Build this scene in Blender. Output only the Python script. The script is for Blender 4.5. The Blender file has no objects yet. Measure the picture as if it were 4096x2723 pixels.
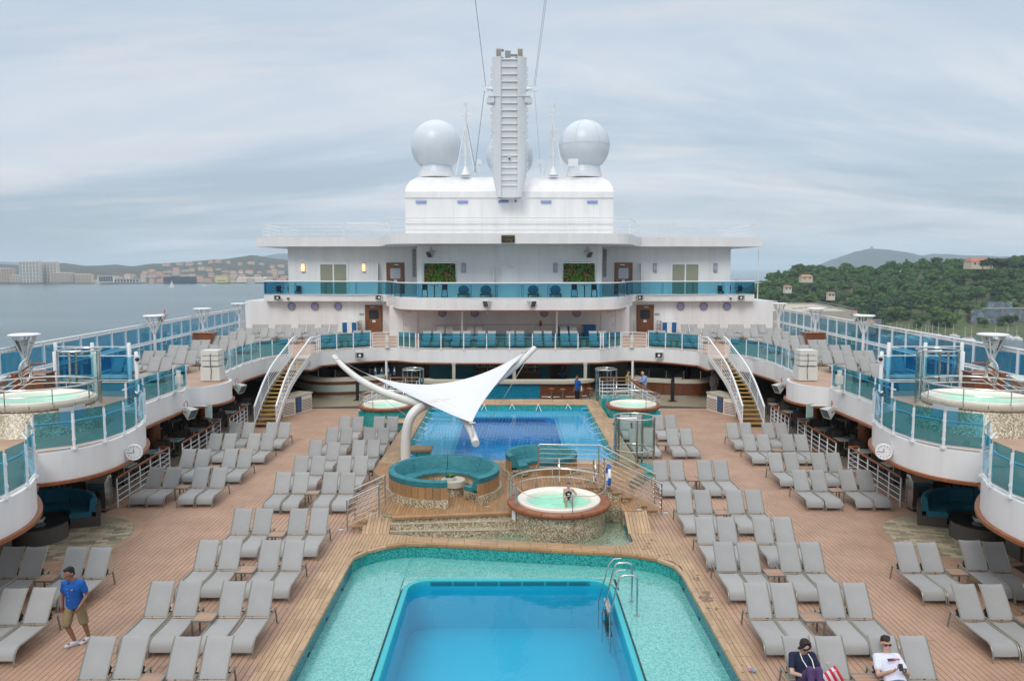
import bpy, math, random
from mathutils import Vector, Matrix
from math import radians as rad, sin, cos, pi
random.seed(7)
SC = bpy.context.scene
COL = SC.collection

# ---------------------------------------------------------------- camera
CAMH = 8.25
cam_d = bpy.data.cameras.new('camera')
cam_d.sensor_width = 23.2; cam_d.lens = 18.0
cam_d.clip_start = 0.1; cam_d.clip_end = 120000
cam = bpy.data.objects.new('camera', cam_d); COL.objects.link(cam)
cam.location = (0, 0, CAMH)
cam.rotation_euler = (pi/2 - math.atan(290.5/3178), 0, -math.atan(10/3178))
SC.camera = cam

# ---------------------------------------------------------------- world
SUN_EL, SUN_AZ = rad(46), rad(200)        # azimuth from +Y towards +X: behind the camera, a little to its left
wd = bpy.data.worlds.new('World'); SC.world = wd; wd.use_nodes = True
nt = wd.node_tree; nt.nodes.clear()
def wn(t, **k):
    n = nt.nodes.new(t)
    for a, b in k.items(): setattr(n, a, b)
    return n
def wl(a, b): nt.links.new(a, b)
def wmath(op, a, b=None, clamp=False):
    n = wn('ShaderNodeMath', operation=op, use_clamp=clamp)
    for i, x in enumerate((a, b)):
        if x is None: continue
        if isinstance(x, (int, float)): n.inputs[i].default_value = x
        else: wl(x, n.inputs[i])
    return n.outputs[0]
tc = wn('ShaderNodeTexCoord'); sep = wn('ShaderNodeSeparateXYZ'); wl(tc.outputs['Generated'], sep.inputs[0])
zz = wmath('MAXIMUM', sep.outputs[2], 0.0)
den = wmath('ADD', zz, 0.17)
cx = wmath('DIVIDE', sep.outputs[0], den); cy = wmath('DIVIDE', sep.outputs[1], den)
cmb = wn('ShaderNodeCombineXYZ'); wl(cx, cmb.inputs[0]); wl(cy, cmb.inputs[1])
def cloud(scale, sx, sy, off, detail, rough, lo, hi, dist=0.0):
    mp = wn('ShaderNodeMapping'); mp.inputs['Scale'].default_value = (sx, sy, 1); mp.inputs['Location'].default_value = (off, off*1.7, 3.1)
    mp.inputs['Rotation'].default_value = (0, 0, rad(9))
    wl(cmb.outputs[0], mp.inputs[0])
    nz = wn('ShaderNodeTexNoise'); nz.inputs['Scale'].default_value = scale; nz.inputs['Detail'].default_value = detail
    nz.inputs['Roughness'].default_value = rough; nz.inputs['Distortion'].default_value = dist
    wl(mp.outputs[0], nz.inputs['Vector'])
    mr = wn('ShaderNodeMapRange', interpolation_type='SMOOTHSTEP'); mr.inputs[1].default_value = lo; mr.inputs[2].default_value = hi
    wl(nz.outputs[0], mr.inputs[0]); return mr.outputs[0]
def wmix(f, a, b):
    m = wn('ShaderNodeMix', data_type='RGBA')
    if isinstance(f, (int, float)): m.inputs[0].default_value = f
    else: wl(f, m.inputs[0])
    for i, x in ((6, a), (7, b)):
        if isinstance(x, tuple): m.inputs[i].default_value = (*x, 1)
        else: wl(x, m.inputs[i])
    return m.outputs[2]
sky = wn('ShaderNodeTexSky', sky_type='NISHITA'); sky.sun_disc = False
sky.sun_elevation = SUN_EL; sky.sun_rotation = SUN_AZ; sky.dust_density = 3.0
nsk = wn('ShaderNodeVectorMath', operation='SCALE'); wl(sky.outputs[0], nsk.inputs[0]); nsk.inputs['Scale'].default_value = 0.10
ramp = wn('ShaderNodeValToRGB'); wl(zz, ramp.inputs[0])
er = ramp.color_ramp; er.elements[0].position = 0.0; er.elements[0].color = (.44, .53, .58, 1)
er.elements[1].position = 1.0; er.elements[1].color = (.98, 1.0, 1.05, 1)
for p, c in ((.05, (.45, .545, .61)), (.12, (.50, .615, .73)), (.22, (.58, .69, .81)), (.32, (.70, .78, .88))):
    e = er.elements.new(p); e.color = (*c, 1)
base = wmix(0.10, ramp.outputs[0], nsk.outputs[0])
c1 = cloud(0.62, .62, 1.15, 1.3, 8, .58, .42, .66, .5)
c2 = cloud(1.5, .5, 1.3, 7.7, 8, .62, .48, .74, .6)
c3 = cloud(0.40, .5, 1.1, 12.1, 5, .5, .44, .70, .3)
s1 = wmix(wmath('MULTIPLY', c1, .85), base, (.82, .86, .92))
s2 = wmix(wmath('MULTIPLY', c2, .50), s1, (.95, .90, .86))
dk = wmix(wmath('MULTIPLY', c3, .42), s2, (.41, .52, .67))
up = wn('ShaderNodeMapRange', interpolation_type='SMOOTHSTEP'); up.inputs[1].default_value = .30; up.inputs[2].default_value = .95
wl(zz, up.inputs[0])
fin = wmix(wmath('MULTIPLY', up.outputs[0], .85), dk, (1.50, 1.55, 1.62))
bg = wn('ShaderNodeBackground'); wl(fin, bg.inputs[0]); bg.inputs[1].default_value = 1.0
out = wn('ShaderNodeOutputWorld'); wl(bg.outputs[0], out.inputs[0])

# ---------------------------------------------------------------- sun
sd = bpy.data.lights.new('sun', 'SUN'); sd.energy = 1.45; sd.angle = rad(24); sd.color = (1.0, .95, .885)
sun = bpy.data.objects.new('sun', sd); COL.objects.link(sun)
sv = Vector((sin(SUN_AZ)*cos(SUN_EL), cos(SUN_AZ)*cos(SUN_EL), sin(SUN_EL)))
sun.rotation_euler = sv.to_track_quat('Z', 'Y').to_euler()

vs = SC.view_settings; vs.view_transform = 'Standard'; vs.look = 'None'; vs.exposure = -0.02; vs.gamma = 1
vs.use_curve_mapping = False
SC.render.engine = 'CYCLES'
cy_ = SC.cycles; cy_.use_denoising = True; cy_.max_bounces = 8; cy_.diffuse_bounces = 4; cy_.glossy_bounces = 3
cy_.transmission_bounces = 4; cy_.transparent_max_bounces = 24; cy_.volume_bounces = 1
cy_.caustics_reflective = False; cy_.caustics_refractive = False; cy_.sample_clamp_indirect = 4

# ================================================================= helpers
def new_mat(name):
    m = bpy.data.materials.new(name); m.use_nodes = True
    t = m.node_tree; b = t.nodes['Principled BSDF']; return m, t, b
def nd(t, ty, **k):
    n = t.nodes.new(ty)
    for a, b in k.items(): setattr(n, a, b)
    return n
def coords(t, scale=(1, 1, 1), kind='Object', rot=0):
    c = nd(t, 'ShaderNodeTexCoord'); m = nd(t, 'ShaderNodeMapping')
    m.inputs['Scale'].default_value = scale; m.inputs['Rotation'].default_value = (0, 0, rot)
    t.links.new(c.outputs[kind], m.inputs[0]); return m.outputs[0]
def world_coords(t, scale=(1, 1, 1)):
    g = nd(t, 'ShaderNodeNewGeometry'); m = nd(t, 'ShaderNodeMapping'); m.inputs['Scale'].default_value = scale
    t.links.new(g.outputs['Position'], m.inputs[0]); return m.outputs[0]
def noise(t, vec, scale, detail=4, rough=.55):
    n = nd(t, 'ShaderNodeTexNoise'); n.inputs['Scale'].default_value = scale; n.inputs['Detail'].default_value = detail
    n.inputs['Roughness'].default_value = rough; t.links.new(vec, n.inputs['Vector']); return n.outputs[0]
def mrange(t, v, a, b, c=0., d=1., smooth=False):
    n = nd(t, 'ShaderNodeMapRange')
    if smooth: n.interpolation_type = 'SMOOTHSTEP'
    for i, x in enumerate((a, b, c, d)): n.inputs[i+1].default_value = x
    t.links.new(v, n.inputs[0]); return n.outputs[0]
def mixc(t, f, a, b, mode='MIX'):
    n = nd(t, 'ShaderNodeMix', data_type='RGBA', blend_type=mode)
    if isinstance(f, (int, float)): n.inputs[0].default_value = f
    else: t.links.new(f, n.inputs[0])
    for i, x in ((6, a), (7, b)):
        if isinstance(x, (tuple, list)): n.inputs[i].default_value = (*x[:3], 1)
        else: t.links.new(x, n.inputs[i])
    return n.outputs[2]
def bump(t, b, h, strength=.2, dist=.01):
    n = nd(t, 'ShaderNodeBump'); n.inputs['Strength'].default_value = strength; n.inputs['Distance'].default_value = dist
    t.links.new(h, n.inputs['Height']); t.links.new(n.outputs[0], b.inputs['Normal'])
def M(name, col, rough=.5, metal=0., var=.0, vs=3., rand=0., bmp=0., bs=60., stretch=(1, 1, 1), alt=None, world=False, coat=0., rv=0.):
    """plain surface: base colour with broad mottling, a random step per object and a fine relief"""
    m, t, b = new_mat(name)
    b.inputs['Roughness'].default_value = rough; b.inputs['Metallic'].default_value = metal
    if coat: b.inputs['Coat Weight'].default_value = coat; b.inputs['Coat Roughness'].default_value = .15
    vec = world_coords(t, stretch) if world else coords(t, stretch)
    c = None
    if var or alt:
        f = mrange(t, noise(t, vec, vs, 6, .6), .3, .7)
        dk = alt if alt else tuple(x*(1-var) for x in col)
        c = mixc(t, f, dk, col)
    if rand:
        oi = nd(t, 'ShaderNodeObjectInfo')
        f = mrange(t, oi.outputs['Random'], 0, 1, 1-rand, 1+rand*.6)
        cc = nd(t, 'ShaderNodeCombineColor')
        for i in range(3): t.links.new(f, cc.inputs[i])
        c = mixc(t, 1.0, c if c is not None else col, cc.outputs[0], 'MULTIPLY')
    if c is None: b.inputs['Base Color'].default_value = (*col, 1)
    else: t.links.new(c, b.inputs['Base Color'])
    if rv: t.links.new(mrange(t, noise(t, vec, vs*2.3), .3, .7, rough-rv, rough+rv), b.inputs['Roughness'])
    if bmp: bump(t, b, noise(t, vec, bs, 3), bmp, .01)
    return m
def M_mosaic(name, cols, cell=.028, rough=.25, blotch=0.):
    """small square tiles, each its own colour"""
    m, t, b = new_mat(name); b.inputs['Roughness'].default_value = rough
    v = world_coords(t)
    sn = nd(t, 'ShaderNodeVectorMath', operation='SNAP'); t.links.new(v, sn.inputs[0]); sn.inputs[1].default_value = (cell,)*3
    wnz = nd(t, 'ShaderNodeTexWhiteNoise'); t.links.new(sn.outputs[0], wnz.inputs['Vector'])
    r = nd(t, 'ShaderNodeValToRGB'); r.color_ramp.interpolation = 'CONSTANT'
    el = r.color_ramp.elements; n = len(cols)
    el[0].color = (*cols[0], 1); el[0].position = 0
    el[1].color = (*cols[1], 1); el[1].position = 1/n
    for i in range(2, n): e = el.new(i/n); e.color = (*cols[i], 1)
    t.links.new(wnz.outputs[0], r.inputs[0]); c = r.outputs[0]
    if blotch:
        c = mixc(t, mrange(t, noise(t, v, 1.3, 4), .35, .7, 0, blotch), c, tuple(sum(k[i] for k in cols)/n*.8 for i in range(3)))
    t.links.new(c, b.inputs['Base Color'])
    return m
def M_wood(name, c1, c2, grain=(18, 1.2, 18), rough=.5, rand=.12, coat=0., world=True):
    m, t, b = new_mat(name); b.inputs['Roughness'].default_value = rough
    if coat: b.inputs['Coat Weight'].default_value = coat
    vec = world_coords(t, grain) if world else coords(t, grain)
    oi = nd(t, 'ShaderNodeObjectInfo')
    f = mrange(t, noise(t, vec, 2.2, 6, .65), .28, .72)
    c = mixc(t, f, c1, c2)
    cc = nd(t, 'ShaderNodeCombineColor'); g = mrange(t, oi.outputs['Random'], 0, 1, 1-rand, 1+rand)
    for i in range(3): t.links.new(g, cc.inputs[i])
    c = mixc(t, 1., c, cc.outputs[0], 'MULTIPLY')
    w = mrange(t, noise(t, world_coords(t), .9, 4), .35, .75, 1.0, .76)
    cw = nd(t, 'ShaderNodeCombineColor')
    for i in range(3): t.links.new(w, cw.inputs[i])
    c = mixc(t, 1., c, cw.outputs[0], 'MULTIPLY')
    t.links.new(c, b.inputs['Base Color'])
    bump(t, b, noise(t, vec, 3, 4), .12, .004)
    return m
def M_glass(name, col, gloss=(1, 1, 1), rough=.02, ior=1.5, bmp=0., bs=3.):
    """tinted sheet: what is behind shows through the tint, the sky is mirrored at a slant"""
    m = bpy.data.materials.new(name); m.use_nodes = True; t = m.node_tree; t.nodes.clear()
    tr = nd(t, 'ShaderNodeBsdfTransparent'); tr.inputs[0].default_value = (*col, 1)
    gl = nd(t, 'ShaderNodeBsdfGlossy'); gl.inputs[0].default_value = (*gloss, 1); gl.inputs[1].default_value = rough
    fr = nd(t, 'ShaderNodeFresnel'); fr.inputs[0].default_value = ior
    ge = nd(t, 'ShaderNodeNewGeometry'); fm = nd(t, 'ShaderNodeMath', operation='MULTIPLY'); inv = nd(t, 'ShaderNodeMath', operation='SUBTRACT')
    inv.inputs[0].default_value = 1.; t.links.new(ge.outputs['Backfacing'], inv.inputs[1])    # the mirror image comes from the outer face only
    t.links.new(fr.outputs[0], fm.inputs[0]); t.links.new(inv.outputs[0], fm.inputs[1])
    if bmp:
        bn = nd(t, 'ShaderNodeBump'); bn.inputs['Strength'].default_value = bmp; bn.inputs['Distance'].default_value = .05
        t.links.new(noise(t, world_coords(t), bs, 4), bn.inputs['Height'])
        t.links.new(bn.outputs[0], gl.inputs['Normal']); t.links.new(bn.outputs[0], fr.inputs['Normal'])
    mx = nd(t, 'ShaderNodeMixShader'); o = nd(t, 'ShaderNodeOutputMaterial')
    t.links.new(fm.outputs[0], mx.inputs[0]); t.links.new(tr.outputs[0], mx.inputs[1]); t.links.new(gl.outputs[0], mx.inputs[2])
    t.links.new(mx.outputs[0], o.inputs[0]); return m
def M_emit(name, col, s):
    m, t, b = new_mat(name); b.inputs['Base Color'].default_value = (*col, 1)
    b.inputs['Emission Color'].default_value = (*col, 1); b.inputs['Emission Strength'].default_value = s; return m

class MB:
    def __init__(s): s.v = []; s.f = []
    def add(s, vs, fs):
        k = len(s.v); s.v += [tuple(p) for p in vs]; s.f += [tuple(i+k for i in f) for f in fs]; return s
    def box(s, x0, y0, z0, x1, y1, z1):
        v = [(x0,y0,z0),(x1,y0,z0),(x1,y1,z0),(x0,y1,z0),(x0,y0,z1),(x1,y0,z1),(x1,y1,z1),(x0,y1,z1)]
        return s.add(v, [(3,2,1,0),(4,5,6,7),(0,1,5,4),(1,2,6,5),(2,3,7,6),(3,0,4,7)])
    def obox(s, c, size, rz=0, rx=0, ry=0):
        m = Matrix.Translation(c) @ Matrix.Rotation(rz,4,'Z') @ Matrix.Rotation(rx,4,'X') @ Matrix.Rotation(ry,4,'Y')
        a, b, h = (x/2 for x in size)
        v = [m @ Vector(p) for p in ((-a,-b,-h),(a,-b,-h),(a,b,-h),(-a,b,-h),(-a,-b,h),(a,-b,h),(a,b,h),(-a,b,h))]
        return s.add(v, [(3,2,1,0),(4,5,6,7),(0,1,5,4),(1,2,6,5),(2,3,7,6),(3,0,4,7)])
    def prism(s, poly, z0, z1, bottom=True):
        n = len(poly)
        if sum(poly[i][0]*poly[(i+1)%n][1]-poly[(i+1)%n][0]*poly[i][1] for i in range(n)) < 0: poly = poly[::-1]
        v = [(x,y,z0) for x,y in poly]+[(x,y,z1) for x,y in poly]
        f = [tuple(range(n,2*n))] + ([tuple(range(n-1,-1,-1))] if bottom else [])
        return s.add(v, f+[(i,(i+1)%n,n+(i+1)%n,n+i) for i in range(n)])
    def ribbon(s, path, z0, z1, th, closed=False):
        """upright band along a plan path, th thick to the left of the direction of travel"""
        n = len(path); off = []
        for i in range(n):
            a = Vector(path[i-1] if (i or closed) else path[i]); b = Vector(path[(i+1)%n] if (i<n-1 or closed) else path[i])
            d = (b-a).normalized(); off.append((path[i][0]-d.y*th, path[i][1]+d.x*th))
        v = []
        for p, q in zip(path, off): v += [(*p,z0),(*p,z1),(*q,z1),(*q,z0)]
        f = []
        for i in range(n if closed else n-1):
            a, b = 4*i, 4*((i+1)%n)
            for k in range(4): f.append((a+k, a+(k+1)%4, b+(k+1)%4, b+k))
        if not closed: f += [(3,2,1,0), (4*n-4,4*n-3,4*n-2,4*n-1)]
        return s.add(v, f)
    def tube(s, pts, r, n=8, closed=False):
        pts = [Vector(p) for p in pts]; m = len(pts)
        rs = r if isinstance(r, (list, tuple)) else [r]*m
        tan = []
        for i in range(m):
            a = pts[i-1] if (i or closed) else pts[i]; b = pts[(i+1)%m] if (i<m-1 or closed) else pts[i]
            tan.append((b-a).normalized())
        u = tan[0].orthogonal().normalized(); v = []; f = []
        for i in range(m):
            u = (u - tan[i]*u.dot(tan[i])).normalized(); w = tan[i].cross(u)
            for k in range(n):
                a = 2*pi*k/n; v.append(pts[i]+(u*cos(a)+w*sin(a))*rs[i])
        for i in range(m if closed else m-1):
            j = (i+1)%m
            for k in range(n): f.append((i*n+k, i*n+(k+1)%n, j*n+(k+1)%n, j*n+k))
        if not closed: f += [tuple(range(n-1,-1,-1)), tuple(range((m-1)*n, m*n))]
        return s.add(v, f)
    def lathe(s, prof, n=32, c=(0,0), a0=0., a1=2*pi, closed_prof=False):
        full = abs(a1-a0-2*pi) < 1e-6; k = n if full else n+1; m = len(prof); v = []; f = []
        for i in range(k):
            a = a0+(a1-a0)*i/n
            for r, z in prof: v.append((c[0]+r*cos(a), c[1]+r*sin(a), z))
        for i in range(n):
            j = (i+1)%k
            for q in range(m if closed_prof else m-1):
                q2 = (q+1)%m; f.append((i*m+q, j*m+q, j*m+q2, i*m+q2))
        if closed_prof and not full: f += [tuple(range(m-1,-1,-1)), tuple(range((k-1)*m, k*m))]
        return s.add(v, f)
    def ball(s, c, r, nu=16, nv=10, m=None):
        r = (r,r,r) if isinstance(r,(int,float)) else r; v = []; f = []
        for j in range(1, nv):
            p = pi*j/nv
            for i in range(nu):
                a = 2*pi*i/nu; q = Vector((r[0]*sin(p)*cos(a), r[1]*sin(p)*sin(a), r[2]*cos(p)))
                if m: q = m @ q
                v.append(q+Vector(c))
        t_, b_ = Vector((0,0,r[2])), Vector((0,0,-r[2]))
        if m: t_, b_ = m @ t_, m @ b_
        v += [t_+Vector(c), b_+Vector(c)]; T = len(v)-2
        for j in range(nv-2):
            for i in range(nu): f.append((j*nu+i, (j+1)*nu+i, (j+1)*nu+(i+1)%nu, j*nu+(i+1)%nu))
        for i in range(nu): f += [(T, i, (i+1)%nu), (T+1, (nv-2)*nu+(i+1)%nu, (nv-2)*nu+i)]
        return s.add(v, f)
    def grid(s, rows):
        m = len(rows[0]); v = [p for r in rows for p in r]
        return s.add(v, [(i*m+k, i*m+k+1, (i+1)*m+k+1, (i+1)*m+k) for i in range(len(rows)-1) for k in range(m-1)])

ORI = {}
def mesh_of(name, mb, mat, origin=(0,0,0), smooth=False):
    me = bpy.data.meshes.new(name)
    ox, oy, oz = origin
    me.from_pydata([(x-ox,y-oy,z-oz) for x,y,z in mb.v], [], mb.f)
    if mat: me.materials.append(mat)
    if smooth:
        me.polygons.foreach_set('use_smooth', [True]*len(me.polygons))
        try: me.set_sharp_from_angle(angle=rad(42))
        except Exception: pass
    me.update(); return me
def obj(name, mb, mat, parent=None, smooth=False, origin=None, label=None):
    """one mesh object; under a parent its vertices are given in the world and moved to the parent's frame"""
    o0 = origin if origin is not None else (ORI.get(parent.name, (0,0,0)) if parent else (0,0,0))
    o = bpy.data.objects.new(name, mesh_of(name, mb, mat, o0, smooth)); COL.objects.link(o)
    if parent: o.parent = parent; ORI[o.name] = o0
    elif origin is not None: o.location = origin; ORI[o.name] = tuple(origin)
    if label: o['label'] = label
    return o
def thing(name, label, cat, loc=(0,0,0), rz=0, group=None):
    o = bpy.data.objects.new(name, None); COL.objects.link(o); o.location = loc; o.rotation_euler = (0,0,rz)
    o.empty_display_size = .2; ORI[o.name] = tuple(loc)
    return tag(o, label, cat, group)
def tag(o, label, cat, group=None):
    o['label'] = label; o['category'] = cat
    if group: o['group'] = group
    return o
def struct(o): o['kind'] = 'structure'; return o
def stuff(o): o['kind'] = 'stuff'; return o
def copy_tree(src, loc=None, rz=None, label=None, group=None, parent=None):
    c = src.copy(); COL.objects.link(c)
    if parent: c.parent = parent
    if loc is not None: c.location = loc
    if rz is not None: c.rotation_euler = (0,0,rz)
    if label: c['label'] = label
    if group: c['group'] = group
    for ch in src.children: copy_tree(ch, parent=c)
    return c
def clip(poly, conv):
    """part of a convex polygon that lies inside the convex, counter-clockwise polygon conv"""
    out = poly
    for i in range(len(conv)):
        a, b = conv[i], conv[(i+1)%len(conv)]; inp, out = out, []
        def sd_(p): return (b[0]-a[0])*(p[1]-a[1])-(b[1]-a[1])*(p[0]-a[0])
        for k in range(len(inp)):
            p, q = inp[k-1], inp[k]; sp, sq = sd_(p), sd_(q)
            if (sp >= 0) != (sq >= 0):
                w = sp/(sp-sq); out.append((p[0]+(q[0]-p[0])*w, p[1]+(q[1]-p[1])*w))
            if sq >= 0: out.append(q)
        if not out: return []
    return out
def area(p): return abs(sum(p[i][0]*p[(i+1)%len(p)][1]-p[(i+1)%len(p)][0]*p[i][1] for i in range(len(p))))/2
def ccw(p): return p if sum(p[i][0]*p[(i+1)%len(p)][1]-p[(i+1)%len(p)][0]*p[i][1] for i in range(len(p))) > 0 else p[::-1]
def lay(conv, w, l, gap, z0, z1, ang=0., stagger=.5, jit=0., ox=0., oy=0.):
    """boards w wide and l long (running along ang) laid over a convex area; returns the clipped boards"""
    conv = ccw(conv); res = []; ca, sa = cos(ang), sin(ang)
    def to(p): return (p[0]*ca+p[1]*sa, -p[0]*sa+p[1]*ca)
    def fr(p): return (p[0]*ca-p[1]*sa, p[0]*sa+p[1]*ca)
    L = [to(p) for p in conv]
    u0, u1 = min(p[0] for p in L), max(p[0] for p in L); v0, v1 = min(p[1] for p in L), max(p[1] for p in L)
    k = math.floor((v0-oy)/w)
    while oy+k*w < v1:
        y0 = oy+k*w; sh = ((k*stagger) % 1)*l + (random.uniform(-jit, jit) if jit else 0)
        j = math.floor((u0-ox-sh)/l)
        while ox+sh+j*l < u1:
            x0 = ox+sh+j*l
            r = clip([(x0+gap/2,y0+gap/2),(x0+l-gap/2,y0+gap/2),(x0+l-gap/2,y0+w-gap/2),(x0+gap/2,y0+w-gap/2)], L)
            if len(r) > 2 and area(r) > w*l*.02: res.append([fr(p) for p in r])
            j += 1
        k += 1
    return res
def place_boards(name, polys, z0, z1, mat, parent, limit=280, restname='boards', dz=.0):
    """the boards nearest the camera become parts of their own, the rest one part"""
    polys = sorted(polys, key=lambda p: sum(q[1] for q in p)/len(p)+abs(sum(q[0] for q in p)/len(p))*.3)
    for p in polys[:limit]:
        h = random.uniform(-dz, dz)
        obj(name, MB().prism(p, z0, z1+h, False), mat, parent)
    if polys[limit:]:
        mb = MB()
        for p in polys[limit:]: mb.prism(p, z0, z1+random.uniform(-dz, dz), False)
        stuff(obj(restname, mb, mat, parent))
def resample(path, step):
    P = [Vector(p) for p in path]; L = [0]
    for a, b in zip(P, P[1:]): L.append(L[-1]+(b-a).length)
    n = max(1, round(L[-1]/step)); res = []
    for i in range(n+1):
        d = L[-1]*i/n
        for k in range(len(P)-1):
            if d <= L[k+1]+1e-9:
                w = (d-L[k])/max(1e-9, L[k+1]-L[k]); res.append(P[k].lerp(P[k+1], w)); break
    return res
def smooth_path(path, it=2):
    P = [Vector(p) for p in path]
    for _ in range(it):
        Q = [P[0]]
        for a, b in zip(P, P[1:]): Q += [a.lerp(b, .25), a.lerp(b, .75)]
        Q.append(P[-1]); P = Q
    return [tuple(p) for p in P]
ORD = ['first','second','third','fourth','fifth','sixth','seventh','eighth','ninth','tenth','eleventh','twelfth']
def mir(path, s): return [(s*x, y) for x, y in path]

# ================================================================= materials
WHITE = M('white_ship_paint', (.81,.805,.80), .38, alt=(.71,.705,.70), vs=.9, stretch=(1.6,1.6,.22), world=True, bmp=.06, bs=.8)
WHITE2 = M('white_tube_paint', (.78,.79,.80), .3, var=.04)
CREAM = M('cream_stone_top', (.52,.47,.38), .4, var=.12, vs=6)
STEEL = M('brushed_stainless', (.62,.61,.58), .22, 1., var=.12, vs=9)
BRONZE = M('taupe_aluminium_frame', (.27,.255,.215), .38, .35, var=.12)
SLING = M('grey_mesh_sling', (.330,.327,.322), .75, var=.10, vs=2.2, rand=.07, bmp=.25, bs=260)
BLACK = M('black_metal', (.012,.012,.013), .4)
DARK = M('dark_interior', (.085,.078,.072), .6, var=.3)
GREYW = M('grey_interior_panel', (.30,.30,.31), .5, var=.1)
PLANK = M_wood('salmon_deck_plank', (.385,.232,.155), (.460,.290,.200), (6,.7,6), .55, .09)
CAULK = M('black_deck_caulk', (.035,.033,.032), .7)
TEAK = M_wood('pale_teak', (.37,.235,.130), (.52,.355,.215), (7,.9,7), .5, .13)
TEAKX = M_wood('pale_teak_cross', (.37,.235,.130), (.52,.355,.215), (.9,7,7), .5, .13)
TEAKB = M_wood('oiled_teak_board', (.29,.150,.062), (.43,.245,.112), (7,.9,7), .45, .12)
VARN = M_wood('varnished_red_teak', (.21,.060,.018), (.33,.112,.034), (3,3,3), .42, .08)
MAHOG = M_wood('dark_mahogany_panel', (.10,.030,.012), (.19,.062,.024), (2,2,9), .3, .08, coat=.4)
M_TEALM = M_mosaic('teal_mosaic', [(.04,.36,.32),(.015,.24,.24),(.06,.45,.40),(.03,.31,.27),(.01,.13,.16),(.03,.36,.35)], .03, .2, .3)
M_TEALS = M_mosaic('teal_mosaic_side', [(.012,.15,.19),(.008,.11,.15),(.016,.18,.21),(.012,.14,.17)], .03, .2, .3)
M_AQUA = M_mosaic('pale_aqua_mosaic', [(.21,.46,.42),(.28,.52,.47),(.16,.40,.38),(.34,.56,.50),(.13,.36,.35),(.24,.49,.44)], .034, .2, .15)
M_SAND = M_mosaic('sand_mosaic', [(.42,.33,.20),(.24,.19,.12),(.55,.47,.33),(.15,.13,.09),(.36,.29,.17),(.62,.57,.45),(.29,.25,.18)], .034, .3, .1)
POOLBLUE = M('pool_blue_paint', (.008,.38,.54), .35, var=.06, vs=.6)
POOLLIP = M('pale_blue_lip', (.03,.42,.48), .3, var=.05)
NETB = M('blue_net_cord', (.02,.27,.80), .6)
WATER = M_glass('pool_water', (.80,.965,.975), rough=.015, ior=1.33, bmp=.12, bs=2.2)
WATER2 = M_glass('deep_pool_water', (.66,.94,.985), rough=.02, ior=1.33, bmp=.30, bs=1.1)
TUBW = M_glass('spa_water', (.72,.96,.88), rough=.03, ior=1.33, bmp=.35, bs=9)
TUBIN = M('spa_shell_aqua', (.66,.84,.76), .3)
SHELL = M('ivory_spa_shell', (.78,.75,.66), .28)
GL_TEAL = M_glass('teal_glass', (.35,.69,.80), ior=1.4)
GL_BLUE = M_glass('blue_glass', (.34,.67,.80), ior=1.38)
GL_DARK = M_glass('petrol_glass', (.42,.70,.79), ior=1.4)
GL_DEEP = M_glass('deep_blue_glass', (.48,.78,.91), ior=1.4)
GL_CLEAR = M_glass('clear_glass', (.93,.965,.96), ior=1.35)
GL_WIN = M('window_glass_dark', (.02,.03,.04), .05)
CUSH = M('teal_woven_cushion', (.014,.125,.155), .7, alt=(.03,.22,.25), vs=4, bmp=.3, bs=90, stretch=(1,1,5))
CUSH2 = M('deep_teal_cushion', (.010,.16,.25), .75, var=.15, bmp=.25, bs=90)
WICK = M('brown_wicker', (.085,.072,.062), .6, var=.3, vs=40, bmp=.5, bs=120)
TINT = M('tan_tile', (.40,.345,.24), .45, rand=.48, var=.12, vs=8)
DOORW = M_wood('brown_door_wood', (.16,.055,.02), (.26,.095,.036), (4,4,1), .35, .05, coat=.3)
LILAC = M('lilac_lamp_lens', (.33,.33,.56), .25)
BLUELAMP = M('blue_lamp_cover', (.20,.30,.66), .3)
TOWEL = M('blue_towel', (.01,.13,.33), .9, var=.2, vs=20, bmp=.4)
YTREAD = M_wood('yellow_step_wood', (.30,.17,.035), (.42,.25,.06), (2,6,2), .5, .06)
SPKW = M('offwhite_speaker', (.66,.66,.61), .45, var=.04)
SPKG = M('grey_green_housing', (.46,.49,.46), .45)
RED = M('red_cable', (.55,.03,.015), .5)
GREEN = M('green_sign', (.01,.25,.09), .5)
BEIGE = M('beige_wall', (.40,.37,.31), .6, var=.1)
BTILE = M('blue_wall_tile', (.008,.20,.33), .25, rand=.12, var=.1, vs=5)
BTILE_W = M('blue_tile_wall', (.006,.16,.24), .3, var=.12, vs=3)
GROUT = M('blue_grout', (.05,.30,.42), .5)
SKYWHITE = M('white_dome_gelcoat', (.62,.67,.72), .35, var=.06, vs=.7)
GREYMAST = M('pale_grey_mast_paint', (.66,.68,.70), .45, var=.1, vs=.6, stretch=(1,1,.3), world=True)

D17, D18F, D18 = 2.98, 5.90, 6.08

# ================================================================= decks of the ship (setting)
hull = struct(obj('ship_hull', MB().prism([(-20.9,-40),(20.9,-40),(22.4,80),(20,120),(-20,120),(-22.4,80)], -38, -3.0), WHITE))

base = MB()
base.box(-21.5,8,-.3,-4.6,62,-.02); base.box(4.75,8,-.3,21.5,62,-.02)
base.box(-4.6,48.2,-.3,4.75,62,-.02); base.box(-4.6,28.2,-.3,4.75,33.0,-.02)
deck = struct(obj('main_deck', base, CAULK))

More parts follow.
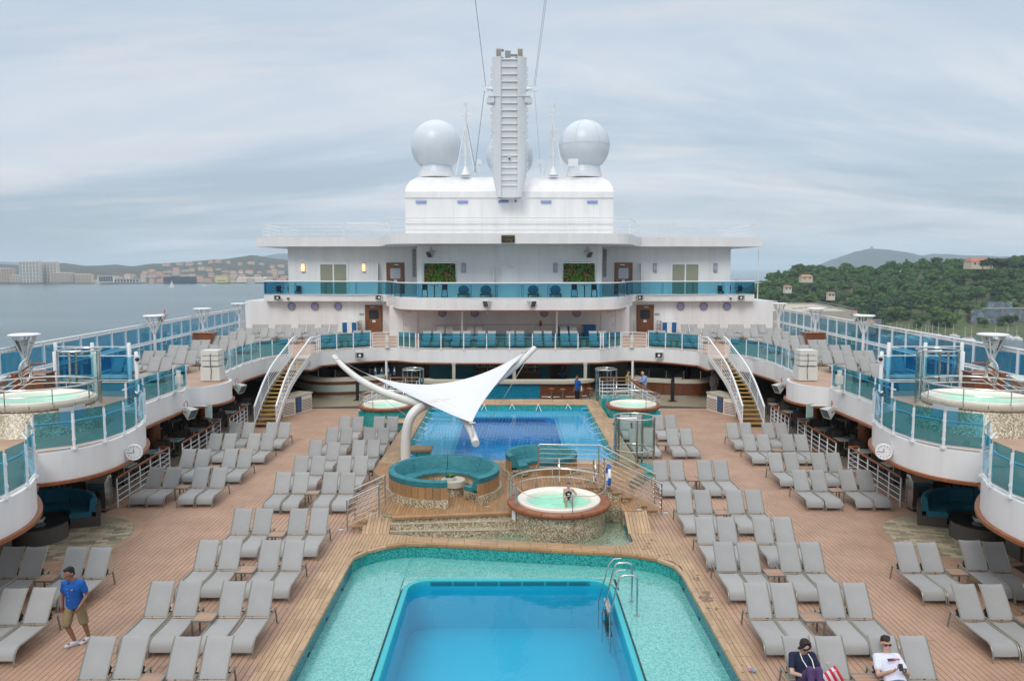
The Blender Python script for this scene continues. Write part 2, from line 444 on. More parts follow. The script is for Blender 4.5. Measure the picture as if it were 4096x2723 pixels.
def planks_for_side(s):
    P = []
    # the boards run fore and aft; the pool surround and the tiled floors take the rest
    areas = [[(5.55,10),(13.95,10),(13.95,46.3),(5.55,46.3)], [(5.18,10),(5.55,10),(5.55,31),(5.18,31)], [(4.45,23.9),(5.18,23.2),(5.18,30.0),(4.45,29.0)]]
    for a in areas:
        P += lay(mir(a, s), .135, 2.4, .013, 0, 0, pi/2, .37, .25)
    return P
pl = planks_for_side(-1)+planks_for_side(1)
place_boards('deck_plank', pl, -.03, 0, PLANK, deck, 296, 'deck_planks_far', .0012)

# tiled floor towards the bars and under the side decks
tf = M('tan_tile_floor', (.33,.285,.20), .4, alt=(.22,.185,.125), vs=2.5, stretch=(1.2,3,1), world=True)
mb = MB(); mb.prism([(-13.95,46.3),(-9,47.2),(-5.55,47.6),(-4.6,48.6),(4.75,48.6),(5.55,47.6),(9,47.2),(13.95,46.3),(20,46.3),(20,60),(-20,60),(-20,46.3)], -.02, .006)
struct(obj('tiled_bar_floor', mb, tf))
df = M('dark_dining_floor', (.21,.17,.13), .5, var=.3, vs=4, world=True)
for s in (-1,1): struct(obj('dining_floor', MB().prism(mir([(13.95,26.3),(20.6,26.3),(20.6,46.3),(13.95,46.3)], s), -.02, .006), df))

# round tiled patches of the side lounges
for s in (-1,1):
    C0 = (s*13.75, 23.75)
    n = 40
    ring = [(C0[0]+2.28*cos(2*pi*i/n), C0[1]+2.40*sin(2*pi*i/n)) for i in range(n)]
    bd = struct(obj('lounge_patch', MB().prism(ring, -.02, .006), PLANK))
    ell = [(C0[0]+2.02*cos(2*pi*i/n), C0[1]+2.14*sin(2*pi*i/n)) for i in range(n)]
    ell = [p for p in ell]
    grout = obj('grout', MB().prism(ell, -.01, .010), CAULK, bd)
    tiles = lay(ell, .165, .36, .008, 0, 0, rad(-18*s), .5)
    place_boards('tile', [t_ for t_ in tiles if abs(sum(p[0] for p in t_)/len(t_)) < 15.3], .0, .016, TINT, bd, 200, 'tiles')
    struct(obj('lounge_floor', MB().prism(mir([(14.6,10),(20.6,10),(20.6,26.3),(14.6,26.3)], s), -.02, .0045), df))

# ---- upper sun deck: outline of its inner edge (right half), from the stern bar forward
BACK = [(0,51.0),(3,51.0),(5.9,51.3),(6.8,51.9),(7.6,52.5),(8.9,52.3),(10.5,51.2),(11.95,49.7)]
LAND = [(12.0,47.7),(13.15,47.6)]
SIDE = [(13.25,47.5),(14.25,46.1),(14.55,43.3),(14.38,40.6),(14.2,38.2)]
SPK = [(13.3,37.7),(12.98,36.9),(13.05,35.9),(13.5,35.1),(14.1,34.7)]
SIDE2 = [(14.12,33.5),(14.15,31.8),(14.1,28.95)]
BUL1 = [(13.45,28.6),(12.8,27.7),(12.35,26.4),(12.15,24.9),(12.2,23.9),(12.42,23.15),(12.85,22.6),(13.5,22.2)]
BUL2 = [(13.1,21.3),(12.45,20.5),(11.95,19.7),(11.6,18.8),(11.5,18.0),(11.55,17.2),(11.9,15.8),(12.6,14.4),(13.6,13.6)]
BUL1s, BUL2s, SPKs = smooth_path(BUL1), smooth_path(BUL2), smooth_path(SPK)
BACKs = smooth_path(BACK[2:], 2); BACKs = BACK[:2]+BACKs
def outx(y): return 20.0+(y-31)*.045
inner = BACKs+LAND+SIDE+SPKs+SIDE2+BUL1s+BUL2s
ZB = 2.12
floor17 = M_wood('upper_deck_planks', (.40,.255,.175), (.47,.315,.225), (5,.6,5), .55, .05)
ud = None
for s in (-1,1):
    side = [p for p in inner if p[1] < 46.2]
    poly = mir(side+[(outx(13.6)+.5,13.6),(outx(46.1)+.5,46.1)], s)
    o = struct(obj('sun_deck', MB().prism(poly, ZB, D17), WHITE))
    obj('deck_boards', MB().prism(mir([(x+.13 if 13<y else x, y) for x,y in side]+[(outx(13.6)+.4,13.6),(outx(46.1)+.4,46.1)], s), D17-.01, D17+.006), floor17, o)
bk = [p for p in inner if p[1] >= 46.05]
poly = mir(bk, -1)[::-1]+bk[1:]+[(outx(46.1)+.5,46.1),(outx(66)+.6,66),(outx(66)+.6,72),(-outx(66)-.6,72),(-outx(66)-.6,66),(-outx(46.1)-.5,46.1)]
o = struct(obj('sun_deck', MB().prism(poly, ZB, D17), WHITE))
poly2 = [(x, y+.16) for x,y in mir(bk, -1)[::-1]+bk[1:]]+[(outx(46.1)+.4,46.2),(outx(66)+.5,66),(outx(66)+.5,70),(-outx(66)-.5,70),(-outx(66)-.5,66),(-outx(46.1)-.4,46.2)]
obj('deck_boards', MB().prism(poly2, D17-.01, D17+.006), floor17, o)
# timber trim under the edge and ceilings
for s in (-1,1):
    full = mir(inner, s)
    tr = MB().ribbon([(x+s*.05 if y<47 else x, y+(.05 if y>47 else 0)) for x,y in full], ZB-.075, ZB+.01, .16*(-1 if s<0 else 1)*(-1))
    struct(obj('edge_trim', tr, VARN))

# ---- balustrades of glass
def balustrade(label, path, z, step=1.15, h=1.02, glass=None, inset=.12, side=1, rail=True, gap=.05, top=1.05, pr=.028, cat='glass railing', group=None, rail_z=.80, midz=None, bottom=.10):
    P = resample(path, step); c = P[len(P)//2]
    t = thing('glass_balustrade', label, cat, (c.x, c.y, z), 0, group)
    for i, p in enumerate(P):
        m = MB(); m.obox((p.x,p.y,z+top/2),(pr*2,pr*2,top)); m.obox((p.x,p.y,z+.03),(.13,.13,.06))
        for q in (.28, .78): m.obox((p.x,p.y,z+top*q),(pr*2.7,pr*2.7,.07))
        obj('post', m, WHITE2, t)
    for a, b in zip(P, P[1:]):
        d = (b-a); L = d.length; d.normalize(); n = Vector((-d.y, d.x))*.0
        a2, b2 = a+d*gap, b-d*gap; mid = (a2+b2)/2; ang = math.atan2(d.y, d.x)
        obj('glass_panel', MB().obox((mid.x,mid.y,z+bottom+(h-bottom)/2+.04),((b2-a2).length,.014,h-bottom), ang), glass or GL_TEAL, t)
        obj('bottom_bar', MB().obox((mid.x,mid.y,z+.085),((b2-a2).length,.03,.025), ang), WHITE2, t)
    if rail:
        R = []
        for i, p in enumerate(P):
            a = P[max(0,i-1)]; b = P[min(len(P)-1,i+1)]; d = (b-a).normalized()
            R.append((p.x-d.y*inset*side, p.y+d.x*inset*side, z+rail_z))
        obj('handrail', MB().tube(R, .03, 8), WHITE2, t, True)
    return t
ZG = D17
balustrade('teal glass balustrade along the middle of the deck edge over the pool bar', mir(BACKs, -1)[::-1][:]+BACKs[1:] if False else [(-x,y) for x,y in BACK[2::-1]]+BACK[1:3], ZG, 1.45, side=1)
for s, w in ((-1,'left'),(1,'right')):
    p = mir([(9.15,52.15),(10.5,51.2),(11.9,49.75)], s)
    balustrade(f'short teal glass balustrade over the bar beside the {w} staircase', p if s > 0 else p[::-1], ZG, 1.1, side=1)
    p = mir([(6.1,51.42),(6.8,51.9),(7.35,52.35)], s)
    balustrade(f'narrow teal glass balustrade bend above the bar, {w} of centre', p if s > 0 else p[::-1], ZG, .62, side=1, rail=True)
    # white tube railing where the edge bends
    q = mir([(7.45,52.4),(8.2,52.62),(9.05,52.25)], s)
    t = thing('tube_railing', f'short white tube railing with a searchlight on the bar deck edge, {w} side', 'railing', (q[1][0], q[1][1], ZG))
    for k in range(5): obj('rail', MB().tube([(*v, ZG+.2+.2*k) for v in smooth_path(q,2)], .018 if k<4 else .026, 6), WHITE2, t, True)
    for v in (q[0], q[1], q[2]): obj('post', MB().tube([(*v, ZG),(*v, ZG+1.03)], .028, 8), WHITE2, t, True)
    t2 = thing('signal_lamp', f'small white signal lamp on the bar deck edge, {w} side', 'lamp', (q[1][0]-s*.1, q[1][1]-.22, ZG))
    x, y = q[1][0]-s*.1, q[1][1]-.22
    obj('pedestal', MB().lathe([(.16,ZG),(.16,ZG+.06),(.08,ZG+.08),(.08,ZG+.35)], 12, (x,y)), SPKW, t2, True)
    obj('head', MB().obox((x,y,ZG+.5),(.24,.2,.3)).obox((x,y,ZG+.75),(.13,.13,.22)), SPKW, t2)
    # side balustrades
    p = mir(SIDE, s); balustrade(f'tall row of teal glass balustrade panels forward of the {w} staircase', p if s < 0 else p, ZG, 1.18, side=s)
    p = mir([(14.15,34.5)]+SIDE2, s); balustrade(f'teal glass balustrade between speaker stack and upper hot tub, {w} side', p, ZG, 1.25, side=s)
    p = mir(smooth_path(BUL1,1), s); balustrade(f'curved teal glass balustrade round the upper hot tub balcony, {w} side', p, ZG, 1.02, side=s, h=1.1)
    p = mir(smooth_path(BUL2,1), s); balustrade(f'curved glass balustrade of the nearest round balcony, {w} edge of the picture', p, ZG, .95, side=s, h=1.1)

# ---- outboard windscreens
for s, w in ((-1,'left'),(1,'right')):
    ys = [18+1.62*i for i in range(29)]
    t = thing('windscreen', f'two-tier blue glass windscreen with white posts along the {w} ship side', 'windscreen', (s*20.4, 40, D17))
    for i, y in enumerate(ys):
        x = s*outx(y)
        m = MB().obox((x,y,D17+1.03),(.12,.09,2.06)); m.obox((x-s*.14,y,4.0),(.28,.04,.03))
        m.tube([(x-s*.05,y,3.75),(x-s*.3,y,3.75),(x-s*.3,y,3.98)], .016, 6)
        obj('post', m, WHITE2, t)
        if i < len(ys)-1:
            y1 = ys[i+1]; x1 = s*outx(y1); mx, my = (x+x1)/2, (y+y1)/2; a = math.atan2(y1-y, x1-x)
            obj('glass_panel', MB().obox((mx,my,4.48),(1.50,.014,.80), a), GL_BLUE, t)
            obj('glass_panel', MB().obox((mx,my,3.48),(1.50,.014,.78), a), GL_BLUE, t)
    xa, xb = s*outx(ys[0]), s*outx(ys[-1])
    for z, r, off in ((5.06,.045,0),(4.93,.03,.02),(4.03,.04,0),(3.93,.03,.02),(3.98,.04,-.3),(3.06,.035,0)):
        obj('rail', MB().tube([(xa+s*off,ys[0],z),(xb+s*off,ys[-1],z)], r, 8), WHITE2, t, True)

# ================================================================= after house (white superstructure behind the pool)
WY17, WY18 = 65.0, 66.2
house = MB()
house.box(-21.6,WY17,D17,-9.3,72,5.56); house.box(9.3,WY17,D17,21.6,72,5.56)
house.box(-9.3,61.5,D17,9.3,72,5.3)
house.box(-18.35,WY18,D18F,-6.9,76,9.95); house.box(6.9,WY18,D18F,18.35,76,9.95); house.box(-6.9,59.6,D18F,6.9,76,9.95)
hs = struct(obj('superstructure', house, WHITE))
# slab of the balcony deck with its wavy front
W18 = [(0,57.0),(5,57.1),(7.2,57.6),(8.4,58.8),(9.3,62.5),(9.8,64.2),(12,64.35),(19.85,64.4)]
W18s = [(0,57.0),(4.5,57.05)]+smooth_path([(5,57.1),(7.2,57.5),(8.3,58.8),(9.0,61.5),(9.9,64.2),(12,64.35)],2)+[(19.85,64.4)]
f18 = mir(W18s,-1)[::-1]+W18s[1:]
sl = MB().prism(f18+[(19.85,76),(-19.85,76)], 5.55, D18)
cen = [p for p in f18 if abs(p[0]) < 9.95]
sl.prism(cen, 5.22, 5.56)
struct(obj('balcony_slab', sl, WHITE))
struct(obj('balcony_trim', MB().ribbon([p for p in f18 if abs(p[0])<9.6], 5.15, 5.225, .15), VARN))
# petrol glass front of the balcony
def glass_front():
    t = thing('glass_balustrade', 'long petrol-blue glass balustrade of the upper balcony under the roof', 'glass railing', (0,57,D18))
    cen = [p for p in f18 if abs(p[0]) <= 9.9]
    for run, step in ((resample([(-19.8,64.4),(-9.9,64.2)],2.45),0),(resample(cen,1.9),0),(resample([(9.9,64.2),(19.8,64.4)],2.45),0),([Vector((-19.8,64.4)),Vector((-19.8,70))],0),([Vector((19.8,64.4)),Vector((19.8,70))],0)):
        for a, b in zip(run, run[1:]):
            d = b-a; ang = math.atan2(d.y,d.x); m = (a+b)/2
            obj('glass_panel', MB().obox((m.x,m.y,D18+.54),(d.length-.03,.016,1.02),ang), GL_DARK, t)
            obj('post', MB().obox((a.x-d.normalized().y*-.06,a.y+.08,D18+.5),(.16,.05,1.0),ang), GL_DEEP, t)
            obj('bottom_bar', MB().obox((m.x,m.y,D18+.015),(d.length,.05,.05),ang), WHITE2, t)
    pth = [(-19.8,70,D18+1.08)]+[(*p,D18+1.08) for p in [(-19.8,64.4)]+cen+[(19.8,64.4)]]+[(19.8,70,D18+1.08)]
    m = MB()
    obj('handrail', m.tube(pth, .05, 8), WHITE2, t, True)
glass_front()
# roof slab with wavy front
R19 = [(0,56.9),(4.5,57)]+smooth_path([(5.5,57.0),(8.2,57.3),(9.2,59.0),(9.8,62.5),(10.6,64.6)],2)+[(20.55,65.0)]
f19 = mir(R19,-1)[::-1]+R19[1:]
struct(obj('roof_slab', MB().prism(f19+[(20.55,78),(-20.55,78)], 9.96, 10.69), WHITE))
t = thing('roof_railing', 'thin white tube railing round the flat roof edge', 'railing', (0,57,10.69))
rp = resample([(-20.3,77)]+[(-20.3,65.2)]+[(x,y+.25) for x,y in f19[1:-1]]+[(20.3,65.2),(20.3,77)], 1.55)
for p in rp: obj('post', MB().tube([(p.x,p.y,10.69),(p.x,p.y,11.8)], .02, 5), WHITE2, t)
for k in range(4): obj('rail', MB().tube([(p.x,p.y,10.95+.285*k) for p in rp], .018 if k<3 else .03, 5), WHITE2, t)
for s in (-1,1):
    t = thing('roof_guard', f'small white rail enclosure on the flat roof, {"left" if s<0 else "right"} of the tower', 'railing', (s*11.2,60,10.69))
    for a in (9.6,10.4,11.2,12.0,12.8):
        for y in (62,64): obj('post', MB().tube([(s*a,y,10.69),(s*a,y,11.7)], .02, 5), WHITE2, t)
    for z in (11.2,11.7): obj('rail', MB().tube([(s*9.6,62,z),(s*12.8,62,z),(s*12.8,64,z),(s*9.6,64,z)], .02, 5, True), WHITE2, t)

# tower block with its rounded, sloping head
mb = MB(); W_ = 8.55
prof = [(66.0,10.6),(66.0,13.95),(65.9,13.97),(65.9,14.45),(66.4,14.9),(67.2,15.45),(68.4,15.9),(74,16.0)]
xs = []
rows = []
for i, (y, z) in enumerate(prof):
    k = max(0, (z-14.45)/1.55); w = W_-1.15*(1-math.sqrt(max(0,1-k*k))) if z>14.45 else W_
    rows.append([(-w,76,z),(-w,y,z),(-W_*.5,y,z),(0,y,z),(W_*.5,y,z),(w,y,z),(w,76,z)])
mb.grid(rows); top = rows[-1]; mb.add([top[0],top[1],top[5],top[6]], [(0,1,2,3)])
tw = struct(obj('tower_block', mb, WHITE, smooth=True))
SEAMP = M('seam_paint', (.62,.62,.63), .45)
for x in (-6.9,-4.6,-2.3,2.3,4.6,6.9): obj('plate_seam', MB().box(x-.012,65.992,10.7,x+.012,66.0,13.9), SEAMP, tw)
for x in (-17.2,-15.0,-12.7,12.7,15.0,17.2): obj('plate_seam', MB().box(x-.012,64.992,D17,x+.012,65.0,5.5), SEAMP, hs)
for x in (-16.6,-11.6,11.6,16.6): obj('plate_seam', MB().box(x-.012,66.192,D18F,x+.012,66.2,9.9), SEAMP, hs)
for x in (-6.5,-2.2,2.2,6.5): obj('plate_seam', MB().box(x-.012,59.592,D18F,x+.012,59.6,9.9), SEAMP, hs)

# ================================================================= pools and the island between them
def sweep(path, prof, closed=False, side=1):
    """profile (offset to the left of travel, height) swept along a plan path"""
    n = len(path); rows = []
    for i in range(n):
        a = Vector(path[i-1] if (i or closed) else path[i]); b = Vector(path[(i+1)%n] if (i<n-1 or closed) else path[i])
        d = (b-a).normalized(); nn = Vector((-d.y, d.x))*side
        rows.append([(path[i][0]+nn.x*o, path[i][1]+nn.y*o, z) for o, z in prof])
    if closed: rows.append(rows[0])
    return MB().grid(rows)
def rrect(x0, y0, x1, y1, r, k=6, only_top=True):
    p = [(x1, y0)]
    for i in range(k+1): a = (pi/2)*i/k; p.append((x1-r+r*cos(a), y1-r+r*sin(a)))
    for i in range(k+1): a = pi/2+(pi/2)*i/k; p.append((x0+r+r*cos(a), y1-r+r*sin(a)))
    return p+[(x0, y0)]
FP = [(-4.5,9.5),(4.68,9.5),(4.68,21.2),(4.5,21.65),(4.18,21.96),(3.75,22.19),(3.1,22.38),(-2.83,23.25),(-3.31,23.17),(-3.82,22.89),(-4.33,22.45),(-4.5,22.0)]
pool = struct(obj('front_pool', MB().ribbon(FP[2:-1], -.55, -.06, -.12), M_TEALM))
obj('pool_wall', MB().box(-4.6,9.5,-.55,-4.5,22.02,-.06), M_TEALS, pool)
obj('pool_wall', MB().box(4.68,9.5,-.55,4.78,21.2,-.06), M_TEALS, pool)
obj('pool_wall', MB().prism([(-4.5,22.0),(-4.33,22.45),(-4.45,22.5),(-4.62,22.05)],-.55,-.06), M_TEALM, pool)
PIN = rrect(-2.75,9.5,2.70,21.35,.6)
ledge = MB()
for r in ([(-4.52,9.5),(-2.95,9.5),(-2.95,23.3),(-4.52,23.3)],[(2.9,9.5),(4.7,9.5),(4.7,23.3),(2.9,23.3)],[(-2.95,21.5),(2.9,21.5),(2.9,23.3),(-2.95,23.3)]):
    ledge.prism(clip(ccw(r), ccw(FP)), -.6, -.42)
for sx in (-1,1):   # rounded corners of the ledge
    ledge.prism([(sx*2.97,21.52),(sx*2.97,20.7),(sx*2.80,21.2),(sx*2.3,21.52)], -.6, -.42)
obj('pool_ledge', ledge, M_AQUA, pool)
obj('pool_lip', sweep(PIN, [(-.15,-.43),(-.14,-.385),(-.11,-.365),(-.02,-.365),(0,-.38),(.005,-.42),(0,-.50)]), POOLLIP, pool, True)
obj('basin_wall', sweep(PIN, [(0,-.50),(0,-1.75)]), POOLBLUE, pool)
obj('basin_floor', MB().prism(PIN, -1.9, -1.75), POOLBLUE, pool)
SLOT = M('grille_shadow', (.01,.20,.27), .5)
for k in range(7):
    x0 = -2.2+k*.64
    for q in range(4): obj('grille_slot', MB().box(x0,21.325,-.428-q*.03,x0+.60,21.36,-.419-q*.03), SLOT, pool)
lw = MB()
for r in ([(-4.5,9.5),(-2.90,9.5),(-2.90,23.3),(-4.5,23.3)],[(2.85,9.5),(4.68,9.5),(4.68,23.3),(2.85,23.3)],[(-2.97,21.58),(2.92,21.58),(2.85,23.3),(-2.97,23.3)]):
    q = clip(ccw(r), ccw(FP)); lw.add([(x,y,-.375) for x,y in q], [tuple(range(len(q)))])
struct(obj('pool_water', lw, WATER))
struct(obj('pool_water', MB().add([(x,y,-.60) for x,y in PIN], [tuple(range(len(PIN)))]), WATER2))
for s_, xs in ((-1,-4.49),(1,4.67)):
    for y in (15.2,17.1,18.9,20.7): obj('inlet', MB().lathe([(.0,0),(.05,0),(.055,.01)],12).__class__().obox((xs,y,-.36),(.015,.13,.035)), BLACK, pool)

# timber surround of the front pool
sur = struct(obj('pool_surround', MB().prism([(-5.2,9.5),(-4.52,9.5),(-4.52,22.05),(-4.35,22.5),(-3.83,22.93),(-3.3,23.2),(-2.83,23.28),(3.1,22.41),(3.77,22.22),(4.2,22.0),(4.53,21.68),(4.70,21.2),(4.70,9.5),(5.17,9.5),(5.17,22.95),(5.0,23.5),(4.45,24.2),(3.75,24.2),(3.70,23.38),(3.45,23.06),(3.08,22.99),(-2.84,23.80),(-3.75,24.1),(-4.6,24.1),(-5.2,23.2)], -.3, .004), CAULK))
B_ = []
for a in ([(-5.2,9.5),(-4.56,9.5),(-4.56,22.05),(-5.2,23.2)], [(4.74,9.5),(5.17,9.5),(5.17,22.95),(4.74,21.25)]):
    B_ += lay(a, .105, .6, .010, 0, 0, pi/2, 0, 0, 0, 0 if a[0][0]<0 else .02)
for a in ([(-5.2,23.2),(-4.56,22.05),(-4.4,22.5),(-4.4,24.1),(-4.6,24.1)], [(-4.4,22.48),(-3.87,22.94),(-3.87,24.1),(-4.4,24.1)], [(-3.87,22.94),(-3.33,23.23),(-3.33,23.95),(-3.87,24.1)], [(-3.33,23.23),(-2.85,23.32),(-2.85,23.80),(-3.33,23.95)],
          [(4.74,21.25),(5.17,22.95),(5.0,23.5),(4.74,23.9)], [(4.6,21.65),(4.74,21.3),(4.74,23.9),(4.6,24.0)], [(4.2,22.02),(4.6,21.7),(4.6,24.0),(4.45,24.2),(4.2,24.2)], [(3.74,22.27),(4.2,22.04),(4.2,24.2),(3.74,24.2)], [(3.42,22.37),(3.74,22.27),(3.74,23.36),(3.42,23.02)], [(3.1,22.45),(3.42,22.37),(3.42,23.02),(3.1,22.98)]):
    B_ += lay(a, .105, .6, .010, 0, 0, pi/2, 0)
place_boards('teak_board', B_, -.02, .028, TEAK, sur, 240, 'teak_boards', .0015)
n = 12
for k in range(n):
    xa, xb = -2.85+(5.95)*k/n+.005, -2.85+(5.95)*(k+1)/n-.005
    def fy(x): return 23.32-.1467*(x+2.83)
    def by(x): return 23.80-.1419*(x+2.84)
    for q in range(5):
        a, b = q/5+.008, (q+1)/5-.008
        obj('teak_board', MB().prism([(xa,fy(xa)+(by(xa)-fy(xa))*a),(xb,fy(xb)+(by(xb)-fy(xb))*a),(xb,fy(xb)+(by(xb)-fy(xb))*b),(xa,fy(xa)+(by(xa)-fy(xa))*b)], -.02, .03), TEAKX, sur)
edge = [(-4.5,9.6),(-4.5,22.0),(-4.33,22.45),(-3.82,22.89),(-3.31,23.19),(-2.83,23.25),(3.1,22.38),(3.75,22.19),(4.18,21.96),(4.5,21.65),(4.68,21.2),(4.68,9.6)]
es = resample(edge, .62)
for a, b in zip(es, es[1:]):
    d = (b-a).normalized(); q0, q1 = a+d*.006, b-d*.006
    obj('coping_block', sweep([tuple(q0),tuple(q1)], [(.07,-.08),(.07,.028),(-.0,.03),(-.03,.015),(-.04,-.02),(-.03,-.07),(.07,-.08)]), TEAKB if abs(d.y)<.6 else TEAK, sur, True)

# sunken mosaic basin between the pools, with its steps
bas = struct(obj('mosaic_basin', MB().prism([(-3.8,24.15),(-2.84,23.77),(3.08,22.96),(3.47,23.01),(3.74,23.37),(3.74,26.2),(0,26.2),(-3.8,25.6)], -.4, -.12), M_SAND))
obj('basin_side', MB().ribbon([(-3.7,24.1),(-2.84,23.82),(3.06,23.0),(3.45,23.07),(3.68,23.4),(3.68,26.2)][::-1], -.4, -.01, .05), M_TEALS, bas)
obj('mosaic_step', MB().prism([(-3.72,24.06),(-.0,24.22),(.4,24.3),(.4,25.2),(-3.72,24.6)], -.2, .10), M_SAND, bas)
obj('mosaic_step', MB().prism([(-3.72,24.22),(-.0,24.55),(.4,24.6),(.4,25.2),(-3.72,24.6)], .0, .28), M_SAND, bas)
for z, p in ((.102,[(-3.72,24.05),(0,24.21)]),(.282,[(-3.72,24.21),(0,24.54)])):
    obj('step_edge', MB().ribbon(p, z-.02, z+.004, .03), CREAM, bas)
struct(obj('basin_water', MB().add([(x,y,-.06) for x,y in [(-3.0,23.85),(3.06,22.99),(3.44,23.06),(3.68,23.4),(3.68,26.1),(0,26.1),(-.2,24.1)]], [tuple(range(7))]), WATER))

# raised island, back pool body
PZ = .45
isl = struct(obj('pool_island', MB().prism([(-4.55,25.2),(-3.66,24.42),(.1,24.9),(.1,25.6),(3.66,25.6),(3.66,25.0),(4.3,25.0),(4.3,28.5),(5.2,30),(5.2,31.9),(-5.25,31.9),(-5.25,30),(-4.55,28.6)], -.1, PZ-.02), M_SAND))
B_ = []
for a in ([(-4.55,25.2),(-3.66,24.52),(.1,25.0),(.1,28.6),(-4.55,28.6)], [(.1,25.7),(3.66,25.7),(3.66,28.6),(.1,28.6)], [(3.66,25.0),(4.3,25.0),(4.3,28.5),(3.66,28.6)], [(-4.55,28.6),(4.3,28.6),(5.2,30),(5.2,31.2),(-5.25,31.2),(-5.25,30)]):
    B_ += lay(a, .108, 2.0, .010, 0, 0, pi/2, .33)
place_boards('teak_board', B_, PZ-.03, PZ, TEAKB, isl, 230, 'teak_boards', .0012)
fe = resample([(-3.70,24.38),(.1,24.88)], .95)
for a, b in zip(fe, fe[1:]):
    d = (b-a).normalized(); q0, q1 = a+d*.004, b-d*.004
    obj('coping_block', sweep([tuple(q0),tuple(q1)], [(.12,PZ-.10),(.12,PZ+.012),(.0,PZ+.014),(-.03,PZ-.01),(-.03,PZ-.08),(.12,PZ-.10)]), TEAKB, isl, True)
# ramps joining the surround and the island
for s, x0, x1 in ((-1,-4.6,-3.72),(1,3.70,4.42)):
    k = 0; x = x0
    while x < x1-.05:
        m = MB(); xe = min(x+.098, x1)
        yb = 25.05 if s > 0 else 24.9
        m.add([(x,24.05,.0),(xe,24.05,.0),(xe,yb,PZ-.1),(x,yb,PZ-.1),(x,24.05,.03),(xe,24.05,.03),(xe,yb,PZ+.002),(x,yb,PZ+.002)], [(3,2,1,0),(4,5,6,7),(0,1,5,4),(1,2,6,5),(2,3,7,6),(3,0,4,7)])
        obj('ramp_board', m, TEAK, isl); x += .108
# steps up to the island from both deck sides
def steps(label, xs, y0, y1, s):
    t = thing('pool_steps', label, 'steps', (xs[0][0], (y0+y1)/2, 0))
    for xa, xb, z, zb in xs:
        obj('riser_block', MB().box(min(xa,xb)+.05,y0+.04,zb,max(xa,xb)-.02,y1-.04,z-.045), M_SAND, t)
        for q in range(2):
            w = (max(xa,xb)-min(xa,xb)-.01)/2; x = min(xa,xb)+q*(w+.01)
            obj('tread_board', MB().box(x,y0,z-.045,x+w,y1,z), TEAKB, t)
steps('two teak treads climbing to the island on the left deck side', [(-5.0,-4.72,.16,0),(-4.78,-4.52,.31,0)], 24.35, 25.55, -1)
steps('two teak treads climbing to the island on the right deck side', [(4.98,4.55,.16,0),(4.62,4.30,.31,0)], 26.0, 27.2, 1)
steps('three wet teak treads climbing to the front hot tub', [(4.12,3.70,.60,PZ),(3.80,3.42,.75,PZ),(3.50,3.20,.88,PZ)], 26.02, 27.2, 1)

# stainless rails
def rail_set(label, posts, tops, n=5, cat='handrail'):
    """tops: polyline of the top bar; posts: (x,y,z_foot,z_top)"""
    t = thing('steel_handrail', label, cat, posts[0][:3])
    obj('top_bar', MB().tube(tops, .027, 8), STEEL, t, True)
    for x,y,a,b in posts: obj('post', MB().tube([(x,y,a),(x,y,b)], .024, 8), STEEL, t, True)
    for x,y,a,b in posts: obj('foot_plate', MB().lathe([(0,a+.012),(.06,a+.012),(.06,a)],12,(x,y)), STEEL, t)
    for k in range(1, n+1):
        f = k/(n+1)
        pts = [(x,y,z-(.98)*f) for x,y,z in tops]
        obj('bar', MB().tube(pts, .011, 6), STEEL, t, True)
    return t
for y, w in ((24.37,'nearer'),(25.59,'farther')):
    rail_set(f'{w} stainless handrail beside the left teak steps', [(-5.1,y,0,1.0),(-4.1,y+.05,PZ,PZ+1.0)], [(-5.1,y,1.0),(-4.1,y+.05,PZ+1.0)])
rail_set('nearer stainless handrail climbing to the front hot tub', [(5.1,26.05,0,1.05),(3.15,26.0,.9,1.95)], [(5.1,26.05,1.05),(3.1,26.0,2.0)])
rail_set('farther stainless handrail turning the corner behind the hot tub', [(5.1,27.3,0,1.05),(3.15,27.55,.9,1.98),(1.02,27.65,.9,2.0)], [(5.1,27.3,1.05),(3.2,27.55,2.02),(1.08,27.65,2.04),(1.02,27.65,1.98)])

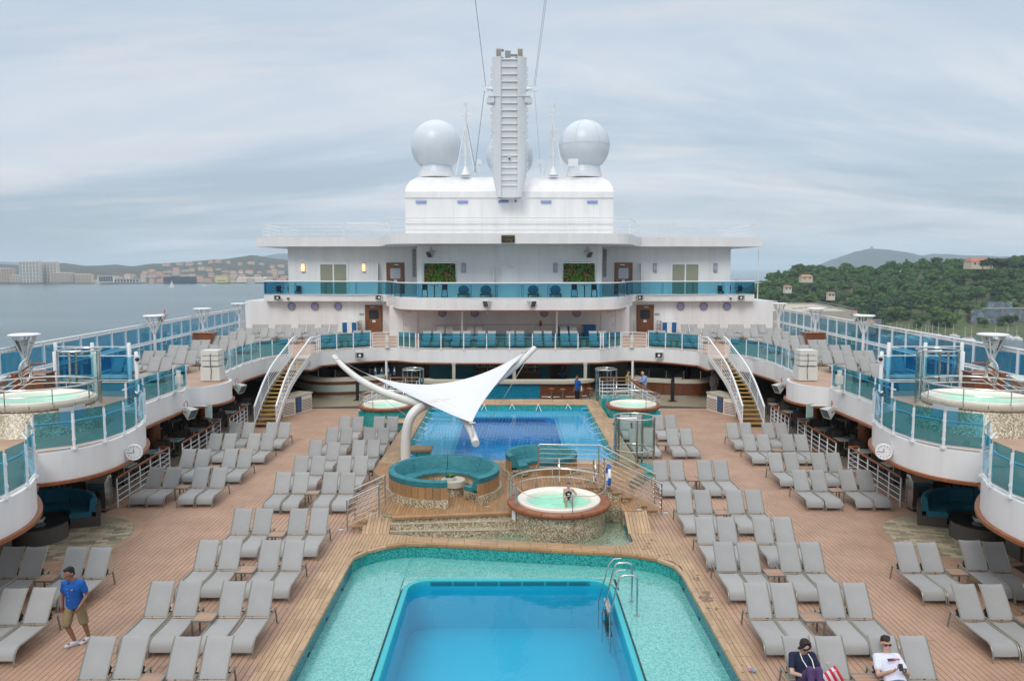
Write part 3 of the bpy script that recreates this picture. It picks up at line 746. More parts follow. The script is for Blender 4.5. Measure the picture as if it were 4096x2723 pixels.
# hot tub builder
def hot_tub(label, c, rz0, zrim, rw, wall, rim, zin, shell_r, water_z, group=None, rail_gap=(0,0), rail=True, rail_h=.62, rimw=.16, base_r=None):
    x, y = c; t = thing('hot_tub', label, 'hot tub', (x,y,rz0), 0, group)
    br = base_r or rw
    obj('wall', MB().lathe([(br,rz0),(rw,zrim-.1)],64,c), wall, t, True)
    n = 16
    for k in range(n):   # blocks of the timber rim
        a0, a1 = 2*pi*k/n+.006, 2*pi*(k+1)/n-.006
        obj('rim_block', MB().lathe([(rw-.06,zrim-.14),(rw+rimw*.75,zrim-.14),(rw+rimw,zrim-.09),(rw+rimw,zrim-.04),(rw+rimw*.8,zrim),(rw-.06,zrim)],5,c,a0,a1,True), rim, t, True)
    obj('rim_deck', MB().lathe([(rw,zrim-.01),(shell_r-.05,zrim-.01)],64,c), rim, t)
    obj('shell', MB().lathe([(shell_r,zrim-.02),(shell_r,zrim+.05),(shell_r-.03,zrim+.075),(shell_r-.26,zrim+.06),(shell_r-.31,zrim+.02),(shell_r-.34,zrim-.12)],64,c), SHELL, t, True)
    obj('basin', MB().lathe([(shell_r-.335,zrim-.1),(shell_r-.42,zrim-.38),(shell_r-.75,zrim-.42),(shell_r-.85,zrim-.75),(0.001,zrim-.78)],48,c), TUBIN, t, True)
    obj('water', MB().lathe([(shell_r-.32,water_z),(0.001,water_z)],48,c), TUBW, t)
    if rail:
        a0, a1 = rail_gap; r = rw+rimw*.35
        arc = [a0+(a1-a0)*i/40 for i in range(41)]
        obj('guard_rail', MB().tube([(x+r*cos(a),y+r*sin(a),zrim+rail_h) for a in arc], .026, 8), STEEL, t, True)
        obj('guard_rail', MB().tube([(x+r*cos(a),y+r*sin(a),zrim+rail_h*.55) for a in arc], .014, 6), STEEL, t, True)
        for i in range(0, 41, 5):
            a = arc[i]; obj('post', MB().tube([(x+r*cos(a),y+r*sin(a),zrim-.02),(x+r*cos(a),y+r*sin(a),zrim+rail_h)], .017, 6), STEEL, t, True)
    return t
TUBC = (1.58, 24.92)
ht = hot_tub('round hot tub clad in sand mosaic with red timber rim, girl bathing in it', TUBC, -.12, .84, 1.50, M_SAND, VARN, 0, 1.33, .74, rail_gap=(rad(28),rad(205)), rail_h=.62, base_r=1.46)
# chain across its open side
P_ = []
for i in range(25):
    u = i/24; a = rad(205)+rad(155)*u; sag = abs(sin(u*pi*2))*.13
    P_.append((TUBC[0]+1.50*cos(a), TUBC[1]+1.50*sin(a), 1.42-sag))
obj('chain', MB().tube(P_, .011, 5), STEEL, ht)
for u in (0,.5,1):
    a = rad(205)+rad(155)*u; obj('post', MB().tube([(TUBC[0]+1.5*cos(a),TUBC[1]+1.5*sin(a),.84),(TUBC[0]+1.5*cos(a),TUBC[1]+1.5*sin(a),1.43)], .016, 6), STEEL, ht, True)
obj('notice', MB().obox((.13,24.42,.55),(.02,.28,.42),rad(20)), WHITE2, ht, label='white paper notice fixed to the mosaic wall')
# platform behind it
hp = struct(obj('tub_platform', MB().prism([(.95,26.1),(3.25,26.1),(3.25,27.7),(.95,27.7)], PZ-.1, .86), M_SAND))
place_boards('teak_board', lay([(.95,26.1),(3.25,26.1),(3.25,27.7),(.95,27.7)], .108, 1.7, .01, 0, 0, pi/2, .4), .85, .90, TEAKB, hp, 60)
for x, y in ((1.68,26.62),(2.88,26.55)):
    t = thing('grab_loop', f'stainless grab loop at the hot tub steps, {"left" if x<2 else "right"} one', 'handrail', (x,y,.9))
    lp = [(x,y,.9),(x+.02,y-.02,1.5)]+[(x-.02+.0*a, y-.32+.36*cos(rad(a)), 1.45+.40*sin(rad(a))) for a in range(0,330,20)]
    obj('loop', MB().tube(lp, .025, 8), STEEL, t, True)
t = thing('life_ring', 'white and blue life ring hung on the hot tub handrail', 'life ring', (3.3,26.05,1.3))
for k in range(8):
    a0, a1 = 2*pi*k/8, 2*pi*(k+1)/8
    obj('ring_section', MB().tube([(3.32+.04*0, 26.12+.30*cos(a), 1.32+.36*sin(a)) for a in [a0+(a1-a0)*i/5 for i in range(6)]], .055, 8), WHITE2 if k%2 else M('ring_blue',(.02,.12,.45),.5), t, True)

# round sofas of the island
def round_sofa(label, c, R, gap, base_z):
    a0, a1 = gap[1], gap[0]+2*pi     # filled arc
    t = thing('round_sofa', label, 'sofa', (*c, base_z))
    nseg = 7; z = base_z
    obj('plinth', MB().lathe([(R-.5,z),(R+.12,z),(R+.10,z+.26),(R-.5,z+.26)],60,c,a0,a1,True), M_SAND, t)
    nb = 44
    for k in range(nb):
        b0 = a0+(a1-a0)*k/nb+.003; b1 = a0+(a1-a0)*(k+1)/nb-.003
        obj('slat', MB().lathe([(R-.06,z+.2),(R+.01,z+.2),(R+.0,z+.66),(R-.06,z+.66)],2,c,b0,b1,True), TEAKB, t)
    obj('seat_base', MB().lathe([(R-.78,z+.05),(R-.08,z+.05),(R-.08,z+.30),(R-.78,z+.30)],60,c,a0,a1,True), M_SAND, t)
    obj('seat_trim', MB().lathe([(R-.80,z+.25),(R-.76,z+.25),(R-.76,z+.31),(R-.80,z+.31)],60,c,a0,a1,True), TEAKB, t)
    for k in range(nseg):
        b0 = a0+(a1-a0)*k/nseg+.006; b1 = a0+(a1-a0)*(k+1)/nseg-.006
        obj('seat_cushion', MB().lathe([(R-.82,z+.32),(R-.82,z+.40),(R-.78,z+.44),(R-.3,z+.44),(R-.28,z+.32)],10,c,b0,b1,True), CUSH, t, True)
        obj('back_cushion', MB().lathe([(R-.38,z+.40),(R-.22,z+.84),(R-.18,z+.88),(R-.04,z+.88),(R+.02,z+.84),(R+.0,z+.66),(R-.10,z+.40)],10,c,b0,b1,True), CUSH, t, True)
    return t
round_sofa('large round teal banquette on the island beside the sail mast', (-2.28,27.25), 1.92, (rad(-82),rad(-50)), PZ)
round_sofa('small round teal banquette behind the front hot tub', (1.2,29.55), 1.35, (rad(-150),rad(-95)), PZ)
t = thing('coffee_table', 'round cream coffee table inside the large banquette', 'table', (-1.95,26.9,PZ))
obj('pedestal', MB().lathe([(.0,PZ),(.34,PZ),(.34,PZ+.32),(0,PZ+.32)],28,(-1.95,26.9)), M_SAND, t)
obj('top', MB().lathe([(0,PZ+.32),(.42,PZ+.32),(.42,PZ+.52),(.40,PZ+.54),(0,PZ+.54)],36,(-1.95,26.9)), CREAM, t, True)
def bowl_plant(label, c, z, r):
    t = thing('planter_bowl', label, 'plant', (*c, z))
    obj('bowl', MB().lathe([(0,z),(r*.7,z),(r,z+r*.45),(r*1.02,z+r*.55),(r*.9,z+r*.5),(0,z+r*.42)],28,c), WHITE2, t, True)
    rr = random.Random(int(r*100)+int(abs(c[0])*10)); mb = MB()
    for k in range(140):
        a = rr.uniform(0,2*pi); q = r*.85*math.sqrt(rr.random()); b = Vector((c[0]+q*cos(a), c[1]+q*sin(a), z+r*.45)); l = r*rr.uniform(.25,.6)
        d = Vector((cos(a)*.6,sin(a)*.6,rr.uniform(.6,1.4))).normalized()*l; sd2 = Vector((-sin(a),cos(a),0))*l*.3
        mb.add([b-sd2*.3,b+sd2*.3,b+d*.6+sd2,b+d,b+d*.6-sd2],[(0,1,2,3,4)])
    obj('leaves', mb, M('succulent_green',(.10,.22,.035),.5,alt=(.03,.08,.02),vs=30), t)
bowl_plant('white bowl of green succulents on the cream coffee table', (-2.05,26.8), PZ+.54, .20)

# back pool
ZQ = PZ
PB = [(-4.46,31.5),(4.34,31.3),(4.36,44.8),(4.1,45.2),(-4.2,45.25),(-4.48,44.8)]
bp = struct(obj('back_pool', MB().ribbon(PB+[PB[0]], ZQ-.55, ZQ-.05, -.12), M_TEALM))
DEEPB = M('deep_blue_basin', (.004,.25,.50), .4)
PI2 = rrect(-2.43,33.2,2.42,43.1,.55)
lg = MB()
for r in ([(-4.48,31.3),(-2.63,31.3),(-2.63,45.3),(-4.48,45.3)],[(2.62,31.3),(4.38,31.3),(4.38,45.3),(2.62,45.3)],[(-2.63,43.3),(2.62,43.3),(2.62,45.3),(-2.63,45.3)],[(-2.63,31.3),(2.62,31.3),(2.62,33.2),(-2.63,33.2)]):
    lg.prism(r, ZQ-.7, ZQ-.42)
obj('pool_ledge', lg, M('blue_ledge',(.10,.48,.62),.35,var=.12,vs=1.5), bp)
obj('basin_wall', sweep(PI2, [(-.2,ZQ-.42),(-.12,ZQ-.37),(0,ZQ-.39),(0,ZQ-1.9)]), DEEPB, bp, True)
obj('pool_lip', sweep(PI2, [(-.16,ZQ-.42),(-.12,ZQ-.36),(-.03,ZQ-.36),(0,ZQ-.40)]), POOLLIP, bp, True)
obj('basin_wall', MB().box(-2.43,33.1,ZQ-1.9,2.42,33.2,ZQ-.40), POOLBLUE, bp)
obj('basin_floor', MB().prism(PI2, ZQ-2.0, ZQ-1.9), DEEPB, bp)
for q in range(3): obj('grille_slot', MB().box(-2.0,43.07,ZQ-.50-q*.06,2.0,43.12,ZQ-.47-q*.06), BLACK, bp)
struct(obj('pool_water', MB().add([(x,y,ZQ-.33) for x,y in PB], [tuple(range(6))]), WATER))
sb = struct(obj('back_pool_surround', MB().prism([(-5.25,31.2),(-4.5,31.2),(-4.5,44.8),(-4.22,45.28),(4.12,45.23),(4.4,44.8),(4.4,31.2),(5.18,31.2),(5.18,46.9),(-5.25,46.9)], -.1, ZQ-.025), M_TEALM))
struct(obj('pool_front_wall', MB().box(-4.5,31.2,-.1,4.4,31.48,ZQ-.03), M_SAND))
B_ = lay([(-5.25,31.25),(-4.5,31.25),(-4.5,45.3),(-5.25,46.9)], .108, .9, .010, 0,0, pi/2, 0)+lay([(4.4,31.25),(5.18,31.25),(5.18,46.9),(4.4,45.3)], .108, .9, .010, 0,0, pi/2, 0)
B_ += lay([(-4.5,31.25),(4.4,31.25),(4.4,31.5),(-4.5,31.5)], .25, .95, .012, 0,0, 0, 0, 0, 0, 31.25)
B_ += lay([(-4.5,45.35),(4.4,45.28),(5.1,46.85),(-5.2,46.85)], .52, .85, .014, 0,0, 0, 0, 0, 0, 45.28)
place_boards('teak_board', B_, ZQ-.04, ZQ+.005, TEAK, sb, 296, 'teak_boards', .0015)
for a, b in zip(resample([(-4.48,45.25),(4.36,45.2)],.85), resample([(-4.48,45.25),(4.36,45.2)],.85)[1:]):
    obj('coping_block', sweep([(a.x+.006,a.y),(b.x-.006,b.y)], [(.1,ZQ-.1),(.1,ZQ+.01),(0,ZQ+.012),(-.03,ZQ-.02),(-.02,ZQ-.09)]), TEAK, sb, True)
# wet footprints and drips on the right-hand surround and by the hot tub
wr_ = random.Random(4); mb = MB()
def blob(x, y, z, r):
    n = 11; mb.add([(x+r*wr_.uniform(.45,1.1)*cos(2*pi*i/n), y+r*1.1*wr_.uniform(.45,1.1)*sin(2*pi*i/n), z) for i in range(n)], [tuple(range(n))])
for (x, y, z, r, k) in ((4.15,22.9,.0335,.05,3),(4.25,23.3,.0335,.06,2),(4.0,22.6,.0335,.05,3),(4.4,22.2,.0335,.05,3),(4.95,20.4,.0325,.05,3),(4.9,20.6,.0325,.045,3),(4.9,19.4,.0325,.10,4),(4.95,19.1,.0325,.12,5),(4.98,18.6,.0325,.05,3),(4.9,15.7,.0325,.03,2),(2.75,26.9,.903,.14,6),(2.3,26.7,.903,.07,4),(3.9,25.9,PZ+.003,.06,4),(4.2,26.4,PZ+.003,.06,4)):
    for q in range(k): blob(x+wr_.uniform(-.16,.16), y+wr_.uniform(-.18,.18), z+q*.0006, r*wr_.uniform(.5,1.1))
stuff(obj('wet_patches', mb, M('wet_teak',(.20,.105,.055),.12,var=.2,vs=6)))
t = thing('pool_bench', 'teak-topped bench corner jutting into the netted back pool', 'bench', (-3.9,33.6,ZQ-.4))
obj('bench_top', MB().box(-4.44,33.2,ZQ,-3.33,34.1,ZQ+.09), TEAKB, t); obj('bench_base', MB().box(-4.44,33.26,ZQ-.45,-3.4,34.05,ZQ), M_TEALM, t)

# blue safety net over the back pool
net = thing('pool_net', 'blue safety net stretched over the back pool', 'net', (0,38,ZQ-.2))
def nz_(x, y):
    e = min(1, min(abs(x+4.1), abs(x-4.0))/1.2); return ZQ-.02-.22*math.sqrt(max(0,e))+.05*sin(x*1.7+y*.9)+.035*sin(y*1.3-x)
mb = MB(); step = .17
def nquad(p, q, w=.0065):
    p, q = Vector(p), Vector(q); d = (q-p); n_ = Vector((-d.y,d.x,0)); 
    if n_.length < 1e-6: return
    n_ = n_.normalized()*w; mb.add([p-n_,q-n_,q+n_,p+n_],[(0,1,2,3)])
def xedge(y): return 4.12-.16*abs(sin(y*1.35))
yy = 31.9
while yy < 44.6:
    xe = xedge(yy); k = -xe
    pts = [(-xe+2*xe*i/26, yy+.10*sin(i*.6+yy), 0) for i in range(27)]
    for a, b in zip(pts, pts[1:]): nquad((a[0],a[1],nz_(a[0],a[1])),(b[0],b[1],nz_(b[0],b[1])))
    yy += step
xx = -4.0
while xx < 4.05:
    pts = [(xx+.07*sin(i*.45+xx*2), 31.9+12.7*i/40, 0) for i in range(41)]
    for a, b in zip(pts, pts[1:]): nquad((a[0],a[1],nz_(a[0],a[1])),(b[0],b[1],nz_(b[0],b[1])))
    xx += step
stuff(obj('net_mesh', mb, NETB, net))
for i in range(9):
    y = 33+1.35*i
    for s in (-1,1): obj('tie_cord', MB().tube([(s*xedge(y),y,nz_(s*3.9,y)+.02),(s*4.42,y+.1,ZQ+.01)], .012, 5), WHITE2, net)
for x in (-1.6,0,1.5,3.2):
    obj('tie_cord', MB().tube([(x,44.6,nz_(x,44.6)),(x+.15,45.2,ZQ)], .014, 5), WHITE2, net); obj('tie_cord', MB().tube([(x+.3,44.4,nz_(x,44.6)),(x+.15,45.2,ZQ)], .014, 5), WHITE2, net)
net_edge = MB().tube([(xedge(31.9+i*.32),31.9+i*.32,nz_(xedge(31.9+i*.32),31.9+i*.32)) for i in range(40)], .02, 5)
obj('edge_rope', net_edge, NETB, net); obj('edge_rope', MB().tube([(-xedge(31.9+i*.32),31.9+i*.32,nz_(4.0,31.9+i*.32)) for i in range(40)], .02, 5), NETB, net)

# pool ladder of the front pool
t = thing('pool_ladder', 'stainless pool ladder with four curved rails at the front pool', 'ladder', (2.9,19.7,-.42))
for y in (20.05, 19.2):
    obj('rail', MB().tube([(3.19,y,-.42),(3.19,y,.50),(3.15,y,.58),(3.06,y,.61),(2.85,y,.61),(2.78,y,.58),(2.73,y,.5),(2.55,y,-.25),(2.52,y,-.40),(2.52,y,-1.4)], .025, 10), STEEL, t, True)
    obj('foot_plate', MB().lathe([(.07,-.415),(.07,-.40),(0,-.40)],14,(3.19,y)), STEEL, t)
for y in (20.35,19.55): obj('rail', MB().tube([(2.95,y,.62),(2.75,y,.60),(2.62,y,.45),(2.45,y,-.2),(2.36,y,-.5),(2.36,y,-1.3)], .018, 8), STEEL, t, True)
for z in (-.35,-.65,-.95): obj('rung', MB().box(2.45,19.2,z-.02,2.58,20.05,z+.02), STEEL if z>-.5 else BLACK, t)

# shower cubicle
def shower(label, c, z, h, r, base=None, glass=True):
    x, y = c; t = thing('shower_cubicle', label, 'shower', (x,y,z))
    if base: obj('tray', MB().lathe([(0,z+.0),(r*1.15,z),(r*1.15,z+.3),(r*1.1,z+.32),(0,z+.32)],32,c), base, t); z0 = z+.32
    else: z0 = z
    angs = [rad(a) for a in (200,130,55,350,270)]
    for a in angs: obj('post', MB().tube([(x+r*cos(a),y+r*sin(a),z0),(x+r*cos(a),y+r*sin(a),z+h)], .045, 8), STEEL, t, True)
    arc = [rad(a) for a in range(-15,216,11)]+[]
    for zz_ in (h, h*.46): obj('ring', MB().tube([(x+r*cos(a),y+r*sin(a),z+zz_) for a in [rad(k) for k in range(-90,271,12)]][:-1], .03, 8, True), STEEL, t, True)
    for a, b in zip(angs, angs[1:]):
        n_ = 5
        for k in range(1):
            obj('glass_panel', MB().lathe([(r-.02,z0+.15),(r-.02,z+h-.12),(r-.008,z+h-.12),(r-.008,z0+.15)],5,c,min(a,b)+.06 if a>b else a, max(a,b)-.06 if a>b else b, True), GL_CLEAR, t, True)
    obj('shower_arm', MB().tube([(x-r,y,z+h-.08),(x+.1,y-.1,z+h-.05)], .05, 8), WHITE2, t, True)
    obj('shower_head', MB().lathe([(0,z+h-.14),(.11,z+h-.14),(.11,z+h-.11),(0,z+h-.1)],14,(x+.1,y-.1)), STEEL, t, True)
    return t
shower('glass shower cubicle with steel posts right of the back pool', (4.95,31.2), .0, 2.35, .80, M_TEALM)

# green-clad hot tubs by the bars
for s, w in ((-1,'left'),(1,'right')):
    hot_tub(f'hot tub clad in green mosaic with teak rim near the {w} grill bar', (s*6.6,42.0), 0, .98, 1.35, M_TEALM, VARN, 0, 1.26, .90, group=None, rail_gap=(rad(-70),rad(200)) if s>0 else (rad(20),rad(250)), rail_h=.55, rimw=.12)
    t = thing('tub_step', f'teak-topped step block in front of the {w} green hot tub', 'bench', (s*5.75,40.0,0))
    obj('block', MB().box(s*5.75-.75,39.6,0,s*5.75+.7,40.75,.42), M_TEALM, t)
    for k in range(5): obj('tread_board', MB().box(s*5.75-.8,39.55+k*.24,.42,s*5.75+.72,39.55+k*.24+.23,.48), TEAK, t)
    # railed stair platform behind
    t = thing('tub_stair', f'white railed stair with timber handrail behind the {w} green hot tub', 'stairs', (s*6.0,44.6,0))
    obj('platform', MB().box(s*6.0-.85,44.0,0,s*6.0+.85,45.4,.95), M_TEALM, t)
    for k in range(5): obj('step', MB().box(s*7.0+ s*k*.26-.13,44.0,0,s*7.0+s*k*.26+.13,45.2,.8-.16*k), M_TEALM, t)
    for y in (43.98,45.38):
        tp = [(s*5.2,y,1.95),(s*6.85,y,1.95),(s*8.4,y,1.0)]
        obj('handrail', MB().tube(tp, .035, 8), VARN, t, True)
        for k in range(4): obj('bar', MB().tube([(px,py,pz-.2-.2*k) for px,py,pz in tp], .016, 6), WHITE2, t)
        for px, pz in ((5.2,1.95),(6.0,1.95),(6.85,1.95),(7.7,1.45),(8.4,1.0)): obj('post', MB().tube([(s*px,y,pz-.98),(s*px,y,pz)], .02, 6), WHITE2, t)
    for x in (5.9,6.9):
        obj('grab_loop', MB().tube([(s*x+.0,43.6-.0+.28*cos(rad(a)),1.52+.34*sin(rad(a))) for a in range(0,360,20)], .024, 8, True), STEEL, t, True)
    shower(f'tall glass shower behind the {w} green hot tub', (s*5.7,46.6), 0, 2.3, .62, None)
    t = thing('access_hatch', f'turquoise access hatch on the {w} green hot tub', 'hatch', (s*7.75,41.2,.4))
    obj('leaf', MB().obox((s*7.68,41.1,.46),(.03,.5,.72),rad(50)*-s*-1), M('hatch_turquoise',(.02,.36,.40),.4), t)

# ---- sail canopy
L_, R_, F_ = Vector((-7.98,36.8,4.03)), Vector((.66,37.0,4.30)), Vector((-1.34,28.25,2.70))
def ctrl(a, b, m): return m*2-(a+b)/2
ELR = ctrl(L_, R_, Vector((-3.63,35.5,3.02))); EFL = ctrl(F_, L_, Vector((-3.72,31.75,2.98))); ERF = ctrl(R_, F_, Vector((-.80,32.2,3.18)))
t = thing('sail_canopy', 'white three-pointed sail canopy on a curved mast over the back pool', 'sail canopy', (-4.18,31.4,PZ))
N = 22; mb = MB(); idx = {}
for i in range(N+1):
    for j in range(N+1-i):
        a, b = i/N, j/N; c = 1-a-b
        p = L_*a*a+R_*b*b+F_*c*c+ELR*(2*a*b)+ERF*(2*b*c)+EFL*(2*c*a)
        p.z -= 1.2*a*b*c*2
        idx[i,j] = len(mb.v); mb.v.append(tuple(p))
for i in range(N):
    for j in range(N-i):
        mb.f.append((idx[i,j],idx[i+1,j],idx[i,j+1]))
        if i+j < N-1: mb.f.append((idx[i+1,j],idx[i+1,j+1],idx[i,j+1]))
SAIL = M('white_pvc_membrane', (.72,.73,.75), .5, var=.06, vs=1.5)
obj('membrane', mb, SAIL, t, True)
MASTM = M('weathered_white_tube', (.70,.69,.66), .4, var=.12, vs=1.2, stretch=(1,1,.5), world=True)
mp = smooth_path([(-4.18,31.4,PZ),(-4.18,31.4,1.1),(-4.14,31.4,1.72),(-4.0,31.4,2.26),(-3.76,31.55,2.58),(-3.4,31.95,2.70),(-2.95,32.6,2.70)],2)
obj('mast', MB().tube(mp, [.20-.02*i/len(mp) for i in range(len(mp))], 20), MASTM, t, True)
obj('mast_foot', MB().lathe([(0,PZ+.05),(.30,PZ+.05),(.30,PZ),(0,PZ)],20,(-4.18,31.4)), MASTM, t)
arms = ([(-3.3,32.0,2.66),(-4.8,32.7,2.90),(-6.4,34.6,3.22),(-7.5,36.2,3.62),(-8.25,37.1,4.10)], [(-3.1,32.3,2.66),(-2.0,33.6,2.70),(-.9,35.0,2.98),(.2,36.3,3.62),(1.2,37.2,4.50)], [(-3.0,32.6,2.68),(-2.2,31.5,2.58),(-1.75,30.3,2.48),(-1.52,29.3,2.36),(-1.36,28.6,2.24),(-1.2,27.85,2.02)])
for k, a in enumerate(arms):
    q = smooth_path(a, 2); obj('arm', MB().tube(q, [.17-.055*i/len(q) if k<2 else .165-.03*i/len(q) for i in range(len(q))], 16), MASTM, t, True)
for a, b in ((L_,(-8.1,37.0,4.22)),(R_,(1.08,37.15,4.55)),(F_,(-1.32,28.0,2.22))): obj('turnbuckle', MB().tube([a, Vector(a).lerp(Vector(b),.4), b], [.02,.035,.02], 8), STEEL, t, True)
for a in (L_, R_, F_): obj('corner_plate', MB().ball(a, (.14,.14,.03), 10, 6), STEEL, t, True)
for a, b in (((-4.0,31.3,2.3),(-7.2,35.6,3.5)),((-1.95,29.2,2.6),(-3.9,31.3,2.35)),((1.0,37.0,4.3),(-1.6,33.6,.45))): obj('stay_wire', MB().tube([a,b], .010, 5), STEEL, t)

# ================================================================= sun loungers and side tables
def make_lounger():
    t = thing('sun_lounger', 'x', 'sun lounger')
    prof = [(.06,.13),(.075,.20),(.11,.27),(.17,.325),(.27,.352),(.45,.350),(.75,.338),(1.0,.338),(1.22,.345)]
    rows = []
    for y, z in prof:
        rows.append([(x, y, z-.014*(1-(x/.25)**2)*(1 if y>.2 else .3)) for x in (-.262,-.16,-.05,.05,.16,.262)])
    m = MB().grid(rows)
    rows2 = [[(x,y,z-.012) for x,y,z in r][::-1] for r in rows]; m.grid(rows2)
    obj('seat_sling', m, SLING, t, True)
    rows = []
    bp_ = [(1.27,.375),(1.33,.47),(1.41,.58),(1.50,.70),(1.585,.81),(1.655,.90),(1.72,.975),(1.765,1.005)]
    for k, (y, z) in enumerate(bp_):
        w = .262
        dip = .012 if k == len(bp_)-1 else 0
        rows.append([(x*w/.262, y+.02*(1-(x/.262)**2), z-.008*(1-(x/.262)**2)-dip*(1-(x/.262)**2)) for x in (-.262,-.16,-.05,.05,.16,.262)])
    m = MB().grid(rows); m.grid([[(x,y+.012,z-.006) for x,y,z in r][::-1] for r in rows])
    obj('back_sling', m, SLING, t, True)
    for s in (-1,1):
        x = s*.285
        obj('side_rail', MB().tube([(x,.035,.0),(x,.05,.14),(x,.085,.24),(x,.15,.318),(x,.26,.355),(x,.7,.35),(x,1.3,.355),(x,1.70,.40)], .021, 6), BRONZE, t, True)
        obj('rear_leg', MB().tube([(x,1.66,.39),(x,1.76,.0)], .021, 6), BRONZE, t, True)
        obj('back_frame', MB().tube([(s*.268,y,z) for y,z in bp_], .014, 5), BRONZE, t, True)
    m = MB(); m.tube([(-.28,1.52,.375),(.28,1.52,.375)], .016, 6); m.obox((-.2,1.50,.45),(.03,.16,.16),0,.6); m.obox((.2,1.50,.45),(.03,.16,.16),0,.6)
    obj('support_bracket', m, BLACK, t)
    obj('cross_bar', MB().tube([(-.285,1.24,.352),(.285,1.24,.352)], .016, 6), BRONZE, t)
    return t
def make_side_table():
    t = thing('side_table', 'x', 'side table')
    m = MB(); 
    for a, b in (((-.22,-.22),(.22,-.22)),((.22,-.22),(.22,.22)),((.22,.22),(-.22,.22)),((-.22,.22),(-.22,-.22))):
        c = ((a[0]+b[0])/2,(a[1]+b[1])/2,.415); m.obox(c,(abs(b[0]-a[0])+.036,abs(b[1]-a[1])+.036,.04))
    obj('frame', m, BRONZE, t)
    for k in range(7): obj('slat', MB().box(-.20,-.198+k*.0575,.415,.20,-.198+k*.0575+.047,.432), PLANK, t)
    for sx in (-1,1):
        for sy in (-1,1): obj('leg', MB().obox((sx*.21,sy*.21,.2),(.035,.035,.4)), BRONZE, t)
    return t
LP = make_lounger(); TP = make_side_table(); used = {'l': False, 't': False}
def put_lounger(x, y, z, label, group, rz=0):
    if not used['l']:
        used['l'] = True; o = LP; o.location = (x,y,z); o.rotation_euler = (0,0,rz); o['label'] = label; o['group'] = group; return o
    return copy_tree(LP, (x,y,z), rz, label, group)
def put_table(x, y, z, label, group, rz=0):
    if not used['t']:
        used['t'] = True; o = TP; o.location = (x,y,z); o['label'] = label; o['group'] = group; return o
    return copy_tree(TP, (x,y,z), rz, label, group)
rl = random.Random(3)
XA = (-8.03,-7.40,-6.36,-5.73); XB = (-12.87,-12.25,-11.19,-10.57); XC = (5.67,6.29,7.34,7.96); XD = (10.43,11.05,12.10,12.72)
ROWS = [
 ('left pool side', XA, [13.40,16.15,18.97,21.77,26.06,28.56,31.41,33.99,36.77]),
 ('left rail side', XB, [15.78,18.46,26.81,29.72,32.78,35.30]),
 ('right pool side', XC, [13.34,16.04,18.77,20.93,23.76,27.77,33.70,37.15]),
 ('right rail side', XD, [15.92,18.75,26.33,29.02,32.50,35.08])]
SEAT = ['first','second','third','fourth']
for name, xs, ys in ROWS:
    for r, y in enumerate(ys):
        for k, x in enumerate(xs):
            if abs(x) > 11.5 and y < 16.5 and x < 0: continue
            yy = y+rl.uniform(-.03,.03); xx = x+rl.uniform(-.012,.012); rz = rl.uniform(-.008,.008)
            if name == 'left pool side' and r == 6 and k == 1: yy -= .42; xx += .08
            if name == 'left pool side' and r == 6 and k == 0: xx -= .12
            if name == 'right rail side' and r == 1 and k >= 2: yy += .12-.1*k+.2; xx += .07*(3-k); rz = rad(-4)
            if name == 'left rail side' and r == 1: rz = rad(2.0)
            put_lounger(xx, yy, 0, f'grey sling lounger, {name}, {ORD[r]} row from the camera, {SEAT[k]} from the left', 'sun loungers set out in rows on the main deck', rz)
        xm = (xs[1]+xs[2])/2
        if not (name == 'left rail side' and y < 16.5):
            put_table(xm+rl.uniform(-.02,.02), y+1.15+rl.uniform(-.06,.06), 0, f'slatted side table, {name}, {ORD[r]} row from the camera', 'slatted side tables between the loungers')
# upper sun deck
for s, w in ((-1,'left'),(1,'right')):
    for r, y in enumerate([33.55,36.15,39.2,42.2,45.4,48.5,51.7]):
        for k, x in enumerate((16.35,16.97,18.05,18.62)):
            if y < 34 and (s < 0 or k > 0): continue
            if y > 51 and k < 2: continue
            put_lounger(s*x+rl.uniform(-.03,.03), y+rl.uniform(-.08,.08), D17+.006, f'upper deck lounger by the {w} windscreen, {ORD[r]} row from front, {SEAT[k]} from the pool edge', 'sun loungers along the upper deck sides')
        if y > 34: put_table(s*17.5, y+1.1, D17+.006, f'side table by the {w} windscreen on the upper deck, {ORD[r]} row from front', 'side tables on the upper deck')
    for r, y in enumerate([54.75,58.45]):
        for k, x in enumerate((13.3,13.95,15.05,15.7,16.85,17.45,18.55,19.15)):
            put_lounger(s*x+rl.uniform(-.03,.03), y, D17+.006, f'upper deck lounger before the {w} wing wall, {"nearer" if r==0 else "farther"} row, {ORD[k]} from the pool side', 'sun loungers before the after house wings')
    for k, (x, y) in enumerate(((9.75,52.6),(10.4,52.4),(11.6,51.4),(12.3,51.2))):
        put_lounger(s*x, y, D17+.006, f'lounger behind the short glass balustrade, {w} of the bar deck, {ORD[k]} from centre', 'sun loungers behind the short balustrades')
    put_table(s*11.0, 52.9, D17+.006, f'side table behind the short glass balustrade, {w} of the bar deck', 'side tables on the upper deck')
for k, x in enumerate((-5.6,-4.9,-3.6,-2.9,-1.9,-1.2,.05,.72,1.9,2.6,3.7,4.35,5.65,6.3)):
    put_lounger(x, 52.0, D17+.006, f'lounger behind the central glass balustrade above the bar, {ORD[k] if k<12 else ("thirteenth" if k==12 else "fourteenth")} from the left', 'sun loungers behind the central balustrade')
for k, x in enumerate((-5.1,-4.43,-2.9,-2.25,4.0,4.7)):
    put_lounger(x, 56.9, D17+.006, f'lounger in the shade under the balcony, {ORD[k]} from the left', 'sun loungers under the balcony')
for k, x in enumerate((-4.25,-.55,1.3,3.15,5.0)):
    put_table(x, 53.2, D17+.006, f'side table among the central upper deck loungers, {ORD[k]} from the left', 'side tables on the upper deck')

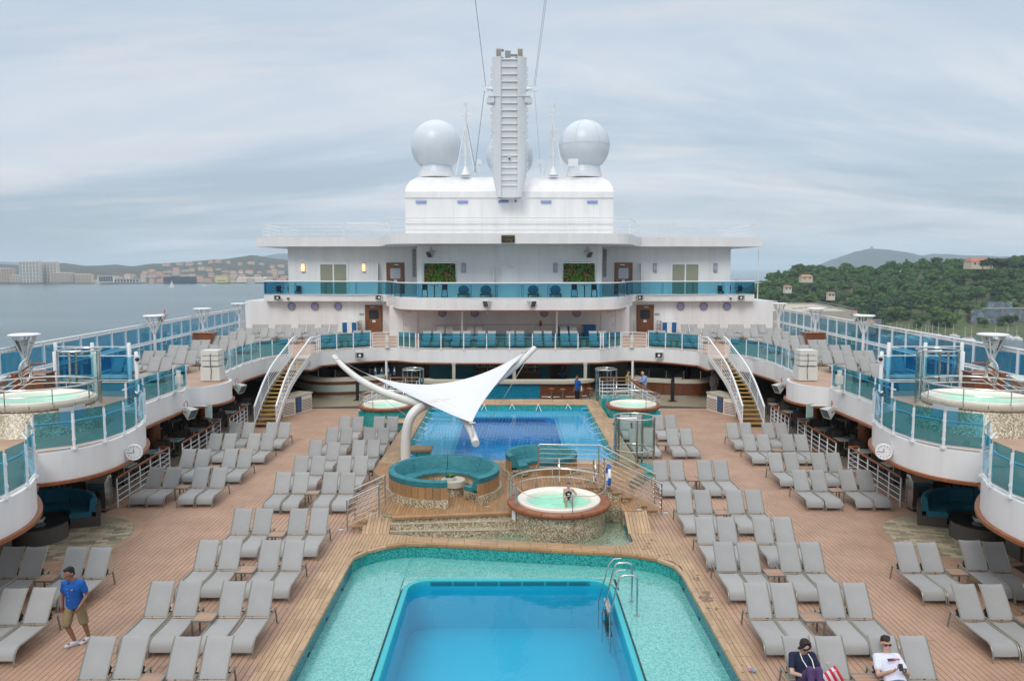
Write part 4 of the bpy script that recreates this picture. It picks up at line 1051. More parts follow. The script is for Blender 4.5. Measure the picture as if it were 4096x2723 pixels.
# ================================================================= dining area under the side decks
WEAVE = M('taupe_woven_back', (.075,.062,.052), .7, var=.25, vs=30, bmp=.3)
TTOP = M('pale_stone_table_top', (.42,.39,.33), .35, var=.1, vs=7)
def make_chair():
    t = thing('dining_chair', 'x', 'chair')
    obj('seat', MB().box(-.22,-.22,.43,.22,.22,.47), WEAVE, t)
    obj('backrest', MB().obox((0,.24,.70),(.44,.03,.50),0,-.12), WEAVE, t)
    for sx in (-1,1):
        for sy in (-1,1): obj('leg', MB().obox((sx*.2,sy*.2,.215),(.03,.03,.43)), BLACK, t)
    return t
def make_dtable():
    t = thing('dining_table', 'x', 'table')
    obj('top', MB().box(-.36,-.36,.72,.36,.36,.75), TTOP, t)
    obj('pedestal', MB().lathe([(.0,.02),(.035,.02),(.035,.72)],10), STEEL, t, True)
    obj('base', MB().lathe([(0,.03),(.22,.02),(.22,0)],16), STEEL, t)
    obj('place_mat', MB().box(.05,-.3,.751,.34,.3,.756), M('menu_blue',(.10,.30,.38),.4), t)
    return t
CH, DT = make_chair(), make_dtable(); first = [True, True]
def put_chair(x, y, rz, label, z=0):
    if first[0]: first[0] = False; CH.location = (x,y,z); CH.rotation_euler = (0,0,rz); CH['label'] = label; CH['group'] = 'dining chairs under the side deck'; return
    copy_tree(CH, (x,y,z), rz, label, 'dining chairs under the side deck')
for s, w in ((-1,'left'),(1,'right')):
    for r in range(8):
        y = 27.6+r*2.25
        for c_, x in enumerate((14.75,16.7)):
            lab = f'pale square dining table in the {w} arcade, {ORD[r]} from front, {"pool" if c_==0 else "inner"} row'
            if first[1]: first[1] = False; DT.location = (s*x,y,.006); DT['label'] = lab; DT['group'] = 'dining tables under the side deck'
            else: copy_tree(DT, (s*x,y,.006), 0, lab, 'dining tables under the side deck')
            for q, (dx, dy, rz) in enumerate(((0,-.62,pi),(0,.62,0),(-s*.62,0,s*pi/2*1))):
                if q == 2 and c_ == 1: continue
                put_chair(s*x+dx*-1, y+dy, rz+rl.uniform(-.1,.1), f'dark woven dining chair, {w} arcade, {ORD[r]} table of the {"pool" if c_==0 else "inner"} row, {("near","far","aisle")[q]} side', .006)

# ================================================================= details of the after house
LR = ((-1,'left'),(1,'right'))
def door(label, x, y, z, w, h, window=True, mat=None, handle=1, dark=False, cat='door', fit=None):
    t = thing('door', label, cat, (x,y,z))
    obj('frame', MB().box(x-w/2-.07,y-.06,z,x-w/2,y,z+h+.07).box(x+w/2,y-.06,z,x+w/2+.07,y,z+h+.07).box(x-w/2,y-.06,z+h,x+w/2,y,z+h+.07), MAHOG if mat is None else mat, t)
    lf = obj('leaf', MB().box(x-w/2+.01,y-.04,z+.02,x+w/2-.01,y+.0,z+h-.01), mat or DOORW, t)
    if window:
        zc = z+h*.68; ww, hh = w*.62, h*.34
        pts = [(x+ww/2*sx*(1 if i else .8) if False else 0, 0) for sx in (1,) for i in (0,)]
        rp = []
        for cx_, cz_, a0 in ((x+ww/2-.1,zc+hh/2-.1,0),(x-ww/2+.1,zc+hh/2-.1,90),(x-ww/2+.1,zc-hh/2+.1,180),(x+ww/2-.1,zc-hh/2+.1,270)):
            for i in range(5): a = rad(a0+90*i/4); rp.append((cx_+.1*cos(a), cz_+.1*sin(a)))
        n = len(rp); m = MB().add([(px,y-.055,pz) for px,pz in rp]+[(px,y-.03,pz) for px,pz in rp], [tuple(range(n-1,-1,-1))]+[(i,(i+1)%n,n+(i+1)%n,n+i) for i in range(n)])
        obj('window', m, GL_WIN if dark else M('pale_window',(.45,.48,.52),.06), lf)
        obj('door_notice', MB().box(x-.13,y-.05,zc-hh/2-.28,x+.13,y-.042,zc-hh/2-.10), WHITE2, lf)
    obj('handle', MB().obox((x+handle*(w/2-.16),y-.09,z+h*.46),(.14,.05,.04)), STEEL, lf)
    obj('closer', MB().obox((x+handle*.1,y-.07,z+h-.1),(.36,.05,.06)), STEEL, lf)
    return t
def sconce(label, x, y, z, lit):
    t = thing('wall_lamp', label, 'lamp', (x,y,z))
    obj('shade', MB().box(x-.13,y-.12,z,x+.13,y-.02,z+.62), M_emit('lit_shade',(1.0,.55,.28),1.6) if lit else M('unlit_shade',(.42,.43,.52),.4), t)
    m = MB()
    for k in (0,.14,.50,.64): m.box(x-.155,y-.14,z+k-.02,x+.155,y,z+k+.005)
    m.box(x-.155,y-.03,z-.03,x+.155,y-.001,z+.66); obj('cage', m, M('lamp_cage',(.25,.18,.17),.5), t)
def floodlight(label, x, y, z, rz, tilt=.5, cable=True):
    t = thing('floodlight', label, 'floodlight', (x,y,z))
    R = Matrix.Translation((x,y,z)) @ Matrix.Rotation(rz,4,'Z') @ Matrix.Rotation(tilt,4,'X')
    def tr(m_): m_.v = [tuple(R @ Vector(p)) for p in m_.v]; return m_
    m = MB(); a, b = .14, .23
    m.add([(-a,.18,-a),(a,.18,-a),(a,.18,a),(-a,.18,a),(-b,-.2,-b),(b,-.2,-b),(b,-.2,b),(-b,-.2,b)], [(0,1,2,3),(0,4,5,1),(1,5,6,2),(2,6,7,3),(3,7,4,0)])
    obj('housing', tr(m), SPKG, t)
    obj('lens', tr(MB().add([(-b+.02,-.17,-b+.02),(b-.02,-.17,-b+.02),(b-.02,-.17,b-.02),(-b+.02,-.17,b-.02)], [(3,2,1,0)])), M('flood_lens',(.08,.085,.09),.15), t)
    obj('bracket', tr(MB().box(-.19,-.02,-.02,-.165,.34,.02).box(.165,-.02,-.02,.19,.34,.02).box(-.19,.32,-.02,.19,.35,.02)), STEEL, t)
    if cable: obj('cable', tr(MB().tube([(0,.2,.12),(.08,.30,.26),(.0,.36,.34),(-.1,.34,.22),(-.06,.3,.1)], .016, 6)), RED, t)
def horn(label, x, y, z):
    t = thing('horn_speaker', label, 'speaker', (x,y,z))
    m = MB().add([(-.12,.16,-.1),(.12,.16,-.1),(.12,.16,.1),(-.12,.16,.1),(-.27,-.14,-.2),(.27,-.14,-.2),(.27,-.14,.2),(-.27,-.14,.2)], [(0,1,2,3),(0,4,5,1),(1,5,6,2),(2,6,7,3),(3,7,4,0)])
    m.v = [(a+x,b+y,c+z) for a,b,c in m.v]; obj('flare', m, SPKG, t)
    obj('cone', MB().ball((x,y-.06,z),(.10,.08,.10),12,8), WHITE2, t, True)
    obj('mouth', MB().box(x-.2,y+.02,z-.15,x+.2,y+.03,z+.15), BLACK, t)
def camera_unit(label, x, y, z):
    t = thing('security_camera', label, 'camera', (x,y,z))
    obj('mount', MB().box(x-.08,y-.12,z+.05,x+.08,y,z+.14), WHITE2, t); obj('dome', MB().ball((x,y-.1,z-.02),.085,12,8), BLACK, t, True)

for s, w in LR:
    # balcony level
    sconce(f'outer wall lamp left of the {w} balcony window' if s<0 else 'inner wall lamp between door and right balcony window', s*17.1 if s<0 else 12.07, 66.2, 7.95, s<0)
    sconce('lit wall lamp between the left balcony window and door' if s<0 else 'outer wall lamp beside the right balcony window', -12.07 if s<0 else 17.1, 66.2, 7.95, s<0)
    sconce(f'unlit wall lamp beside the {w} plant wall', s*3.43, 59.6, 7.95, False)
    t = thing('window_wall', f'two-pane sliding window with pale blinds, {w} side of the balcony', 'window', (s*14.6,66.2,D18F))
    x0, x1 = s*14.6-1.22, s*14.6+1.22
    obj('frame', MB().box(x0,66.13,D18F,x0+.14,66.2,8.7).box(x1-.14,66.13,D18F,x1,66.2,8.7).box(x0+.14,66.13,8.52,x1-.14,66.2,8.7).box(s*14.6-.06,66.13,D18F,s*14.6+.06,66.2,8.52), WHITE2, t)
    for a in (x0+.14, s*14.6+.06): obj('pane', MB().box(a,66.175,D18F+.1,a+1.05,66.19,8.52), M('blind_behind_glass',(.30,.30,.22),.15,var=.06), t)
    door(f'brown timber door with rounded window, {w} side of the balcony', s*9.46, 66.19, D18F+.15, 1.35, 2.55, handle=-s)
    m = MB(); t = thing('vent_door', f'narrow white door ajar beside the {w} balcony door', 'door', (s*10.9,65.85,D18F)); obj('leaf', MB().obox((s*10.85,65.85,7.3),(.06,.7,2.6)), WHITE2, t); obj('glass', MB().obox((s*10.85+s*.04,65.85,7.7),(.02,.3,1.2)), GL_WIN, t)
    # plant walls
    t = thing('plant_wall', f'framed green plant wall, {w} of the centre', 'plant wall', (s*5.19,59.6,7.15))
    x0 = s*5.19-1.23
    obj('frame', MB().box(x0,59.5,7.15,x0+.06,59.6,8.64).box(x0+2.40,59.5,7.15,x0+2.46,59.6,8.64).box(x0+.06,59.5,7.15,x0+2.40,59.6,7.21).box(x0+.06,59.5,8.58,x0+2.40,59.6,8.64), STEEL, t)
    obj('backing', MB().box(x0+.06,59.53,7.21,x0+2.40,59.58,8.58), M('plant_wall_felt',(.02,.05,.012),.9), t)
    rr = random.Random(5); greens = [(.06,.18,.015),(.14,.30,.03),(.03,.13,.03),(.24,.26,.03),(.02,.07,.05),(.28,.17,.05)]
    gm = [M(f'plant_wall_green_{i}', g, .7, var=.4, vs=12) for i, g in enumerate(greens)] if s < 0 else gm
    mbs = [MB() for _ in greens]
    for k in range(620):
        u, v = rr.random(), rr.random(); bx, bz = x0+.08+u*2.3, 7.22+v*1.34
        q = .5+.5*sin(u*7+v*4+1)*cos(v*6-u*3); gi = min(5, max(0, int(q*6+rr.uniform(-.8,.8))))
        c_ = Vector((bx,59.5,bz)); r_ = rr.uniform(.03,.07)
        for p in range(5):
            a = 2*pi*p/5+rr.random(); d = Vector((cos(a),-.5,sin(a)))*r_; e = Vector((-sin(a),0,cos(a)))*r_*.45
            mbs[gi].add([c_,c_+d*.6+e,c_+d*1.3,c_+d*.6-e],[(0,1,2,3)])
    for gi, m in enumerate(mbs): obj('foliage', m, gm[gi], t)
    floodlight(f'white floodlight over the {w} plant wall', s*5.85, 59.2, 9.3, s*.6+pi*0, .6)
    obj_ = thing('louvre_panel', f'vertical grey louvre strip beside the {w} balcony door', 'louvre', (s*7.9,66.18,7.3))
    for k in range(22): obj('slat', MB().box(s*7.9-.15,66.13,7.5+k*.105,s*7.9+.15,66.18,7.5+k*.105+.07), GREYW, obj_)
    # fascia of the balcony slab
    horn(f'horn loudspeaker at the outer end of the balcony front, {w}', s*18.7, 64.2, 5.82)
    horn(f'horn loudspeaker beside the bend of the balcony front, {w}', s*10.5, 64.1, 5.85)
    camera_unit(f'dome camera near the outer end of the balcony front, {w}', s*17.9, 64.35, 5.8)
    floodlight(f'floodlight under the middle balcony, {w} of the pair', s*1.6, 56.85, 5.72, s*.7, .35, False)
    # wing wall of the sun deck level
    for k, x in enumerate((17.8,15.9,14.0)):
        t = thing('bulkhead_lamp', f'round lilac bulkhead lamp on the {w} wing wall, {("outermost","middle","innermost")[k]}', 'lamp', (s*x,65,5.12))
        obj('rim', MB().lathe([(.24,-.0),(.33,0),(.33,.1),(.27,.12),(.24,.08)],24).__class__(), GREYW, t) if False else None
        m = MB().lathe([(.26,.0),(.32,.0),(.32,.10),(.26,.10)],28,(0,0),closed_prof=True); m.v = [(s*x+a,65-c,5.12+b) for a,b,c in m.v]; obj('rim', m, M('lamp_rim',(.25,.23,.26),.5), t, True)
        m = MB().lathe([(.26,.06),(.15,.075),(0.001,.08)],28); m.v = [(s*x+a,65-c,5.12+b) for a,b,c in m.v]; obj('lens', m, LILAC, t, True)
    for k, x in enumerate((5.2,2.69)):
        t = thing('bulkhead_lamp', f'round lilac lamp under the balcony, {w} of centre, {("outer","inner")[k]}', 'lamp', (s*x,61.5,4.76))
        m = MB().lathe([(.26,.0),(.32,.0),(.32,.10),(.26,.10)],28,(0,0),closed_prof=True); m.v = [(s*x+a,61.5-c,4.76+b) for a,b,c in m.v]; obj('rim', m, M('lamp_rim2',(.25,.23,.26),.5), t, True)
        m = MB().lathe([(.26,.06),(.15,.075),(0.001,.08)],28); m.v = [(s*x+a,61.5-c,4.76+b) for a,b,c in m.v]; obj('lens', m, LILAC, t, True)
    door(f'brown timber door with dark window on the {w} wing wall', s*11.1, 64.99, D17+.0, 1.28, 2.18, dark=True, handle=s)
    t = thing('exit_sign', f'green exit sign beside the {w} wing door', 'sign', (s*12.1,65,4.46)); obj('plate', MB().box(s*12.1-.17,64.97,4.39,s*12.1+.17,65,4.54), GREEN, t)
    obj('arrow', MB().add([(s*12.1-.12,64.965,4.465),(s*12.1-.06,64.965,4.52),(s*12.1-.06,64.965,4.41)],[(0,1,2)]).box(s*12.1+.03,64.965,4.42,s*12.1+.10,64.969,4.51), WHITE2, t)
    t = thing('towel_cabinet', f'white cabinet with blue towel bins against the {w} wing wall', 'cabinet', (s*12.9,64.3,D17))
    x = s*12.9; obj('body', MB().box(x-.62,63.9,D17,x+.62,64.9,D17+.98), WHITE2, t)
    for a, b in ((-.56,-.2),(.2,.56)): obj('bin', MB().box(x+a,63.86,D17+.08,x+b,63.91,D17+.88), TOWEL, t)
    # small railings beside wing doors
    for k, dx in enumerate((-.95,.95)):
        t = thing('tube_railing', f'short white rail {("left","right")[k]} of the {w} wing door', 'railing', (s*11.1+dx,63.9,D17))
        for z in (.4,.7,1.0): obj('rail', MB().tube([(s*11.1+dx,64.8,D17+z),(s*11.1+dx,63.4,D17+z)], .022, 6), STEEL, t)
        for y in (63.4,64.7): obj('post', MB().tube([(s*11.1+dx,y,D17),(s*11.1+dx,y,D17+1.0)], .022, 6), STEEL, t)
    # doors and pillar in the recess
    door(f'flush white door at the {w} end of the shaded recess', s*7.7, 61.49, D17, 1.05, 1.95, False, WHITE2, handle=s)
    t = thing('pillar', f'slim white pillar under the balcony, {w} one', 'pillar', (s*3.5,58.6,D17)); obj('shaft', MB().tube([(s*3.5,58.6,D17),(s*3.5,58.6,5.25)], .075, 12), WHITE2, t, True); obj('base', MB().lathe([(0,D17+.03),(.14,D17+.03),(.14,D17)],14,(s*3.5,58.6)), WHITE2, t)
    # furniture of the balcony
    for k, x in enumerate((6.2,4.75)):
        t = thing('bar_stool', f'tall black bar chair on the balcony, {w} side, {("outer","inner")[k]}', 'bar stool', (s*x,58.2,D18F))
        obj('seat', MB().box(s*x-.2,58.0,D18F+.74,s*x+.2,58.4,D18F+.79), BLACK, t); obj('back', MB().box(s*x-.2,58.36,D18F+.79,s*x+.2,58.4,D18F+1.15), BLACK, t)
        for a in (-1,1):
            for b in (58.02,58.38): obj('leg', MB().tube([(s*x+a*.18,b,D18F+.74),(s*x+a*.22,b,D18F)], .018, 5), BLACK, t)
        obj('foot_ring', MB().tube([(s*x-.2,58.02,D18F+.25),(s*x+.2,58.02,D18F+.25),(s*x+.2,58.38,D18F+.25),(s*x-.2,58.38,D18F+.25)], .014, 5, True), BLACK, t)
    t = thing('bar_table', f'tall black bar table on the balcony, {w} side', 'table', (s*5.5,58.3,D18F)); obj('top', MB().lathe([(0,D18F+1.08),(.34,D18F+1.08),(.34,D18F+1.05),(0,D18F+1.05)],20,(s*5.5,58.3)), BLACK, t); obj('stem', MB().tube([(s*5.5,58.3,D18F),(s*5.5,58.3,D18F+1.05)], .04, 8), BLACK, t)
    for k, x in enumerate((3.4,1.75)):
        t = thing('lounge_chair', f'upholstered teal chair on the balcony, {w} side, {("outer","inner")[k]}', 'chair', (s*x,58.6,D18F))
        obj('seat', MB().box(s*x-.42,58.25,D18F+.33,s*x+.42,58.95,D18F+.47), M('olive_seat',(.10,.11,.07),.8), t); obj('backrest', MB().ball((s*x,58.98,D18F+.72),(.40,.08,.36),16,10), CUSH2, t, True)
        for a in (-1,1):
            for b in (58.3,58.9): obj('leg', MB().tube([(s*x+a*.34,b,D18F+.34),(s*x+a*.40,b,D18F)], .02, 5), BLACK, t)
    # cafe set at the outer end
    t = thing('cafe_table', f'round dark cafe table at the {w} balcony end', 'table', (s*18.9,65.6,D18F)); obj('top', MB().lathe([(0,D18F+.74),(.42,D18F+.74),(.42,D18F+.70),(0,D18F+.70)],20,(s*18.9,65.6)), BLACK, t); obj('stem', MB().tube([(s*18.9,65.6,D18F),(s*18.9,65.6,D18F+.7)], .04, 8), BLACK, t)
    for k, (dx, dy) in enumerate(((-.75,0),(.75,0),(0,.75))):
        t = thing('cafe_chair', f'dark tub chair at the {w} balcony end, {("inner","outer","far")[k]} seat', 'chair', (s*18.9+dx*.8,65.6+dy*.8,D18F)); cx_, cy2 = s*18.3+dx, 66+dy
        obj('shell', MB().lathe([(.24,D18F+.42),(.28,D18F+.6),(.26,D18F+.88)],12,(cx_,cy2),math.atan2(dy,dx)-1.7,math.atan2(dy,dx)+1.7), BLACK, t, True); obj('seat', MB().lathe([(0,D18F+.45),(.26,D18F+.45),(.24,D18F+.38),(0,D18F+.38)],12,(cx_,cy2)), BLACK, t)
        for a in (-1,1):
            for b in (-1,1): obj('leg', MB().tube([(cx_+a*.16,cy2+b*.16,D18F+.4),(cx_+a*.22,cy2+b*.22,D18F)], .015, 5), BLACK, t)
    t = thing('telescope', f'small black telescope on tripod at the {w} balcony end', 'telescope', (s*17.6,69.5,D18F)); obj('tube', MB().tube([(s*17.6-.1,69.1,D18F+1.62),(s*17.6+.25,69.6,D18F+1.78)], .06, 8), BLACK, t)
    for k in range(3): obj('leg', MB().tube([(s*17.6,69.3,D18F+1.6),(s*17.6+.4*cos(k*2.1),69.3+.4*sin(k*2.1),D18F)], .02, 5), BLACK, t)
    # searchlight masts, aerials on the roof
for k, x in enumerate((-.68,.68)): pass
door('plain white door in the middle of the balcony wall', 0.0, 59.59, D18F+.1, 1.16, 2.35, False, WHITE2, handle=1)
door('double white door in the middle of the shaded recess', -1.55, 61.49, D17, 1.2, 1.95, False, WHITE2, handle=-1)
t = thing('open_panel', 'white hinged panel standing open left of the balcony door', 'panel', (-1.15,59.4,D18F)); obj('leaf', MB().obox((-1.16,59.3,7.2),(.05,.6,2.3)), WHITE2, t); obj('hinge', MB().tube([(-1.16,59.58,6.1),(-1.16,59.58,8.35)], .03, 6), STEEL, t)
t = thing('telephone_box', 'yellow emergency telephone on the recess wall', 'telephone', (2.4,61.4,3.9)); obj('case', MB().box(2.28,61.3,3.75,2.52,61.5,4.2), M('yellow_case',(.55,.36,.02),.4), t); obj('handset', MB().box(2.33,61.25,3.8,2.47,61.3,4.05), BLACK, t); obj('cord', MB().tube([(2.4,61.3,3.75),(2.36,61.28,3.5),(2.44,61.28,3.4)], .015, 5), BLACK, t)
t = thing('low_railing', 'thin steel rail along the shaded recess', 'railing', (0,60.9,D17))
obj('rail', MB().tube([(-5.6,60.9,D17+.92),(6.6,60.9,D17+.92)], .02, 6), STEEL, t)
for x in range(-6,8,2): obj('post', MB().tube([(x*.93,60.9,D17),(x*.93,60.9,D17+.92)], .018, 5), STEEL, t)
for k, x in enumerate((4.2,6.1)):
    t = thing('deck_box', f'blue covered stack by the recess wall, {("left","right")[k]} one', 'crate', (x,60.4,D17)); obj('body', MB().box(x-.45,60.1,D17,x+.45,60.7,D17+.75+.12*k), TOWEL, t); obj('lid', MB().box(x-.48,60.08,D17+.75+.12*k,x+.48,60.72,D17+.80+.12*k), TOWEL, t)

# builder's plaque on the roof edge
t = thing('builders_plaque', 'dark brass-edged plaque on the roof edge at the centre', 'sign', (-.1,56.9,10.03))
obj('board', MB().box(-.565,56.83,10.03,.365,56.88,10.54), M('plaque_black',(.02,.017,.02),.4), t)
BR = M('plaque_brass',(.42,.30,.12),.35,.6)
obj('edge', MB().box(-.585,56.84,10.01,.385,56.875,10.03).box(-.585,56.84,10.54,.385,56.875,10.56).box(-.585,56.84,10.03,-.565,56.875,10.54).box(.365,56.84,10.03,.385,56.875,10.54), BR, t)
for px_ in (-.53,.33):
    for pz_ in (10.06,10.51): obj('screw', MB().ball((px_,56.825,pz_),.018,8,6), BR, t)
def text(body, x, y, z, size, mat, parent, rz=0, name='lettering', align='CENTER', space=1.0):
    cu = bpy.data.curves.new(name, 'FONT'); cu.body = body; cu.size = size; cu.extrude = .003; cu.align_x = align; cu.space_character = space
    tmp = bpy.data.objects.new('tmp', cu); COL.objects.link(tmp)
    dg = bpy.context.evaluated_depsgraph_get(); me = bpy.data.meshes.new_from_object(tmp.evaluated_get(dg))
    bpy.data.objects.remove(tmp)
    R = Matrix.Translation((x,y,z)) @ Matrix.Rotation(rz,4,'Z') @ Matrix.Rotation(pi/2,4,'X')
    o0 = ORI.get(parent.name,(0,0,0)) if parent else (0,0,0)
    me.transform(Matrix.Translation((-o0[0],-o0[1],-o0[2])) @ R); me.materials.clear(); me.materials.append(mat)
    o = bpy.data.objects.new(name, me); COL.objects.link(o)
    if parent: o.parent = parent; ORI[o.name] = o0
    return o
text('FINCANTIERI', -.1, 56.82, 10.42, .13, BR, t, space=1.0)
text('S.p.A.', -.1, 56.82, 10.345, .05, BR, t)
text('CANTIERE DI MONFALCONE', -.1, 56.82, 10.255, .062, BR, t)
text('COSTR.  1288', -.1, 56.82, 10.16, .085, BR, t)
text('ANNO 2014', .2, 56.82, 10.075, .055, BR, t)

# tower lamps
for k, x in enumerate((-7.25,-3.85,-.5,3.0,6.8)):
    t = thing('strip_lamp', f'blue strip lamp high on the tower wall, {ORD[k]} from the left', 'lamp', (x,66,13.6))
    obj('cover', MB().tube([(x-.42,65.92,13.62),(x+.42,65.92,13.62)], .09, 10), BLUELAMP, t, True); obj('cage', MB().box(x-.44,65.9,13.69,x+.44,66.0,13.73), GREYW, t)
camera_unit('grey camera on the tower wall beside the middle strip lamp', .5, 65.98, 13.7)
t = thing('tower_ledge', 'thin ledge line across the tower front', 'ledge', (0,65.95,11.9)); obj('ledge', MB().box(-8.5,65.9,11.86,8.5,66.0,11.93), WHITE, t); obj('pipe', MB().tube([(-8.5,65.9,11.45),(8.5,65.9,11.45)], .03, 6), WHITE2, t)

# mast with its ladder face
t = thing('radar_mast', 'tall pale grey mast with a ladder of rungs above the tower', 'mast', (0,64.6,13.9))
MY = 65.0
prof = [(13.9,.98,.45),(15.6,1.35,.6),(19.0,1.34,.6),(19.02,1.38,.62),(21.8,1.32,.6),(23.0,1.33,.6),(24.9,1.38,.62)]
for s in (-1,1):
    rows = []
    for z, w, d in prof:
        rows.append([(s*.62,MY-.25,z),(s*.72,MY-.34,z),(s*(.62+(w-.62)*.55),MY-.30,z),(s*w,MY-.02,z),(s*w,MY+.35,z),(s*(w-.2),MY+.9,z),(s*.4,MY+1.1,z),(0,MY+1.1,z)])
    m = MB().grid(rows); m.add(rows[-1], [tuple(range(8))])
    obj('flank', m, GREYMAST, t, True)
obj('ladder_face', MB().box(-.63,MY-.20,13.9,.63,MY+.05,24.8), GREYMAST, t)
for z in (24.7,24.13,23.56,23.0,22.43,21.85,21.32,20.77,20.24,19.7,19.18,18.68,18.19,17.71,17.21,16.73,16.26,15.78,15.3,14.85):
    obj('rung', MB().box(-.62,MY-.31,z-.04,.62,MY-.20,z+.04), WHITE2, t)
for s in (-1,1):
    for k in range(16):
        z = 15.9+k*.53
        if z > 21.3 and z < 22.2: continue
        obj('hoop', MB().tube([(s*1.30,MY+.1,z),(s*1.46,MY+.1,z+.06),(s*1.46,MY+.1,z+.30),(s*1.30,MY+.1,z+.36)], .045, 6), GREYMAST, t)
    m = MB().prism([(s*1.2,MY-.3),(s*1.75,MY-.15),(s*1.82,MY+.3),(s*1.6,MY+.8),(s*1.2,MY+.9)], 21.35, 21.75); obj('platform', m, GREYMAST, t)
    obj('cap_shelf', MB().prism([(s*.7,MY-.4),(s*1.7,MY-.2),(s*1.7,MY+.2),(s*.7,MY-.1)], 21.80, 21.90), GREYMAST, t)
    obj('outrigger', MB().tube([(s*1.3,MY+.1,22.45),(s*1.85,MY+.1,22.5)], .12, 10), WHITE2, t, True)
    for dz in (-.18,.22): obj('outrigger_ring', MB().tube([(s*1.9+.28*cos(a),MY+.1+.28*sin(a),22.5+dz) for a in [2*pi*i/14 for i in range(14)]], .018, 5, True), WHITE2, t)
    obj('horn_box', MB().box(s*.85-.22,MY-.3,24.9,s*.85+.22,MY+.2,25.55), GREYMAST, t)
    obj('mesh_guard', MB().box(s*.85-.18,MY-.33,24.95,s*.85+.18,MY-.30,25.45), M('guard_tan',(.30,.27,.22),.6), t)
obj('mast_camera', MB().ball((-.55,MY,25.45),.12,10,8).box(-.35,MY-.1,24.9,.1,MY+.1,25.4), GREYW, t)
obj('beam', MB().box(.1,MY-.2,24.95,.75,MY-.05,25.1), BRONZE, t)
camera_unit('dark camera low on the mast ladder', 0.0, MY-.35, 16.95)
for k, (a, b) in enumerate((((-2.0,MY+.1,22.3),(-2.9,66.5,16.0)),((2.0,MY+.1,22.3),(2.6,66.5,16.0)),((-1.9,MY+.1,22.7),(-2.75,43,30.2)),((1.95,MY+.1,22.7),(2.9,43,30.4)),((2.05,MY+.1,22.7),(3.02,43,30.4)),((-3.55,67.9,20.2),(-2.75,66.5,16.0)),((3.65,67.9,20.2),(2.9,66.5,16.0)))):
    d = M('dark_wire',(.12,.13,.16),.6) if k in (0,2,5) else M('pale_wire',(.42,.45,.52),.6)
    o = tag(obj('stay_wire', MB().tube([a,b], .020 if k in (0,2,5) else .016, 5), d), ['dark stay running down left of the mast','thin stay running down right of the mast','dark knotted wire rising out of the picture left of the mast','inner of two pale wires rising right of the mast','outer of two pale wires rising right of the mast','dark stay from the left lattice aerial','thin stay from the right lattice aerial'][k], 'wire')
# domes
SEAM = M('dome_seam',(.45,.48,.52),.6)
for k, (x, y, z, r) in enumerate(((-6.33,70,18.72,2.2),(6.48,70,18.75,2.2),(.03,72.5,18.2,2.12))):
    t = thing('satellite_dome', ('bluish white satellite dome left of the mast','white satellite dome with panel seams right of the mast','satellite dome half hidden behind the mast')[k], 'dome', (x,y,16))
    pr_ = [(1.50,16.0),(1.50,16.45),(1.47,16.5)]+[(r*sin(rad(a)), z-r*cos(rad(a))*1.0) for a in range(38,181,7)]
    obj('radome', MB().lathe(pr_,48,(x,y)), SKYWHITE, t, True)
    obj('collar', MB().lathe([(1.54,16.0),(1.54,16.42),(1.50,16.42),(1.50,16.0)],40,(x,y)), WHITE2, t, True)
    if k < 2: obj('hatch', MB().grid([[(x+(math.sqrt(r*r-(zh-z)**2)+.015)*sin(ah), y-(math.sqrt(r*r-(zh-z)**2)+.015)*cos(ah), zh) for ah in (-.17,-.06,.06,.17)] for zh in (17.15,17.4,17.65,17.9)]), SKYWHITE, t)
    if k == 1:
        obj('seam', MB().tube([(x+2.205*cos(a),y+2.205*sin(a),z) for a in [2*pi*i/60 for i in range(60)]], .012, 4, True), SEAM, t)
        for a in (rad(-60),rad(-115),rad(-20),rad(-160)): obj('seam', MB().tube([(x+2.205*sin(rad(b))*cos(a),y+2.205*sin(rad(b))*sin(a),z+2.205*cos(rad(b))) for b in range(4,90,6)], .012, 4), SEAM, t)
# lattice aerials
for s, w in LR:
    x, y = s*3.7, 68
    t = thing('lattice_aerial', f'white tripod aerial between the mast and the {w} dome', 'aerial', (x,y,16))
    obj('pole', MB().tube([(x,y,16),(x,y,22)], .10, 8), WHITE2, t, True)
    for dx, dy in ((-.8,-.3),(.8,-.3),(0,.7)): obj('leg', MB().tube([(x+dx,y+dy,16),(x,y,20.2)], .06, 6), WHITE2, t)
    obj('cone', MB().lathe([(.45,16),(.02,16.9)],12,(x,y)), WHITE2, t, True)
    for z, r in ((21.3,.28),(21.85,.2),(20.9,.34),(19.8,.34),(17.7,.45),(19.0,.3)): obj('ring', MB().tube([(x+r*cos(2*pi*i/10),y+r*sin(2*pi*i/10),z) for i in range(10)], .018, 5, True), WHITE2, t)
    obj('arm', MB().tube([(x-.4,y,20.95),(x+.4,y,20.95)], .03, 6), WHITE2, t)
    x2 = s*2.5; t = thing('deck_light', f'small white lamp post beside the mast foot, {w}', 'lamp', (x2,67,16)); obj('pole', MB().tube([(x2,67,16),(x2,67,16.9)], .06, 6), WHITE2, t); obj('head', MB().box(x2-.2,66.85,16.8,x2+.2,67.1,17.15), WHITE2, t)
x = 5.3; t = thing('searchlight', 'white boxy searchlight in front of the right dome', 'searchlight', (x,67.2,16)); obj('pole', MB().tube([(x,67.2,16),(x,67.2,16.7)], .08, 8), WHITE2, t); obj('head', MB().obox((x,67.2,16.95),(.8,.4,.6)), WHITE2, t); obj('arm', MB().box(x-.5,67.1,16.7,x+.5,67.3,16.76), WHITE2, t)
t = thing('flag_staff', 'thin white staff on the right edge of the balcony', 'mast', (20.6,66,D18)); obj('pole', MB().tube([(20.6,66,5),(20.6,66,9.75)], [.05,.02], 6), WHITE2, t); obj('yard', MB().tube([(20.3,66,7.0),(20.9,66,7.0)], .02, 5), WHITE2, t)

